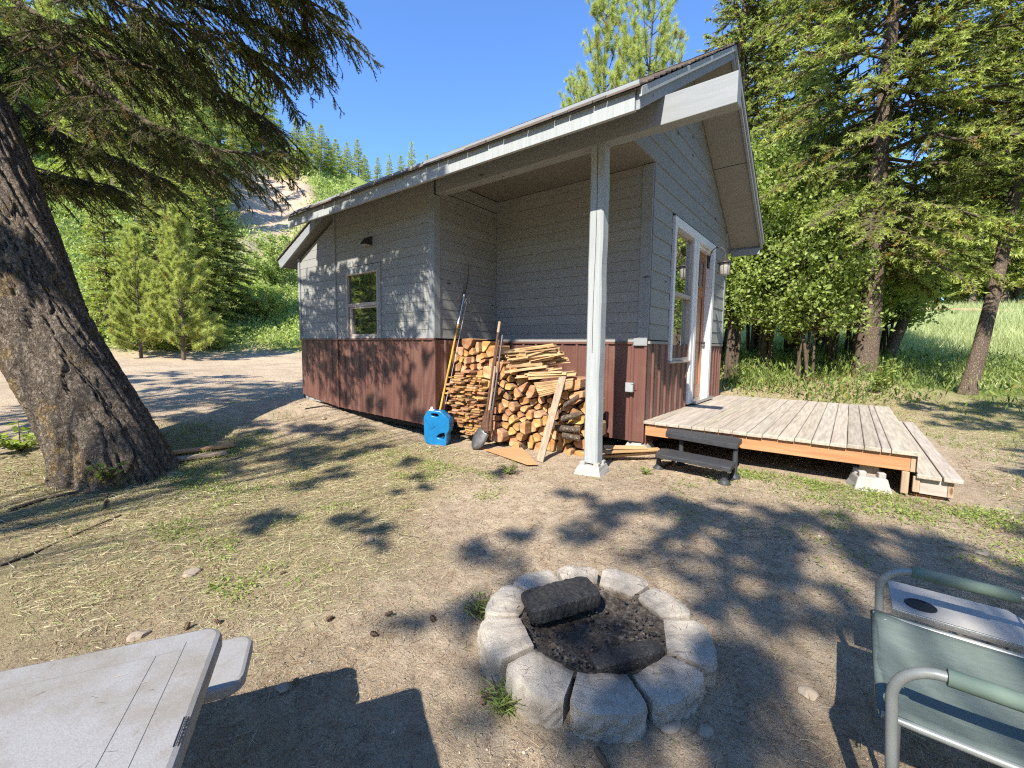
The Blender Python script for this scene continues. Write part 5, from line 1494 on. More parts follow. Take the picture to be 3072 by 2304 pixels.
def needle_branches(paths, L, rg, tw_per_m, n_per_m, bl, bw, tint_lo=.1, tint_hi=1.0, twig_len=.5, spread=.9, dens_start=.15, droop=.0, dead=.03, rot_tint=None, hang=.0):
    """paths (n,k,3): branch centre lines. Makes side twigs (fronds) and needle triangles along them."""
    n, k, _ = paths.shape
    T = max(1, int(1)); Ps = []; Ds = []; Ls = []; Ts = []
    seglen = np.linalg.norm(np.diff(paths, axis=1), axis=2); cum = np.concatenate([np.zeros((n, 1)), np.cumsum(seglen, 1)], 1); tot = cum[:, -1]
    cnt = np.maximum(2, (tot*tw_per_m).astype(int)); bi = np.repeat(np.arange(n), cnt); m = len(bi)
    u = dens_start+(1-dens_start)*rg.random(m)**.85
    s = u*tot[bi]
    j = np.clip((cum[bi] < s[:, None]).sum(1)-1, 0, k-2)
    t = (s-cum[bi, j])/np.maximum(seglen[bi, j], 1e-6)
    P = paths[bi, j]*(1-t)[:, None]+paths[bi, j+1]*t[:, None]; D = nrm(paths[bi, j+1]-paths[bi, j])
    side = nrm(np.cross(D, np.array([0, 0, 1.0])))*np.where(rg.random(m) < .5, 1, -1)[:, None]
    f = rg.uniform(.35, 1.0, m)[:, None]
    TD = nrm(D*(.75)+side*spread*f+rg.normal(size=(m, 3))*.16+np.array([0, 0, -1.0])*(droop+hang*rg.random((m, 1))))
    TL = twig_len*L[bi]*(1.05-u)*rg.uniform(.5, 1.15, m)+twig_len*.18*L[bi].mean()
    # needles
    c2 = np.maximum(3, (TL*n_per_m).astype(int)); ti = np.repeat(np.arange(m), c2); q = len(ti)
    w = rg.random(q)
    NP = P[ti]+TD[ti]*(w*TL[ti])[:, None]+np.array([0, 0, -1.0])*(droop*.4*(w**2)*TL[ti])[:, None]
    ND = nrm(TD[ti]*.75+nrm(rg.normal(size=(q, 3)))*.75)
    NL = bl*rg.uniform(.6, 1.25, q); NW = bw*rg.uniform(.7, 1.2, q)
    bt = rg.random(n)[bi][ti]*.35
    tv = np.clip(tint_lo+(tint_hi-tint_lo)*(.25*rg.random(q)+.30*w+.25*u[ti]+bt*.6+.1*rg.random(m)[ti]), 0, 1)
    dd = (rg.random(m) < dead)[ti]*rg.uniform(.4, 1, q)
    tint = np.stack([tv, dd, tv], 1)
    v, fcs, tt = blades(NP, ND, NL, NW, rg, tint)
    # twig wood as thin 3-sided tubes
    tp = np.stack([P, P+TD*TL[:, None]*.9], 1); wv, wf = taper_tubes(tp, np.stack([np.full(m, .004*bw/.004), np.full(m, .0015)], 1)*.8, 3)
    return v, fcs, tt, wv, wf
def conifer_data(seed, H, R, base=.12, nbr=90, tw=9, npm=34, bl=.10, bw=.02, droop=.25, shape=1.0, trunk_r=.16, twl=.42, up=0.15, irregular=.25, dead=.03, lo=.0, hi=1.0):
    rg = np.random.default_rng(seed)
    hz = base+(1-base)*np.sort(rg.random(nbr)**.9); z0 = hz*H
    Lb = R*((1-hz)**shape*.93+.07)*rg.uniform(1-irregular, 1.1, nbr)
    Lb *= np.clip(.55+(hz-base)/.12*.45, .55, 1)
    az = rg.random(nbr)*.8+np.arange(nbr)*2.39996
    k = 7; t = np.linspace(0, 1, k)
    el = up+(hz-.4)*.9
    dirh = np.stack([np.cos(az), np.sin(az)], 1)
    paths = np.empty((nbr, k, 3))
    for i, tt in enumerate(t):
        paths[:, i, :2] = dirh*(Lb*tt)[:, None]+rg.normal(size=(nbr, 2))*.02*Lb[:, None]*tt
        paths[:, i, 2] = z0+Lb*(el*tt-droop*tt*tt*1.1+droop*.35*tt**4)+rg.normal(size=nbr)*.012*Lb
    v, f, tt_, wv, wf = needle_branches(paths, Lb, rg, tw, npm, bl, bw, lo, hi, twl, .9, .12, .08, dead)
    rad = np.maximum(.004, (.010+.009*Lb)[:, None]*(1-.85*t)[None])
    bv, bf = taper_tubes(paths, rad, 4)
    # trunk
    kt = 14; zz = np.linspace(0, 1, kt); tp = np.zeros((1, kt, 3)); tp[0, :, 2] = zz*H*1.0-.2; tp[0, :, 0] = .03*R*np.sin(zz*5+seed); tp[0, :, 1] = .03*R*np.cos(zz*4+seed)-.03*R
    tr = trunk_r*(1-zz*.97)*(1+.5*np.exp(-zz*25)); tv, tf = taper_tubes(tp, tr[None], 12)
    # leader tuft
    n = 260; P = np.zeros((n, 3)); P[:, 2] = H*(1-.06*rg.random(n)); D = nrm(np.concatenate([rg.normal(size=(n, 2))*.6, np.abs(rg.normal(size=(n, 1)))+.6], 1))
    lv, lf, lt = blades(P, D, np.full(n, bl*1.1), np.full(n, bw), rg, np.stack([np.full(n, hi*.8), np.zeros(n), np.zeros(n)], 1))
    V_ = np.concatenate([v, lv]); Fc = np.concatenate([f, lf+len(v)]); T_ = np.concatenate([tt_, lt])
    wood = (np.concatenate([bv, wv]), np.concatenate([bf, wf+len(bv)])) if tw > 0 else (bv, bf)
    return (V_, Fc, T_), (tv, tf), wood
class TreeKind:
    def __init__(s, crown, trunk, limbs, mc, mt_, fine=True):
        s.c = npmesh('crown', crown[0], crown[1], [MT[mc]], tint=crown[2]); s.t = npmesh('trunk', trunk[0], trunk[1], [MT[mt_]], smooth=True)
        s.l = npmesh('limbs', limbs[0], limbs[1], [MT['twig']], smooth=True)
def place(kind, name, x, y, label, cat='tree', group=None, sc=1, rz=0, z=None, limbs=True, tilt=(0, 0), scz=None):
    z = float(gz(x, y)) if z is None else z
    o = empty(name, (x, y, z-.05)); o.rotation_euler = (tilt[0], tilt[1], rz); o.scale = (sc, sc, scz or sc)
    link(bpy.data.objects.new('trunk', kind.t), o); link(bpy.data.objects.new('crown', kind.c), o)
    if limbs: link(bpy.data.objects.new('limbs', kind.l), o)
    return tag(o, label, cat, group)

def pine_data(seed, H, R, base=.2, nbr=60, tufts=8, needles=26, bl=.17, bw=.012, trunk_r=.14, shape=.8, up=.35, curve=.25):
    rg = np.random.default_rng(seed)
    hz = base+(1-base)*np.sort(rg.random(nbr)); Lb = R*((1-hz)**shape*.85+.15)*rg.uniform(.6, 1.1, nbr); az = np.arange(nbr)*2.39996+rg.random(nbr)
    k = 6; t = np.linspace(0, 1, k); paths = np.empty((nbr, k, 3))
    for i, tt in enumerate(t):
        paths[:, i, :2] = np.stack([np.cos(az), np.sin(az)], 1)*(Lb*tt)[:, None]
        paths[:, i, 2] = hz*H*.985+Lb*(up*tt*.6+curve*tt*tt*1.5)*(.4+hz)
    # secondary shoots
    cnt = np.maximum(3, (tufts*Lb/R*1.4).astype(int)+2); bi = np.repeat(np.arange(nbr), cnt); m = len(bi); u = rg.uniform(.3, 1, m)
    j = np.minimum((u*(k-1)).astype(int), k-2); tt = u*(k-1)-j
    P = paths[bi, j]*(1-tt)[:, None]+paths[bi, j+1]*tt[:, None]; D = nrm(paths[bi, j+1]-paths[bi, j])
    TD = nrm(D*.7+nrm(rg.normal(size=(m, 3)))*.55+np.array([0, 0, .45])); TL = .32*Lb[bi]*rg.uniform(.4, 1, m)*(1.1-u*.6)
    TP = np.stack([P, P+TD*TL[:, None]], 1)
    # needles bottlebrush on outer part of shoots
    c2 = np.full(m, needles); ti = np.repeat(np.arange(m), c2); q = len(ti); w = .25+.8*rg.random(q)
    NP = P[ti]+TD[ti]*(w*TL[ti])[:, None]; ND = nrm(TD[ti]*.8+nrm(rg.normal(size=(q, 3)))*.85)
    tv = np.clip(.15+.35*rg.random(q)+.3*w+.25*rg.random(m)[ti], 0, 1)
    v, f, t_ = blades(NP, ND, bl*rg.uniform(.7, 1.15, q), np.full(q, bw), rg, np.stack([tv, (rg.random(m)[ti] < .03)*.8, tv], 1))
    rad = (.01+.012*Lb)[:, None]*(1-.7*t)[None]; bv, bf = taper_tubes(paths, rad, 5); wv, wf = taper_tubes(TP, np.tile([[.008, .005]], (m, 1)), 4)
    kt = 14; zz = np.linspace(0, 1, kt); tp = np.zeros((1, kt, 3)); tp[0, :, 2] = zz*H-.2; tp[0, :, 0] = .05*np.sin(zz*6+seed)
    tv_, tf = taper_tubes(tp, (trunk_r*(1-zz*.93))[None], 12)
    return (v, f, t_), (tv_, tf), (np.concatenate([bv, wv]), np.concatenate([bf, wf+len(bv)]))
def broad_data(seed, H, R, stems=5, clumps=260, leaves=60, ll=.08, lw=.05, stem_r=.045, low=.25, lean=.5, crown_low=.3):
    rg = np.random.default_rng(seed); k = 9; t = np.linspace(0, 1, k)
    az = rg.uniform(0, 6.28, stems); ln = rg.uniform(.3, 1, stems)*lean*R
    sp = np.empty((stems, k, 3)); off = rg.normal(size=(stems, 2))*.12
    for i, tt in enumerate(t):
        sp[:, i, :2] = off+np.stack([np.cos(az), np.sin(az)], 1)*(ln*tt**1.4)[:, None]+rg.normal(size=(stems, 2))*.05*tt
        sp[:, i, 2] = H*tt*rg.uniform(.9, .9)-.1
    srad = stem_r*rg.uniform(.6, 1.2, stems)[:, None]*(1-.8*t)[None]; sv, sf = taper_tubes(sp, srad, 8)
    # branches off the stems
    nb = clumps; si = rg.integers(0, stems, nb); u = crown_low+(1-crown_low)*rg.random(nb)**.8; j = np.minimum((u*(k-1)).astype(int), k-2); tt = u*(k-1)-j
    P = sp[si, j]*(1-tt)[:, None]+sp[si, j+1]*tt[:, None]; a = rg.uniform(0, 6.28, nb); Lb = R*rg.uniform(.25, .95, nb)*np.sqrt(np.clip(1.15-u, .05, 1))*np.clip((u-crown_low)/.15+.35, .35, 1)
    D = nrm(np.stack([np.cos(a), np.sin(a), rg.uniform(.05, .9, nb)], 1)); E = P+D*Lb[:, None]; mid = (P+E)/2+rg.normal(size=(nb, 3))*.06*Lb[:, None]
    bp = np.stack([P, mid, E], 1); bv, bf = taper_tubes(bp, np.stack([.012+.006*Lb, .008+.004*Lb, np.full(nb, .003)], 1), 4)
    ci = np.repeat(np.arange(nb), leaves); q = len(ci); w = rg.uniform(.35, 1.08, q)
    LP = P[ci]+(E-P)[ci]*w[:, None]+rg.normal(size=(q, 3))*.13*np.minimum(1, Lb[ci])[:, None]*R*.55
    LD = nrm(D[ci]*.4+rg.normal(size=(q, 3))+np.array([0, 0, -.25]))
    tv = np.clip(.25+.4*rg.random(q)+.35*rg.random(nb)[ci], 0, 1)
    v, f, t_ = leaves4(LP, LD, ll*rg.uniform(.6, 1.2, q), lw*rg.uniform(.7, 1.2, q), rg, np.stack([tv, np.zeros(q), tv], 1))
    return (v, f, t_), (sv, sf), (bv, bf)

# ---------------------------------------------------------------- kinds
K = {}
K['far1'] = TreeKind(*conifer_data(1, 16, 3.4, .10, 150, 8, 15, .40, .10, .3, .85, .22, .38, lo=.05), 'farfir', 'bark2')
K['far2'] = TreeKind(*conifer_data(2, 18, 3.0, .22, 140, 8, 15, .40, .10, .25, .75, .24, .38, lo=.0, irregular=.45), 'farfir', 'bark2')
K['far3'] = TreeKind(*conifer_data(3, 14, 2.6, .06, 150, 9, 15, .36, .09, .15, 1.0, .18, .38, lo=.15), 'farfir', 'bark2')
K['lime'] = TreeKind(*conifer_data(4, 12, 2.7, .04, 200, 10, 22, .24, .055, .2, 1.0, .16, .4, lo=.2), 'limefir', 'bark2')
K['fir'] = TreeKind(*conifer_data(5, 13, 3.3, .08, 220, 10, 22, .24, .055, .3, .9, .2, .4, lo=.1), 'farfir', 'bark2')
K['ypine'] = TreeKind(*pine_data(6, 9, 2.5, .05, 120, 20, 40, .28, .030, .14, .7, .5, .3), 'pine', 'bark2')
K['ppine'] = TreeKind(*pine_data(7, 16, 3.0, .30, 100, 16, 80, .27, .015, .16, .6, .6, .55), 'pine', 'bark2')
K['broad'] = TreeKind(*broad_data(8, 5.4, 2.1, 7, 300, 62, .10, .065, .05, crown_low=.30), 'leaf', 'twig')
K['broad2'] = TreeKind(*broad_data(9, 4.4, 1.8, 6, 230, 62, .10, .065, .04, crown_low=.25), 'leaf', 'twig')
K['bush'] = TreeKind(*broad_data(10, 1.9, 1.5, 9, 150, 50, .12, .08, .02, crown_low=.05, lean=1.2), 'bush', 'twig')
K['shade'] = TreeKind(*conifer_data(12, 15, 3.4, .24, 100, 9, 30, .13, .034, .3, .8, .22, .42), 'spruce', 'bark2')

# ================================================================== HERO FIR ON THE LEFT
tb = gpt(245*V, 1018*V); TB = Vector((float(tb[0]), float(tb[1]), float(gz(tb[0], tb[1]))))
dep0 = float((np.array(TB)-CP)@F)
fir = empty('leaning_fir_tree', TB); tag(fir, 'big dark fir with lichen-spotted bark leaning left, its boughs hanging across the upper left', 'tree')
ctr = [(252, 1050, 0), (238, 985, 0), (186, 880, 0), (128, 783, .02), (82, 686, .05), (50, 590, .1), (8, 471, .15), (-45, 310, .25), (-95, 150, .4), (-150, -30, .6), (-210, -260, .9), (-280, -560, 1.2), (-360, -900, 1.5)]
wid = [102, 92, 86, 84, 81, 78, 76, 72, 66, 60, 54, 46, 30]     # half widths in view px
pts = []; rds = []
for (x, y, dd_), w_ in zip(ctr, wid):
    p = atD(x*V, y*V, dep0+dd_); pts.append(p); rds.append(w_*V/FPX*(dep0+dd_))
pts = np.array(pts); rds = np.array(rds)
NTR = 460
tt = np.linspace(0, len(pts)-1, NTR); ii = np.clip(tt.astype(int), 0, len(pts)-2); fr = tt-ii
cp = pts[ii]*(1-fr)[:, None]+pts[ii+1]*fr[:, None]; cr = rds[ii]*(1-fr)+rds[ii+1]*fr
kk = np.ones(27)/27
for d_ in range(3): cp[13:-13, d_] = np.convolve(cp[:, d_], kk, 'valid')
cr[13:-13] = np.convolve(cr, kk, 'valid')
sg = 200; th = np.arange(sg)*2*np.pi/sg
dirs = nrm(np.gradient(cp, axis=0)); ex = nrm(np.cross(dirs, np.array([0, 1.0, 0]))); ey = np.cross(dirs, ex)
L_ = np.cumsum(np.r_[0, np.linalg.norm(np.diff(cp, axis=0), axis=1)])
U, Vv = np.meshgrid(th, L_)
UC, US = np.cos(U), np.sin(U)
wx = fbm(UC*3+Vv*1.2+7, US*3+Vv*1.1+40, 3, 60)*2.2
furrow = 1-np.abs(fbm(UC*5.5+9+wx+Vv*1.6, US*5.5+30+wx-Vv*1.4, 4, 61)*2-1)
plates = np.floor(fbm(UC*9+Vv*3.1+3, US*9-Vv*2.7+50, 3, 62)*7)/7*.7+.3*fbm(UC*22+Vv*9, US*22-Vv*8+90, 3, 63)
fl_ = (1+.09*np.exp(-Vv*4.5)+.07*np.cos(U*4+1)*np.exp(-Vv*2.2)+.06*np.cos(U*7+.4)*np.exp(-Vv*3.0))
rad = cr[:, None]*fl_+.042*(plates-.5)-.075*np.clip(furrow-.82, 0, 1)/.18*.6+.012*(fbm(UC*30+Vv*18, US*30+Vv*14+10, 2, 64)-.5)
v3 = cp[:, None]+ex[:, None]*(np.cos(U)*rad)[..., None]+ey[:, None]*(np.sin(U)*rad)[..., None]
idx = np.arange(NTR*sg).reshape(NTR, sg); nx = np.roll(idx, -1, 1)
q = np.stack([idx[:-1], nx[:-1], nx[1:], idx[1:]], -1).reshape(-1, 4)
vv = v3.reshape(-1, 3)-np.array(TB); vv[:sg, 2] -= .15
o = npobj('trunk', vv, q[:, ::-1], [MT['bark']], fir, smooth=True)

rg = np.random.default_rng(77)
def curve_px(pl, k=10):
    """pl: list of (x, y, depth) in view px -> smooth world path"""
    P = np.array([atD(x*V, y*V, d) for x, y, d in pl]); t = np.linspace(0, len(P)-1, k); i = np.clip(t.astype(int), 0, len(P)-2); f_ = t-i
    # catmull-rom
    out_ = []
    for a, fr_ in zip(i, f_):
        p0 = P[max(a-1, 0)]; p1 = P[a]; p2 = P[a+1]; p3 = P[min(a+2, len(P)-1)]
        out_.append(.5*((2*p1)+(-p0+p2)*fr_+(2*p0-5*p1+4*p2-p3)*fr_**2+(-p0+3*p1-3*p2+p3)*fr_**3))
    return np.array(out_)
main = [
    [(-70, -10, 5.6), (20, 35, 5.2), (130, 135, 4.9), (230, 205, 4.7), (310, 262, 4.6), (400, 300, 4.6), (500, 330, 4.7), (600, 330, 4.8)],
    [(-60, -60, 5.4), (60, 20, 5.0), (180, 100, 4.8), (300, 140, 4.8), (430, 175, 4.9), (540, 235, 5.0), (585, 265, 5.0)],
    [(-40, -160, 5.0), (140, -90, 4.6), (310, -30, 4.4), (460, 20, 4.4), (580, 60, 4.5), (660, 100, 4.6)],
    [(0, -260, 4.4), (190, -190, 4.0), (370, -130, 3.9), (530, -60, 4.0), (640, 0, 4.2), (665, 30, 4.3)],
    [(-40, -120, 4.7), (120, -60, 4.3), (280, 10, 4.1), (400, 60, 4.1), (510, 100, 4.3), (590, 140, 4.5)],
    [(-60, 140, 5.9), (40, 220, 5.9), (150, 300, 5.9), (260, 345, 5.9), (350, 385, 6.0)],
    [(-10, 330, 6.2), (70, 360, 6.3), (160, 385, 6.4), (240, 400, 6.4)],
    [(-70, 40, 5.9), (60, 120, 5.7), (180, 230, 5.6), (300, 300, 5.6), (420, 350, 5.6), (520, 372, 5.7)],
    [(20, -300, 3.8), (260, -260, 3.5), (430, -200, 3.5), (560, -130, 3.7), (630, -70, 3.9)],
    [(-100, 60, 5.2), (0, 90, 5.0), (120, 60, 4.9), (230, 60, 4.9), (330, 90, 5.0), (420, 130, 5.0)],
]
MP = [curve_px(m_, 12) for m_ in main]
# secondary drooping boughs off each main limb
sec = []; secL = []
for mp_ in MP:
    for s_ in np.linspace(.12, .98, 23):
        a = int(s_*11); f_ = s_*11-a; a2 = min(a+1, 11); p = mp_[a]*(1-f_)+mp_[a2]*f_
        d = nrm(mp_[a2]-mp_[a] if a2 > a else mp_[a]-mp_[a-1])
        for sd in (-1, 1):
            side = nrm(np.cross(d, [0, 0, 1.0]))*sd
            L = (1.15-.50*s_)*rg.uniform(.55, 1.2)
            k = 6; pa = [p]
            dr = nrm(d*.7+side*rg.uniform(.4, 1.0)+np.array([0, 0, -.15])+rg.normal(size=3)*.12)
            for i in range(1, k):
                dr = nrm(dr+np.array([0, 0, -.10])+rg.normal(size=3)*.05); pa.append(pa[-1]+dr*L/(k-1))
            sec.append(pa); secL.append(L)
sec = np.array(sec); secL = np.array(secL)
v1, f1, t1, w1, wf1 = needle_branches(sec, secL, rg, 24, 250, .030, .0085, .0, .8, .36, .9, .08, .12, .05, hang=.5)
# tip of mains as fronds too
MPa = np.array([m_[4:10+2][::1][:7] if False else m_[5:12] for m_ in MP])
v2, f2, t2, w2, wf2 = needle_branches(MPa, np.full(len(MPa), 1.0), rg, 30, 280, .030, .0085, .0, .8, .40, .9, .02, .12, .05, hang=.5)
# the rest of the crown, out of the picture, that shades yard and wall
SHN = 130
rgs = np.random.default_rng(5)
hh = rgs.uniform(.30, 1.0, SHN); ci = np.clip(hh*(NTR-1), 0, NTR-1).astype(int); az = rgs.uniform(0, 6.28, SHN)
Lb = (3.4*(1.15-hh)+.5)*rgs.uniform(.7, 1.1, SHN); k = 7; paths = np.empty((SHN, k, 3))
for i in range(k):
    t_ = i/(k-1); paths[:, i] = cp[ci]+np.stack([np.cos(az)*Lb*t_, np.sin(az)*Lb*t_, Lb*(.12*t_-.35*t_*t_)], 1)
# keep those boughs clear of the camera's view
mid = paths[:, 3]-CP; tipp = paths[:, -1]-CP
def inview(pv):
    z_ = pv@F; xx_ = 1536+FPX*(pv@CR)/np.maximum(z_, .05); yy_ = 1152-FPX*(pv@CU)/np.maximum(z_, .05)
    return (z_ > 0) & (xx_ > -160) & (xx_ < 3150) & (yy_ > -160) & (yy_ < 2400)
ok = ~(inview(mid) | inview(tipp) | inview(paths[:, 2]-CP) | inview(paths[:, 1]-CP) | inview(paths[:, 4]-CP) | inview(paths[:, 5]-CP))
ok &= ~((paths[:, -1, 2] < 4.2) & (paths[:, -1, 0] > -7.5))
ok &= (np.linalg.norm(mid, axis=1) > 2.2) & (np.linalg.norm(tipp, axis=1) > 2.0)
# leave the sun its way to the lit yard: boughs reaching to +x and -y low are dropped
g0_ = paths[:, -1]-np.array([.21, -1, .975])*(paths[:, -1][:, 2:3]/.975); litz = (g0_[:, 0] > -5.4) & (g0_[:, 0] < -.6) & (g0_[:, 1] > .2) & (g0_[:, 1] < 3.2)
ok &= ~litz
paths = paths[ok]; Lb = Lb[ok]
v4, f4, t4, w4, wf4 = needle_branches(paths, Lb, rgs, 9, 60, .075, .02, .0, .8, .36, .9, .1, .1, .04)
def cat3(parts):
    vs_, fs_, ts_ = [], [], []; o_ = 0
    for a, b, c in parts: vs_.append(a); fs_.append(b+o_); ts_.append(c); o_ += len(a)
    return np.concatenate(vs_), np.concatenate(fs_), np.concatenate(ts_)
def cat2(parts):
    vs_, fs_ = [], []; o_ = 0
    for a, b in parts: vs_.append(a); fs_.append(b+o_); o_ += len(a)
    return np.concatenate(vs_), np.concatenate(fs_)
cv, cf, ct = cat3([(v1, f1, t1), (v2, f2, t2), (v4, f4, t4)])
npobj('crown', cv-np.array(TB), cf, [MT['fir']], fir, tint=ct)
mpath = np.array(MP); mr = np.linspace(.055, .008, 12)[None]*np.array([1.05, .8, .8, .7, .6, .7, .4, .7, .6, .5])[:, None]
wv_, wf_ = cat2([taper_tubes(mpath, mr, 8), taper_tubes(sec, np.tile(np.linspace(.010, .003, 6), (len(sec), 1)), 4), (w1, wf1), (w2, wf2), taper_tubes(paths, np.tile(np.linspace(.04, .005, 7), (len(paths), 1)), 5)])
npobj('limbs', wv_-np.array(TB), wf_, [MT['twig']], fir, smooth=True)

# ================================================================== RIGHT SIDE TREES
def conifer_custom(name, base, H, R, label, seed, mc='spruce', nbr=150, tw=10, npm=42, bl=.085, bw=.02, trunk_r=.3, basef=.3, droop=.35, lean=(0, 0), shape=.7, up=.1, azfilter=None, dead=.05, hi=1.0, group=None, twl=.36, rootw=.35):
    crown, trunk, limbs = conifer_data(seed, H, R, basef, nbr, tw, npm, bl, bw, droop, shape, trunk_r, twl, up, .3, dead, 0, hi)
    def sh(v):
        v = v.copy(); v[:, 0] += lean[0]*v[:, 2]; v[:, 1] += lean[1]*v[:, 2]; return v
    # thicker finer trunk
    kt = 60; zz = np.linspace(0, 1, kt); sg_ = 28; th_ = np.arange(sg_)*2*np.pi/sg_
    U_, Z_ = np.meshgrid(th_, zz*H)
    rr0 = trunk_r*(1-zz*.9)*(1+rootw*np.exp(-zz*H*2.2))
    pl = fbm(U_*5+seed, Z_*4, 3, seed)
    rr1 = rr0[:, None]*(1+.12*(pl-.5)+.06*np.cos(U_*4)*np.exp(-Z_*1.5))
    tv = np.stack([np.cos(U_)*rr1+.04*np.sin(Z_*.7), np.sin(U_)*rr1, Z_-.25], -1).reshape(-1, 3)
    ix = np.arange(kt*sg_).reshape(kt, sg_); nx_ = np.roll(ix, -1, 1); tf = np.stack([ix[:-1], nx_[:-1], nx_[1:], ix[1:]], -1).reshape(-1, 4)
    o = empty(name, base)
    npobj('trunk', sh(tv), tf, [MT['bark2']], o, smooth=True); npobj('crown', sh(crown[0]), crown[1], [MT[mc]], o, tint=crown[2]); npobj('limbs', sh(limbs[0]), limbs[1], [MT['twig']], o, smooth=True)
    return tag(o, label, 'tree', group)
def base_at(x, y, zguess):
    p = onZ(x*V, y*V, zguess); return (float(p[0]), float(p[1]), zguess)
# big spruce behind the deck
bA = gpt(1866*V, 812*V); bA = (float(bA[0]), float(bA[1]), float(gz(bA[0], bA[1])))
dA = float((np.array(bA)-CP)@F)
conifer_custom('big_spruce_tree', bA, 17, 4.6, 'tall spruce with thick pale trunk and drooping yellow-green boughs behind the deck', 31, nbr=270, tw=17, npm=72, bl=.085, bw=.028, trunk_r=23*V/FPX*dA*.85, basef=.17, droop=.42, shape=.55, lean=(.0, .0), up=.05, dead=.06, twl=.34)
# leaning dark pine at the right edge
bC = gpt(2088*V, 852*V); bC = (float(bC[0]), float(bC[1]), float(gz(bC[0], bC[1])))
dC = float((np.array(bC)-CP)@F); tpC = atD(2215*V, 330*V, dC*1.0)
ln = ((tpC[0]-bC[0])/(tpC[2]-bC[2]), (tpC[1]-bC[1])/(tpC[2]-bC[2]))
conifer_custom('leaning_spruce_tree', bC, 15, 3.9, 'dark-trunked spruce leaning right at the right edge of the yard', 32, nbr=210, tw=16, npm=62, bl=.085, bw=.028, trunk_r=15*V/FPX*dC*.9, basef=.30, droop=.35, shape=.6, lean=ln, up=.05, hi=.7, twl=.34)
K['spruce'] = TreeKind(*conifer_data(41, 17, 3.6, .20, 230, 12, 36, .13, .045, .4, .6, .25, .36, .05, .3), 'spruce', 'bark2')
for px, dist, sc, lab in ((1650, 22, 1.15, 'spruce crown showing behind the thicket left of the big spruce'), (1575, 20, .95, 'spruce crown right beside the gable rake')):
    d_ = ray(px*V, 1050); h_ = d_[:2]/np.linalg.norm(d_[:2]); place(K['spruce'], 'back_row_spruce_tree', float(h_[0]*dist), float(h_[1]*dist), lab, 'tree', None, sc, px*.01)
# thin leaning tree behind the big spruce
bB = gpt(1908*V, 792*V); bB = np.array([bB[0], bB[1], float(gz(bB[0], bB[1]))]); dB = float((bB-CP)@F)
tpB = atD(2040*V, 470*V, dB); ln = ((tpB[0]-bB[0])/(tpB[2]-bB[2]), (tpB[1]-bB[1])/(tpB[2]-bB[2]))
conifer_custom('slanting_fir_tree', tuple(map(float, bB)), 12, 3.0, 'slim dark fir slanting right from the foot of the big spruce', 33, nbr=130, tw=11, npm=44, bl=.10, bw=.028, trunk_r=14*V/FPX*dB*.8, basef=.42, droop=.3, shape=.7, lean=ln, hi=.7, twl=.36)
# thicket of leafy small trees between cabin and spruce
def bpt(px, dist):   # ground point in view column px at horizontal distance
    d = ray(px*V, 1050); h = d[:2]/np.linalg.norm(d[:2]); return float(h[0]*dist), float(h[1]*dist)
for i, (px, dist, kd, sc, rz, lab) in enumerate((
        (1588, 13.0, 'broad', 1.05, .3, 'leafy multi-stemmed small tree nearest the cabin gable'),
        (1660, 14.2, 'broad', 1.2, 2.0, 'tall bright leafy tree in the middle of the thicket'),
        (1725, 13.2, 'broad2', 1.1, 4.0, 'low leafy tree in the thicket with pale bare stems in front'),
        (1790, 14.8, 'broad', 1.05, 5.0, 'leafy tree just left of the big spruce trunk'),
        (1560, 16.0, 'broad', 1.35, 1.0, 'leafy tree deep behind the cabin gable end'),
        (1620, 17.5, 'broad', 1.4, 3.0, 'second-row leafy tree behind the thicket, left part'),
        (1700, 17.8, 'broad', 1.45, 3.6, 'second-row leafy tree behind the thicket, centre part'),
        (1775, 18.5, 'broad', 1.3, .9, 'second-row leafy tree behind the thicket, right part'),
        (1850, 17.0, 'broad2', 1.3, .2, 'leafy shrub showing right behind the big spruce trunk'),
        (1930, 18.5, 'broad2', 1.2, 1.9, 'leafy shrub at the left end of the meadow'))):
    x, y = bpt(px, dist); place(K[kd], 'leafy_tree', x, y, lab, 'tree', None, sc, rz)
# pines over the roof
for px, dist, H_, lab, rz in ((1383, 24, 1.0, 'taller of the two tufted pines rising behind the roof', .4), (1290, 26, .98, 'left one of the tufted pines rising behind the roof', 2.2), (1232, 30, .80, 'smallest pine tip showing left of the two roof pines', 1.1)):
    x, y = bpt(px, dist)
    tz = {1383: -30, 1290: 18, 1232: 215}[px]
    dd = float((np.array([x, y, 0])-CP)@F); zt_ = atD(px*V, tz*V, dd)[2]
    zb0 = float(gz(x, y)); sz = (zt_-zb0)/16.0
    place(K['ppine'], 'roofline_pine_tree', x, y, lab, 'tree', None, 1.0, rz, scz=sz)

# ================================================================== LEFT CONIFERS AND HILLSIDE FOREST
def lt(px, ybase, ytop, kd, Hm, wv, label, name, rz=0.0, group=None):
    p = gpt(px*V, ybase*V); dd = float((p-CP)@F); zt_ = atD(px*V, ytop*V, dd)[2]; zb0 = float(gz(p[0], p[1]))
    sz = (zt_-zb0)/Hm
    place(K[kd], name, float(p[0]), float(p[1]), label, 'tree', group, sz*wv, rz, scz=sz)
lt(397, 778, 458, 'ypine', 9, .80, 'bushy grey-green young pine standing forward by the dirt road', 'young_pine_tree', .2)
lt(305, 772, 498, 'ypine', 9, .80, 'second bushy young pine just left of the foremost one', 'young_pine_tree', 2.4)
lt(238, 735, 395, 'lime', 12, 1.0, 'lime-green fir between the leaning trunk and the young pines', 'lime_fir_tree', 1.0)
lt(372, 730, 325, 'fir', 13, 1.3, 'full green fir rising behind the two young pines', 'fir_tree', .4)
lt(470, 700, 335, 'fir', 13, 1.25, 'dark fir right of the young pines with its trunk foot showing', 'fir_tree', 2.0)
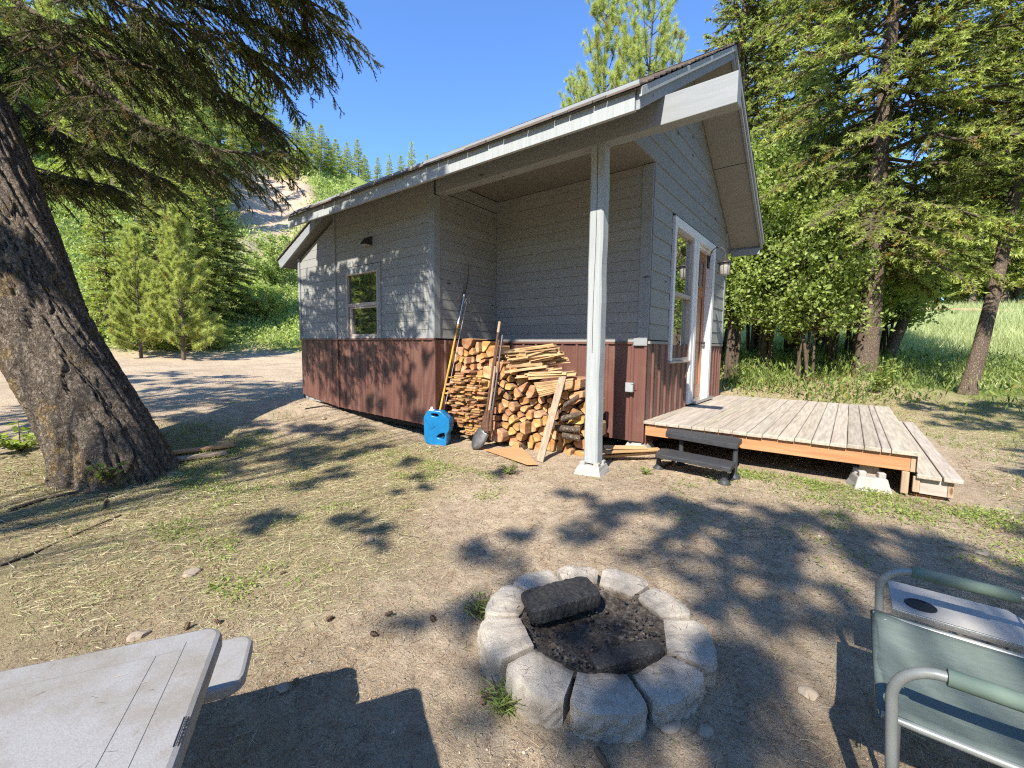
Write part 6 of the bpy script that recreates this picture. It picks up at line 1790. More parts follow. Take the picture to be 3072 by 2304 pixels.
lt(436, 735, 385, 'lime', 12, 1.15, 'pale green fir squeezed between the full fir and the dark fir', 'fir_tree', 3.0)
lt(502, 668, 612, 'far3', 14, 1.15, 'tiny cone-shaped fir alone on the green slope below the scarp', 'small_fir_tree', 0)
rgf = np.random.default_rng(21)
FL = 'conifer in the dense forest on the left hillside'
npl = 0; pos = []
kinds = ['far1', 'far2', 'far3', 'far1', 'fir', 'lime']
while npl < 105:
    px = rgf.uniform(-90, 590); s = rgf.uniform(33, 105)
    d = ray(px*V, 1050); h = d[:2]/np.linalg.norm(d[:2]); r = s/(-.94*h[0]+.34*h[1]); x, y = h*r
    if px > 450 and s < 90: continue
    if px < 200 and s < 56: continue
    if px < 430 and s < 46: continue
    if px > 430 and s < 60: continue
    if any((x-a)**2+(y-b)**2 < 7 for a, b in pos): continue
    pos.append((x, y)); npl += 1
    kd = kinds[rgf.integers(0, 4 if s > 60 else 6)]; sc = rgf.uniform(.75, 1.15)*(1.0 if s > 50 else .85)
    FL = {'far1': 'broad dark conifer', 'far2': 'tall narrow conifer', 'far3': 'pointed slender conifer', 'fir': 'full green fir', 'lime': 'lime-green fir'}[kd] + (' low on' if s < 60 else (' halfway up' if s < 84 else ' high on')) + ' the wooded left hillside, ' + ('behind the leaning trunk' if px < 110 else ('above the lime fir' if px < 280 else ('above the young pines' if px < 430 else 'beside the tan scarp')))
    place(K[kd], 'hillside_conifer_tree', float(x), float(y), FL, 'tree', 'conifers of the left hillside forest', sc*1.1, rgf.uniform(0, 6.28), scz=sc*1.1, limbs=s < 55)
# ridge trees
for px, yt, kd, lab in ((560, 300, 'far2', 1), (600, 330, 'far1', 1), (622, 318, 'far2', 1), (655, 276, 'far2', 1), (682, 285, 'far1', 1), (706, 290, 'far2', 1), (735, 345, 'far1', 1), (758, 340, 'far3', 1), (795, 350, 'far1', 1), (822, 355, 'far2', 1), (846, 350, 'far3', 1), (870, 352, 'far2', 1), (893, 325, 'far3', 1), (925, 350, 'far1', 1), (960, 345, 'far2', 1), (780, 362, 'far2', 1), (640, 345, 'far3', 1), (720, 350, 'far3', 1), (668, 360, 'far3', 1)):
    s = rgf.uniform(84, 100) if px < 780 else rgf.uniform(95, 125)
    d = ray(px*V, 1050); h = d[:2]/np.linalg.norm(d[:2]); r = s/(-.94*h[0]+.34*h[1]); x, y = h*r
    dd = float((np.array([x, y, 0])-CP)@F); zt_ = float(atD(px*V, yt*V, dd)[2]); zb0 = float(gz(x, y))
    Hm = {'far1': 16, 'far2': 18, 'far3': 14}[kd]; sz = max(.5, (zt_-zb0)/Hm)
    place(K[kd], 'ridge_conifer_tree', float(x), float(y), ('conifer in the tall skyline clump right beside the overhanging boughs' if px < 720 else ('conifer in the middle of the skyline ridge' if px < 830 else 'small conifer on the skyline just above the roof edge')), 'tree', 'conifers on the skyline ridge', max(.9, sz*1.25), rgf.uniform(0, 6.28), scz=sz, limbs=False)
# brush on the green slope
for i in range(46):
    px = rgf.uniform(150, 655); s = rgf.uniform(27.5, 58) if px > 480 else rgf.uniform(27, 33)
    d = ray(px*V, 1050); h = d[:2]/np.linalg.norm(d[:2]); r = s/(-.94*h[0]+.34*h[1]); x, y = h*r
    sc = rgf.uniform(.35, .9)*(1.3 if s > 45 else 1)
    if grassmask(x, y)[1] > .12: continue
    place(K['bush'], 'hillside_bush', float(x), float(y), ('low green bush on the slope foot under the young pines' if px < 450 else ('low green bush on the slope right of the dark fir' if px < 560 else 'low green bush on the slope beside the lean-to corner')), 'bush', 'bushes on the green slope', sc, rgf.uniform(0, 6), scz=sc*.7, limbs=False)
for px, s, sc, lab in ((622, 44, 1.5, 'round bright green bush on the slope just left of the lean-to eave'), (588, 38, 1.2, 'greyish bush in the middle of the green slope'), (575, 32, 1.0, 'wide bush near the foot of the slope by the cabin')):
    d = ray(px*V, 1050); h = d[:2]/np.linalg.norm(d[:2]); r = s/(-.94*h[0]+.34*h[1]); x, y = h*r
    place(K['bush'], 'hillside_bush', float(x), float(y), lab, 'bush', None, sc, 1.0)
# forest beyond the meadow fence
for i in range(70):
    px = rgf.uniform(1560, 2330); dist = rgf.uniform(50, 80)
    x, y = bpt(px, dist); sc = rgf.uniform(.8, 1.2)
    place(K[['far1', 'far3', 'fir', 'far3'][i % 4]], 'meadow_edge_conifer_tree', x, y, ('dark conifer in the far tree line behind the leafy thicket' if px < 1860 else ('dark conifer in the far tree line between big spruce and leaning spruce' if px < 2080 else 'dark conifer in the far tree line at the right edge')), 'tree', 'conifers beyond the meadow fence', sc*1.15, rgf.uniform(0, 6.28), limbs=False, scz=sc)
# trees behind the photographer that throw the dappled shade over the yard
SH = [(5.4, -.8, 13, 'spruce to the right of the camera shading the track'), (-8.9, -4.4, 15, 'spruce behind the leaning fir on the left'), (8.8, 3.2, 14, 'spruce out of view to the right of the deck step')]
for i, (x, y, H_, lab) in enumerate(SH):
    place(K['shade'], 'yard_spruce_tree', x, y, lab, 'tree', None, H_/15, i*1.3)
def shade_tree(bx_, by_, H_, targets, label, seed, hmid):
    """a tree out of view whose long boughs hang over the sun's way to given patches of yard"""
    rg_ = np.random.default_rng(seed); b = np.array([bx_, by_, float(gz(bx_, by_))])
    P_ = []; Ls_ = []
    for gx, gy, r, h in targets:
        tgt = np.array([gx+.215*h, gy-1.026*h, h])
        for q in range(max(3, int(r*15))):
            o_ = rg_.normal(size=3)*r*.45; o_[2] *= .4; tip = tgt+o_
            st_ = np.array([bx_, by_, max(1.5, h-.22*np.hypot(tip[0]-bx_, tip[1]-by_))])
            near_ = tip-nrm(tip-st_)*min(r*1.2, .5)
            t_ = np.linspace(0, 1, 6)[:, None]; P_.append(near_*(1-t_)+tip*t_+np.array([0, 0, -.12])*t_**2); Ls_.append(max(r*1.3, .4))
    P_ = np.array(P_); Ls_ = np.array(Ls_)
    v, f, t, wv, wf = needle_branches(P_, Ls_, rg_, 24, 70, .085, .05, 0, .8, .5, .9, .0, .1, .04)
    main_ = []
    for gx, gy, r, h in targets:
        tgt = np.array([gx+.215*h, gy-1.026*h, h]); st_ = np.array([bx_, by_, max(1.5, h-.22*np.hypot(tgt[0]-bx_, tgt[1]-by_))]); t_ = np.linspace(0, 1, 6)[:, None]; main_.append(st_*(1-t_)+tgt*t_+np.array([0, 0, .25])*np.sin(t_*3.14))
    bv, bf = taper_tubes(np.array(main_), np.tile(np.linspace(.022, .006, 6), (len(main_), 1)), 4)
    o = empty('shade_spruce_tree', b); npobj('crown', v-b, f, [MT['spruce']], o, tint=t)
    lv, lf = cat2([(bv, bf), (wv, wf)]); npobj('limbs', lv-b, lf, [MT['twig']], o)
    zz = np.linspace(-.2, H_, 12); tp_ = np.stack([zz*0, zz*0, zz], 1)[None]; tv, tf = taper_tubes(tp_, np.linspace(.2, .03, 12)[None], 10); npobj('trunk', tv, tf, [MT['bark2']], o, smooth=True)
    return tag(o, label, 'tree')
TG = [(-1.85, 3.70, .25), (-1.2, 3.85, .35), (-.75, 3.95, .35), (-.33, 4.15, .4), (.2, 4.25, .4), (-.5, 3.7, .3), (.1, 3.8, .3), (.5, 3.8, .35), (1.2, 3.6, .4), (-1.0, 3.4, .25), (-1.5, 3.55, .25), (-.75, 2.75, .2), (-1.75, 2.85, .2), (.55, 4.3, .4), (.95, 4.0, .45), (-.1, 3.4, .35), (-.7, 3.35, .3), (.45, 3.4, .35), (.9, 3.2, .4), (-.2, 2.95, .25), (-.45, 2.55, .3), (-.95, 3.0, .2), (-1.5, 3.1, .2), (-2.05, 2.65, .2), (-2.0, 2.1, .25), (-1.65, 2.1, .2), (-.9, 1.9, .28), (-.5, 1.7, .3), (-.75, 1.45, .28), (-1.78, 1.55, .22), (-.3, 1.35, .3), (-.45, 1.0, .25), (-1.15, 1.4, .2), (-.38, 2.15, .2), (-.35, 1.85, .2), (-.25, 1.15, .2), (-.3, 2.75, .2), (.05, 2.75, .18)]
shade_tree(3.0, -9.6, 14, [(a, b, r*1.12, 8.6+(i*37 % 10)*.2) for i, (a, b, r) in enumerate(TG)], 'spruce behind the camera whose boughs shade the fire ring', 3, 7)
TG2 = [(-3.6, 1.6, .28), (-3.1, 2.1, .25), (-2.7, 2.0, .2), (-5.46, 1.84, .4), (-5.5, 2.9, .45), (-4.7, 2.95, .35), (-4.2, 2.45, .3), (-4.0, 3.3, .25), (-6.3, 2.4, .5), (-6.4, 3.4, .5), (-7.2, 3.0, .5), (-3.4, 2.9, .2), (-2.9, 3.6, .15), (-5.0, 3.7, .3), (-5.9, 3.9, .35), (-5.0, 4.5, .2), (-5.25, 4.95, .28), (-5.7, 5.3, .25), (-5.0, 5.4, .2), (-6.1, 4.6, .3), (-6.5, 5.2, .3), (-7.1, 4.8, .3), (-7.6, 5.3, .3), (-5.3, 5.95, .25), (-5.9, 6.2, .3), (-6.7, 5.9, .25), (-5.5, 6.6, .2), (-6.3, 6.8, .25), (-7.2, 6.3, .3), (-4.5, 7.0, .22), (-5.0, 7.05, .28), (-5.6, 7.1, .3), (-6.2, 7.1, .3), (-6.8, 7.0, .3), (-7.4, 7.05, .3), (-8.0, 7.0, .3), (-4.75, 6.2, .15)]
shade_tree(-3.6, -7.8, 11, [(a, b, r, 6.4+(i*31 % 10)*.16) for i, (a, b, r) in enumerate(TG2)], 'spruce behind the camera whose boughs stripe the left yard', 4, 7)
TG3 = [(1.5, 5.0, .5), (1.9, 6.0, .6), (1.7, 7.4, .5), (2.3, 8.3, .8), (1.9, 9.3, .5), (2.7, 10.0, .9), (1.8, 11.2, .6), (3.0, 11.8, 1.0), (2.2, 13.0, .9), (3.4, 13.6, 1.0), (1.1, 12.4, .5), (1.35, 3.6, .4)]
shade_tree(5.2, 1.2, 12, [(a, b, r, 6.8+(i*31 % 10)*.2) for i, (a, b, r) in enumerate(TG3)], 'spruce right of the camera whose boughs shade the far track', 5, 7)
TG4 = [(-8.6, 3.4, .5), (-9.4, 4.2, .6), (-9.2, 2.7, .4), (-10.4, 3.4, .6), (-10.6, 4.8, .6), (-11.6, 4.0, .7), (-12.6, 3.2, .6), (-12.4, 5.2, .7), (-13.8, 4.4, .8), (-15.2, 3.6, .8), (-15.0, 5.6, .8), (-17, 4.6, .9), (-8.9, 5.0, .5), (-7.9, 2.6, .4), (-9.9, 6.0, .6)]
shade_tree(-9.5, -5.6, 12, [(a, b, r, 7.0+(i*31 % 10)*.16) for i, (a, b, r) in enumerate(TG4)], 'spruce behind the leaning fir whose boughs shade the track', 6, 7)
# woods all round behind the camera (they darken the sky seen by the yard and show in the windows)
rgb_ = np.random.default_rng(8)
for i in range(60):
    a = R_(30+i*(215/46.0)+rgb_.uniform(-2, 2)) if i < 46 else R_(244+(i-46)*1.5); dist = rgb_.uniform(21, 30) if i < 42 else rgb_.uniform(36, 44)
    x, y = math.sin(a)*dist, math.cos(a)*dist
    place(K[['far1', 'far3', 'fir'][i % 3]], 'woodland_conifer_tree', float(x), float(y), 'conifer in the woods behind the camera', 'tree', 'woods behind the camera', rgb_.uniform(.8, 1.05), rgb_.uniform(0, 6), limbs=False)

# ================================================================== MEADOW FENCE
fp = [bpt(px, 44) for px in (1880, 1990, 2100, 2210, 2320)]
fe = empty('meadow_fence', (fp[0][0], fp[0][1], 0)); tag(fe, 'pale post-and-rail fence along the top of the sunlit meadow', 'fence')
FO = Vector((fp[0][0], fp[0][1], 0))
tops = []
for (x, y), px in zip(fp, (1880, 1990, 2100, 2210, 2320)):
    dd = float((np.array([x, y, 0])-CP)@F); zt_ = float(atD(px*V, (664+(px-1880)*.028)*V, dd)[2]); tops.append((x, y, zt_))
for (x, y, z) in tops:
    mb = MB(); mb.box(x-.09, x+.09, y-.09, y+.09, float(gz(x, y))-.3, z+.12); o = mb.build('post', [MT['fence']]); keep(o, fe, FO)
for h_, k_ in ((0, .09), (-.55, .07)):
    for a, b in zip(tops[:-1], tops[1:]):
        mb = MB(); mb.beam((a[0], a[1]-.11, a[2]+h_), (b[0], b[1]-.11, b[2]+h_), .05, k_*1.7); o = mb.build('rail', [MT['fence']]); keep(o, fe, FO)

# ================================================================== GRASS, LITTER, STONES
def sample(n, x0, x1, y0, y1, dens, rg):
    x = rg.uniform(x0, x1, n); y = rg.uniform(y0, y1, n); p = dens(x, y); k_ = rg.random(n) < p; return x[k_], y[k_]
def indeck(x, y): return ((x > -2.1) & (x < 1.1) & (y > 5.35) & (y < 9.5)) | ((x > -8.3) & (x < -2.0) & (y > 4.03) & (y < 9.4)) | ((x-PC.x)**2+(y-PC.y)**2 < .34)
def inframe(x, y, pad=80):
    p = np.stack([x, y, np.zeros_like(x)], 1)-CP; z_ = p@F; xx_ = 1536+FPX*(p@CR)/np.maximum(z_, .05); yy_ = 1152-FPX*(p@CU)/np.maximum(z_, .05)
    return (z_ > .1) & (xx_ > -pad*3) & (xx_ < 3072+pad*3) & (yy_ < 2304+pad*4)
rgl = np.random.default_rng(99)
# dry mown grass lying flat (left foreground) + needles
def dens_l(x, y):
    m = grassmask(x, y)[2]; r = np.sqrt(x*x+y*y); return np.clip(m*(.35+1.1*ss(.38, .62, fbm(x*2.1+3, y*2.1, 3, 71)))+.03, 0, 1)*np.clip(2.6/np.maximum(r, 1), .10, 1)*inframe(x, y)*~indeck(x, y)
x, y = sample(900000, -9, 6, .1, 13, dens_l, rgl)
n = len(x); r = np.sqrt(x*x+y*y); a = rgl.uniform(0, 6.28, n); a = np.where(rgl.random(n) < .5, .5+rgl.normal(size=n)*.7, a)
el = np.abs(rgl.normal(size=n))*.16
D = np.stack([np.cos(a)*np.cos(el), np.sin(a)*np.cos(el), np.sin(el)], 1); P = np.stack([x, y, gz(x, y)+rgl.uniform(-.002, .012, n)], 1)
tv = rgl.random(n); L = rgl.uniform(.02, .11, n)*np.clip(r/3, .8, 1.5); W = rgl.uniform(.0011, .0026, n)*np.clip(r/2.2, .8, 2.6)
v_, f_, t_ = blades(P, D, L, W, rgl, np.stack([tv, tv, tv], 1), .8)
def strawm():
    m = bpy.data.materials.new('dry_grass_straw'); m.use_nodes = True; nt = m.node_tree; b = nt.nodes['Principled BSDF']
    b.inputs['Roughness'].default_value = .8; b.inputs['Specular IOR Level'].default_value = .2
    s_ = N(nt, 'ShaderNodeSeparateColor'); nt.links.new(attr(nt, 'tint').outputs['Color'], s_.inputs[0])
    c = ramp(nt, s_.outputs[0], [(0.0, (.14, .10, .055)), (.25, (.32, .25, .13)), (.6, (.50, .43, .25)), (.82, (.60, .53, .35)), (.86, (.24, .30, .09)), (1.0, (.34, .41, .14))])
    nt.links.new(c, b.inputs['Base Color']); return m
print('straw', n)
ngl = np.random.default_rng(3)
o = npobj('dry_grass_litter', v_, f_, [strawm()], tint=t_); tag(o, 'dry mown grass blades lying over the yard', 'dry grass', kind='stuff')
# brown fallen needles and bits of twig, also lying on the fire ring blocks
def dens_n(x, y):
    r = np.sqrt(x*x+y*y); q = (x-PC.x)**2+(y-PC.y)**2
    return np.clip(.35+.65*ss(.4, .65, fbm(x*1.7, y*1.7+9, 3, 72)), 0, 1)*np.clip(2.0/np.maximum(r, .8), .05, 1)*inframe(x, y)*~(indeck(x, y) & ((q > .29) | (q < .15)))*np.where((q > .15) & (q < .29), .35, 1)
x, y = sample(260000, -7, 4, .2, 9, dens_n, rgl)
n = len(x); r = np.sqrt(x*x+y*y); q2 = (x-PC.x)**2+(y-PC.y)**2; onb = (q2 > .14) & (q2 < .285)
a = rgl.uniform(0, 6.28, n); el = np.abs(rgl.normal(size=n))*.10*np.where(onb, .3, 1); D = np.stack([np.cos(a)*np.cos(el), np.sin(a)*np.cos(el), np.sin(el)], 1)
P = np.stack([x, y, np.where(onb, .026, gz(x, y)+.002)], 1); tv = rgl.random(n)
nt_ = 150; uu = rgl.uniform(-.36, .36, nt_); ww = rgl.uniform(-.88, .88, nt_); k2 = rgl.permutation(n)[:nt_]
tabk = k2
P[k2, 0] = pt.location.x+u.x*uu-nn.x*ww; P[k2, 1] = pt.location.y+u.y*uu-nn.y*ww; P[k2, 2] = ZTB+.002; D[k2, 2] = 0
bl_ = rgl.uniform(.02, .08, n)*np.where(rgl.random(n) < .04, 2.2, 1); bw_ = rgl.uniform(.0012, .0028, n)*np.clip(r/2.2, .8, 2.4)
bl_[tabk] = rgl.uniform(.006, .035, nt_); bw_[tabk] = .0011
v_, f_, t_ = blades(P, D, bl_, bw_, rgl, np.stack([tv, tv, tv], 1), .6)
def needlem():
    m = bpy.data.materials.new('fallen_needles'); m.use_nodes = True; nt = m.node_tree; b = nt.nodes['Principled BSDF']; b.inputs['Roughness'].default_value = .8
    s_ = N(nt, 'ShaderNodeSeparateColor'); nt.links.new(attr(nt, 'tint').outputs['Color'], s_.inputs[0])
    nt.links.new(ramp(nt, s_.outputs[0], [(0.0, (.05, .035, .022)), (.4, (.17, .095, .05)), (.75, (.30, .18, .09)), (1.0, (.50, .42, .26))]), b.inputs['Base Color']); return m
o = npobj('fallen_needles', v_, f_, [needlem()], tint=t_); tag(o, 'brown fallen pine needles and twig bits strewn over dirt and fire ring', 'needle litter', kind='stuff')
# short green grass and weeds
def dens_g(x, y):
    nn_ = fbm(x*1.6+4, y*1.6, 3, 55); r = np.sqrt(x*x+y*y)
    d = ss(.56, .74, nn_)*.5
    d = d+.9*np.exp(-(((x+.55)/.9)**2+((y-5.25)/.28)**2))*ss(.35, .5, nn_)       # in front of the deck
    d = d+.8*np.exp(-(((x-.35)/.8)**2+((y-4.75)/.5)**2))*ss(.4, .6, nn_)
    d = d+.5*ss(.6, 1.6, x)*ss(4, 6.5, y)*ss(.38, .6, nn_)
    d = d+.9*ss(9.4, 11, y)*ss(.35, .6, nn_)*ss(-4, -2, x)
    for gx, gy, s_ in ((-4.9, .95, .45), (-5.9, .3, .6), (-6.9, 1.9, .5), (-1.15, 1.15, .10), (-1.42, 1.75, .16), (-.6, 1.22, .07), (-.35, 1.5, .06), (-3.15, 3.3, .08), (-4.6, 3.1, .25), (-5.2, 2.9, .3)):
        d = d+1.2*np.exp(-((x-gx)**2+(y-gy)**2)/s_**2)
    bare = np.exp(-(((x+1.9)/1.2)**2+((y-3.2)/.9)**2))
    pt_ = 1.0*np.exp(-(((x+.35)/.75)**2+((y-5.12)/.25)**2)**2)+.8*np.exp(-(((x-.15)/.55)**2+((y-4.75)/.30)**2)**2)+.5*np.exp(-(((x-.9)/.35)**2+((y-5.1)/.3)**2))
    return np.clip(d*(1-bare)*np.clip(2.2/np.maximum(r, 1), .06, 1)+pt_*(.35+.65*ss(.35, .6, nn_)), 0, 1)*inframe(x, y)*~indeck(x, y)
x, y = sample(420000, -9, 7, .3, 17, dens_g, rgl)
n = len(x); r = np.sqrt(x*x+y*y); a = rgl.uniform(0, 6.28, n); el = rgl.uniform(.15, 1.35, n)
D = np.stack([np.cos(a)*np.cos(el), np.sin(a)*np.cos(el), np.sin(el)], 1); P = np.stack([x, y, gz(x, y)-.003], 1)
tv = np.clip(rgl.random(n)*.7+.3*fbm(x*3, y*3, 2, 66), 0, 1); L = rgl.uniform(.02, .075, n)*np.clip(r/5, .7, 1.5); W = rgl.uniform(.002, .005, n)*np.clip(r/2.5, .8, 3)
v_, f_, t_ = blades(P, D, L, W, rgl, np.stack([tv, (rgl.random(n) < .15)*.5, tv], 1))
print('grass', n)
o = npobj('green_grass', v_, f_, [MT['grass']], tint=t_); tag(o, 'short green grass and weeds sprouting in the dirt yard', 'grass', kind='stuff')
# clover-like weeds in front of and beside the deck
def dens_c(x, y):
    e = 1.0*np.exp(-(((x+.30)/.85)**2+((y-5.14)/.20)**2)**2)+.75*np.exp(-(((x-.15)/.50)**2+((y-4.72)/.22)**2)**2)+.6*np.exp(-(((x-.95)/.30)**2+((y-5.05)/.22)**2)**2)
    e = e+.25*ss(.55, .7, fbm(x*2, y*2, 3, 14))*ss(-2.5, -1, x)*ss(2.6, 4.6, y)+.35*ss(.5, .66, fbm(x*2+7, y*2, 3, 15))*(x < -2.5)*(y < 3.4)
    return e*(.25+.75*ss(.38, .58, fbm(x*6, y*6, 2, 16)))*inframe(x, y)*~indeck(x, y)
x, y = sample(330000, -6.5, 2.5, .8, 5.34, dens_c, rgl)
n = len(x); a = rgl.uniform(0, 6.28, n); el = rgl.uniform(-.1, .9, n); D = np.stack([np.cos(a)*np.cos(el), np.sin(a)*np.cos(el), np.sin(el)], 1)
P = np.stack([x, y, gz(x, y)+rgl.random(n)*.035], 1); tv = rgl.uniform(.35, 1, n)
v_, f_, t_ = leaves4(P, D, rgl.uniform(.012, .034, n), rgl.uniform(.007, .016, n), rgl, np.stack([tv, (rgl.random(n) < .08)*.5, tv], 1))
print('clover', n)
o = npobj('clover_weeds', v_, f_, [MT['grass']], tint=t_); tag(o, 'low bright green clover-like weeds along the front of the deck', 'weeds', kind='stuff')
# undergrowth behind the deck and under the thicket
def dens_u(x, y):
    return ss(10.8, 12.2, y+(fbm(x*.9, y*.9, 2, 3)-.5)*2)*(1-ss(17, 22, y))*ss(-7, -4, x)*(1-.93*ss(.7, 1.6, x)*(1-ss(15.5, 18, y)))*(.35+.65*ss(.35, .6, fbm(x*1.3, y*1.3, 2, 19)))
x, y = sample(60000, -6, 6, 10.5, 21, dens_u, rgl)
n = len(x); a = rgl.uniform(0, 6.28, n); el = rgl.uniform(.5, 1.45, n); D = np.stack([np.cos(a)*np.cos(el), np.sin(a)*np.cos(el), np.sin(el)], 1)
P = np.stack([x, y, gz(x, y)+rgl.random(n)**2*.45], 1); tv = rgl.random(n)
v_, f_, t_ = leaves4(P, D, rgl.uniform(.07, .22, n), rgl.uniform(.012, .055, n), rgl, np.stack([tv*.85, (rgl.random(n) < .06)*.7, tv], 1))
o = npobj('undergrowth', v_, f_, [MT['grass']], tint=t_); tag(o, 'knee-high weeds and tall grass under the leafy thicket behind the deck', 'undergrowth', kind='stuff')
# meadow
def dens_m(x, y):
    return ss(14.5, 18, y)*ss(-9, -4, x)*(1-ss(48, 58, y))*np.clip(24/np.maximum(y, 1), .25, 1)
x, y = sample(150000, -8, 26, 14, 56, dens_m, rgl)
n = len(x); a = rgl.uniform(0, 6.28, n); el = rgl.uniform(.7, 1.5, n); D = np.stack([np.cos(a)*np.cos(el), np.sin(a)*np.cos(el), np.sin(el)], 1)
sc_ = np.clip(y/22, .8, 2.4); P = np.stack([x, y, gz(x, y)], 1); tv = np.clip(.25+.5*rgl.random(n)+.5*(fbm(x*.35, y*.35, 3, 31)-.4), 0, 1)
v_, f_, t_ = blades(P, D, rgl.uniform(.18, .5, n)*np.sqrt(sc_), rgl.uniform(.012, .03, n)*sc_, rgl, np.stack([tv, tv*0, tv], 1))
o = npobj('meadow_grass', v_, f_, [MT['meadow']], tint=t_); tag(o, 'tall pale meadow grass on the sunlit rise beyond the trees', 'grass', kind='stuff')
# hillside ground cover
def dens_h(x, y):
    s = -.94*x+.34*y; az = np.degrees(np.arctan2(x, y)); b_ = grassmask(x, y)[1]
    return ss(25.5, 28, s)*(1-ss(80, 95, s))*(az > -92)*(az < -58)*np.clip(30/np.maximum(s, 1), .2, 1)*(1-b_)**3*(.3+.7*ss(.3, .6, fbm(x*.4, y*.4, 3, 88)))
x, y = sample(1500000, -110, -15, -8, 55, dens_h, rgl)
n = len(x); r = np.sqrt(x*x+y*y); D = nrm(rgl.normal(size=(n, 3))+np.array([0, 0, 1.0])); P = np.stack([x, y, gz(x, y)+rgl.random(n)*.5*(r/30)], 1); tv = np.clip(.2+.6*rgl.random(n)+.5*(fbm(x*.3, y*.3, 2, 12)-.4), 0, 1)
k_ = r/30
v_, f_, t_ = leaves4(P, D, rgl.uniform(.09, .24, n)*k_, rgl.uniform(.05, .13, n)*k_, rgl, np.stack([tv, (rgl.random(n) < .04)*.6, tv], 1))
print('hill', n)
o = npobj('hillside_brush', v_, f_, [MT['bush']], tint=t_); tag(o, 'bright green ground cover on the slope left of the cabin', 'brush', kind='stuff')

# gravel and clods
def dens_s(x, y):
    nn_ = fbm(x*1.1+8, y*1.1+3, 3, 91); r = np.sqrt(x*x+y*y)
    d = .10+.6*ss(.5, .7, nn_)+.8*np.exp(-(((x+3.4)/1.6)**2+((y-3.5)/.7)**2))+.5*ss(-6.5, -8, x)*ss(2, 3.5, y)
    return np.clip(d, 0, 1)*np.clip(2.2/np.maximum(r, 1), .12, 1)*inframe(x, y)*~indeck(x, y)
sx_, sy_ = sample(60000, -14, 6, .3, 10, dens_s, rgl)
def area_st(n, g): return np.stack([sx_, sy_, gz(sx_, sy_)+.001], 1)
def size_st(n, g): return (.0028+.010*g.random(n)**3.5)*np.clip(np.sqrt(sx_**2+sy_**2)/3, .8, 2.0)
v_, f_, t_ = rubble(len(sx_), area_st, size_st, 8, .55)
print('gravel', len(sx_))
o = npobj('gravel', v_, f_, [stonem('yard_gravel', (.20, .15, .11), (.58, .50, .40))], tint=np.stack([t_]*3, 1)); tag(o, 'loose gravel and dirt clods scattered over the yard', 'gravel', kind='stuff')

# individual stones
def rock(px, py, size, label, col='rockm', flat=.5, seed=0):
    p = gpt(px*V, py*V); rg_ = np.random.default_rng(seed+int(px))
    bm = bmesh.new(); bmesh.ops.create_icosphere(bm, subdivisions=3, radius=1)
    ax = rg_.uniform(.75, 1.25, 3); nz_ = rg_.normal(size=(7, 3)); nz_ /= np.linalg.norm(nz_, axis=1, keepdims=True)
    for v in bm.verts:
        c_ = np.array(v.co); 
        for q_ in nz_:
            dq = c_@q_
            if dq > .72: c_ = c_-q_*(dq-.72)
        c_ = c_*ax*size; v.co = (c_[0], c_[1], c_[2]*flat)
    me = bpy.data.meshes.new('stone'); bm.to_mesh(me); bm.free(); me.materials.append(MT['rockm'])
    o = bpy.data.objects.new('stone', me); link(o); o.location = (p[0], p[1], float(gz(p[0], p[1]))+size*flat*.25); o.rotation_euler = (0, 0, rg_.uniform(0, 6))
    return tag(o, label, 'stone')
MT['rockm'] = simple('pale_tan_stone', (.36, .295, .225), .9, .2, var=.35, scale=22, bmp=.5)
for a_ in ((415, 1240, .045, 'whitish stone in the mown grass left of centre'), (800, 1168, .04, 'flat tan stone on the dirt between the tree and the fire ring'), (300, 1370, .045, 'broad tan stone near the left edge above the table'), (1447, 1578, .045, 'sharp pale stone right below the front of the fire ring'),
           (1522, 1590, .03, 'long pale stone standing right of the fire ring front'), (1745, 1505, .035, 'tan stone left of the chair shadow'), (1560, 1100, .03, 'pale stone in the dirt below the black step'), (610, 1495, .03, 'small tan stone beside the bench end'),
           (1050, 925, .06, 'grey stone at the foot of the metal skirt near the jug'), (700, 905, .06, 'bluish stone in the churned soil by the left wall'), (1490, 1700-400, .02, 'little white stone right of the fire ring'), (2120, 1195, .05, 'pale log-like stone at the right edge beyond the deck step')):
    rock(*a_)
# fallen boards at the foot of the fir
for i, (x0, y0, x1, y1, lab) in enumerate(((372, 985, 505, 968, 'reddish board lying in the shade beside the fir trunk'), (380, 998, 490, 985, 'grey board lying in front of the reddish one beside the fir trunk'))):
    a = gpt(x0*V, y0*V); b = gpt(x1*V, y1*V); mb = MB(); c = (a+b)/2; zc = float(gz(c[0], c[1]))
    mb.beam(Vector((a[0]-c[0], a[1]-c[1], 0)), Vector((b[0]-c[0], b[1]-c[1], 0)), .12, .03)
    o = mb.build('loose_board', [MT['plank'] if i else MT['ply']], None, .003, (c[0], c[1], zc+.03)); tag(o, lab, 'board')
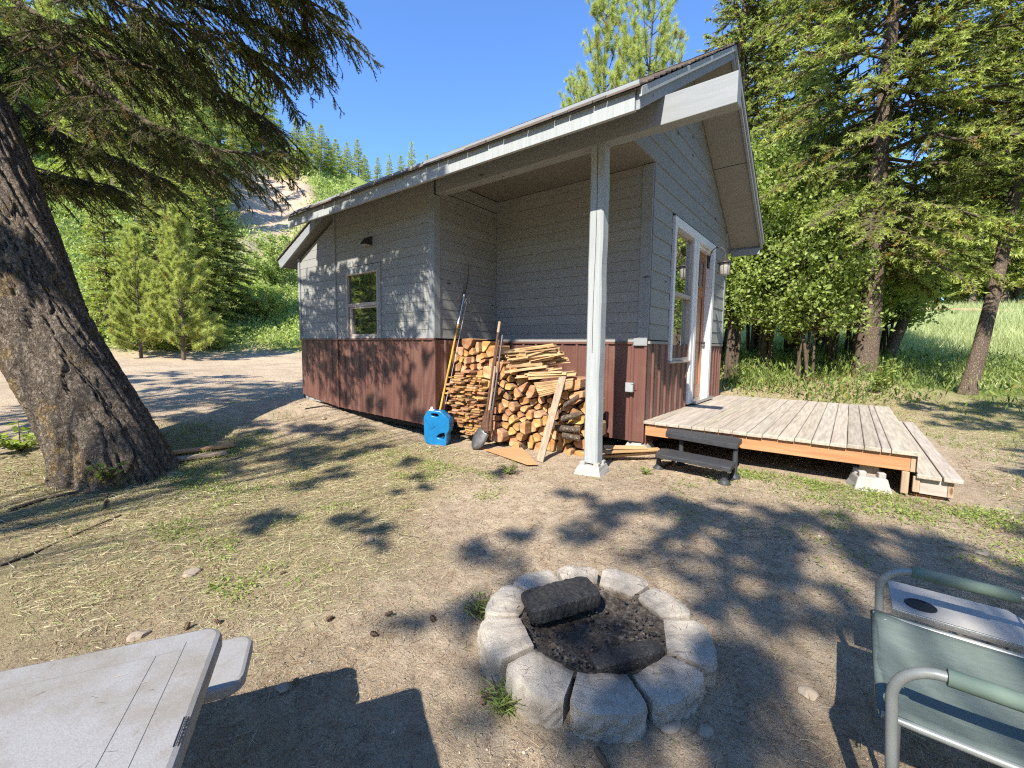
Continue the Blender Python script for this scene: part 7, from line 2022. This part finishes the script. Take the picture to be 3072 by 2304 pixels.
# sticks
for i, (pl_, r_, lab) in enumerate(((((20, 1100), (100, 1075), (175, 1062), (232, 1068), (225, 1100)), .016, 'curved grey root-like stick at the foot of the fir'), (((0, 1222), (80, 1192), (160, 1158), (262, 1118)), .009, 'long thin bare branch lying across the mown grass'), (((0, 1128), (60, 1132), (120, 1141)), .007, 'short grey twig at the left edge'),
                                  (((820, 1138), (860, 1152), (905, 1160)), .005, 'straight pale stick on the dirt near the middle'), (((660, 885), (700, 878), (735, 884)), .012, 'black pipe end poking out of the soil at the left wall'), (((1288, 1625), (1300, 1645), (1312, 1665)), .012, 'pale split stick below the fire ring'))):
    P_ = [gpt(x*V, y*V) for x, y in pl_]; c = P_[0]
    mb = MB(); mb.tube([Vector((p[0]-c[0], p[1]-c[1], float(gz(p[0], p[1]))-float(gz(c[0], c[1])))) for p in P_], [r_*(1-.1*k_) for k_ in range(len(P_))], 7)
    o = mb.build('stick', [MT['black'] if 'pipe' in lab else MT['twig']], None, 0, (c[0], c[1], float(gz(c[0], c[1]))+r_*.8)); tag(o, lab, 'stick' if 'pipe' not in lab else 'pipe')
# pine cones
def cone_mesh():
    mb = MB()
    for i in range(60):
        t = i/60; a = i*2.4; r = .018*math.sin(math.pi*(.12+.8*t))+.003; z = (t-.5)*.075
        p = Vector((r*math.cos(a), r*math.sin(a), z)); d = Vector((math.cos(a), math.sin(a), .5)).normalized(); s_ = Vector((-math.sin(a), math.cos(a), 0))
        mb.add([p-s_*.006-d*.006, p+s_*.006-d*.006, p+s_*.005+d*.006, p-s_*.005+d*.006], [(0, 1, 2, 3)]); 
    mb.lathe((0, 0, 0), [(0, -.038), (.012, -.025), (.016, 0), (.01, .03), (0, .038)], 8)
    return mb
MT['cone'] = simple('brown_cone_scales', (.22, .15, .10), .85, .2, var=.5, scale=60)
pc0 = cone_mesh().build('pine_cone', [MT['cone']])
cones = [(712, 1345, 'pine cone left of the dark shade patch'), (808, 1375, 'dark pine cone halfway between bench and fire ring'), (1043, 1510, 'pine cone against the near left of the fire ring'), (840, 1335, 'reddish pine cone on the bare dirt'), (935, 1340, 'pine cone on the dirt left of the fire ring'), (610, 1240, 'grey pine cone in the mown grass'), (535, 1265, 'brown pine cone in the grass centre left'), (405, 1360, 'pine cone in the grass above the table corner'), (470, 1350, 'pine cone just beyond the table corner'), (640, 1480, 'brown pine cone in the shade beside the bench'), (1200, 1290, 'lone pine cone near the rear of the fire ring')]
for i, (px, py, lab) in enumerate(cones):
    o = pc0 if i == 0 else pc0.copy()
    if i: COL.objects.link(o)
    p = gpt(px*V, py*V); o.location = (p[0], p[1], float(gz(p[0], p[1]))+.014); o.rotation_euler = (1.45+.1*i, 0, i*1.9); tag(o, lab, 'pine cone', 'fallen pine cones'); o.scale = (.55, .55, .55)
# leafy sapling at the spruce foot, weeds by the fir
rgw = np.random.default_rng(13)
def herb(name, px, py, H_, R_0, nst, nlv, ll, lw, label, cat='plant', mtl='leaf', zb=None):
    p = gpt(px*V, py*V); b = np.array([p[0], p[1], float(gz(p[0], p[1]))])
    az = rgw.uniform(0, 6.28, nst); k_ = 6; t = np.linspace(0, 1, k_); sp_ = np.empty((nst, k_, 3)); hh_ = H_*rgw.uniform(.5, 1, nst)
    for i, tt_ in enumerate(t): sp_[:, i] = np.stack([np.cos(az)*R_0*tt_**1.5*rgw.uniform(.8, 1.1), np.sin(az)*R_0*tt_**1.5, hh_*tt_*(1-.15*tt_)], 1)
    ci = np.repeat(np.arange(nst), nlv); q_ = len(ci); u_ = rgw.uniform(.15, 1, q_); j = np.minimum((u_*5).astype(int), 4); f_ = u_*5-j
    P = sp_[ci, j]*(1-f_)[:, None]+sp_[ci, j+1]*f_[:, None]; a = rgw.uniform(0, 6.28, q_); D = np.stack([np.cos(a), np.sin(a), rgw.uniform(-.2, .5, q_)], 1); D = nrm(D)
    tv = rgw.uniform(.3, 1, q_); v, f, t_ = leaves4(P, D, ll*rgw.uniform(.6, 1.2, q_), lw*rgw.uniform(.7, 1.1, q_), rgw, np.stack([tv, tv*0, tv], 1))
    o = empty(name, b); npobj('leaves', v, f, [MT[mtl]], o, tint=t_); sv, sf = taper_tubes(sp_, np.tile(np.linspace(.006, .002, k_), (nst, 1)), 4); npobj('stems', sv, sf, [MT['twig']], o)
    return tag(o, label, cat)
herb('sapling', 1888, 850, .95, .42, 9, 34, .10, .045, 'bright leafy sapling growing at the foot of the big spruce')
herb('weed', 232, 1050, .34, .22, 9, 14, .07, .03, 'leafy weed with thin stalks right in front of the fir trunk')
herb('weed', 45, 975, .45, .55, 22, 22, .09, .045, 'dark green bushy weed left of the fir trunk')
herb('weed', 1612, 812, .55, .25, 12, 12, .20, .03, 'pale broad-leaved weed behind the far deck corner')
herb('weed', 1395, 1125-100, .10, .08, 8, 8, .05, .012, 'small grass tuft on the dirt left of the porch post', mtl='grass')
herb('weed', 1100, 1028, .13, .10, 22, 8, .07, .006, 'isolated grass tuft on the dirt below the plywood', mtl='grass')
herb('weed', 1085, 1520, .10, .09, 26, 9, .07, .005, 'grass tuft growing against the front left of the fire ring', mtl='grass')
herb('weed', 1040, 1330, .10, .10, 22, 9, .06, .006, 'grass tuft growing at the left side of the fire ring', mtl='grass')
# stretched tank or sheeting behind the left corner of the cabin
p = onY(640*V, 760*V, 5.2)
tk = empty('sheeted_tank', (-8.62*1.0, 4.75, float(gz(-8.6, 4.75)))); tag(tk, 'pale grey sheet-wrapped cylinder standing behind the left corner of the cabin', 'tank')
mb = MB(); pr = []
rr0 = .32
for z in np.linspace(0, 1.38, 12): pr.append((rr0*(1+.02*math.sin(z*9)), z-.1))
mb.lathe((0, 0, 0), pr, 28); mb.build('sheeting', [MT['tarp']], tk)
mb = MB(); mb.lathe((0, 0, 1.28), [(rr0+.012, -.03), (rr0+.012, .02), (0, .03)], 28); mb.build('rim', [MT['tarp']], tk)
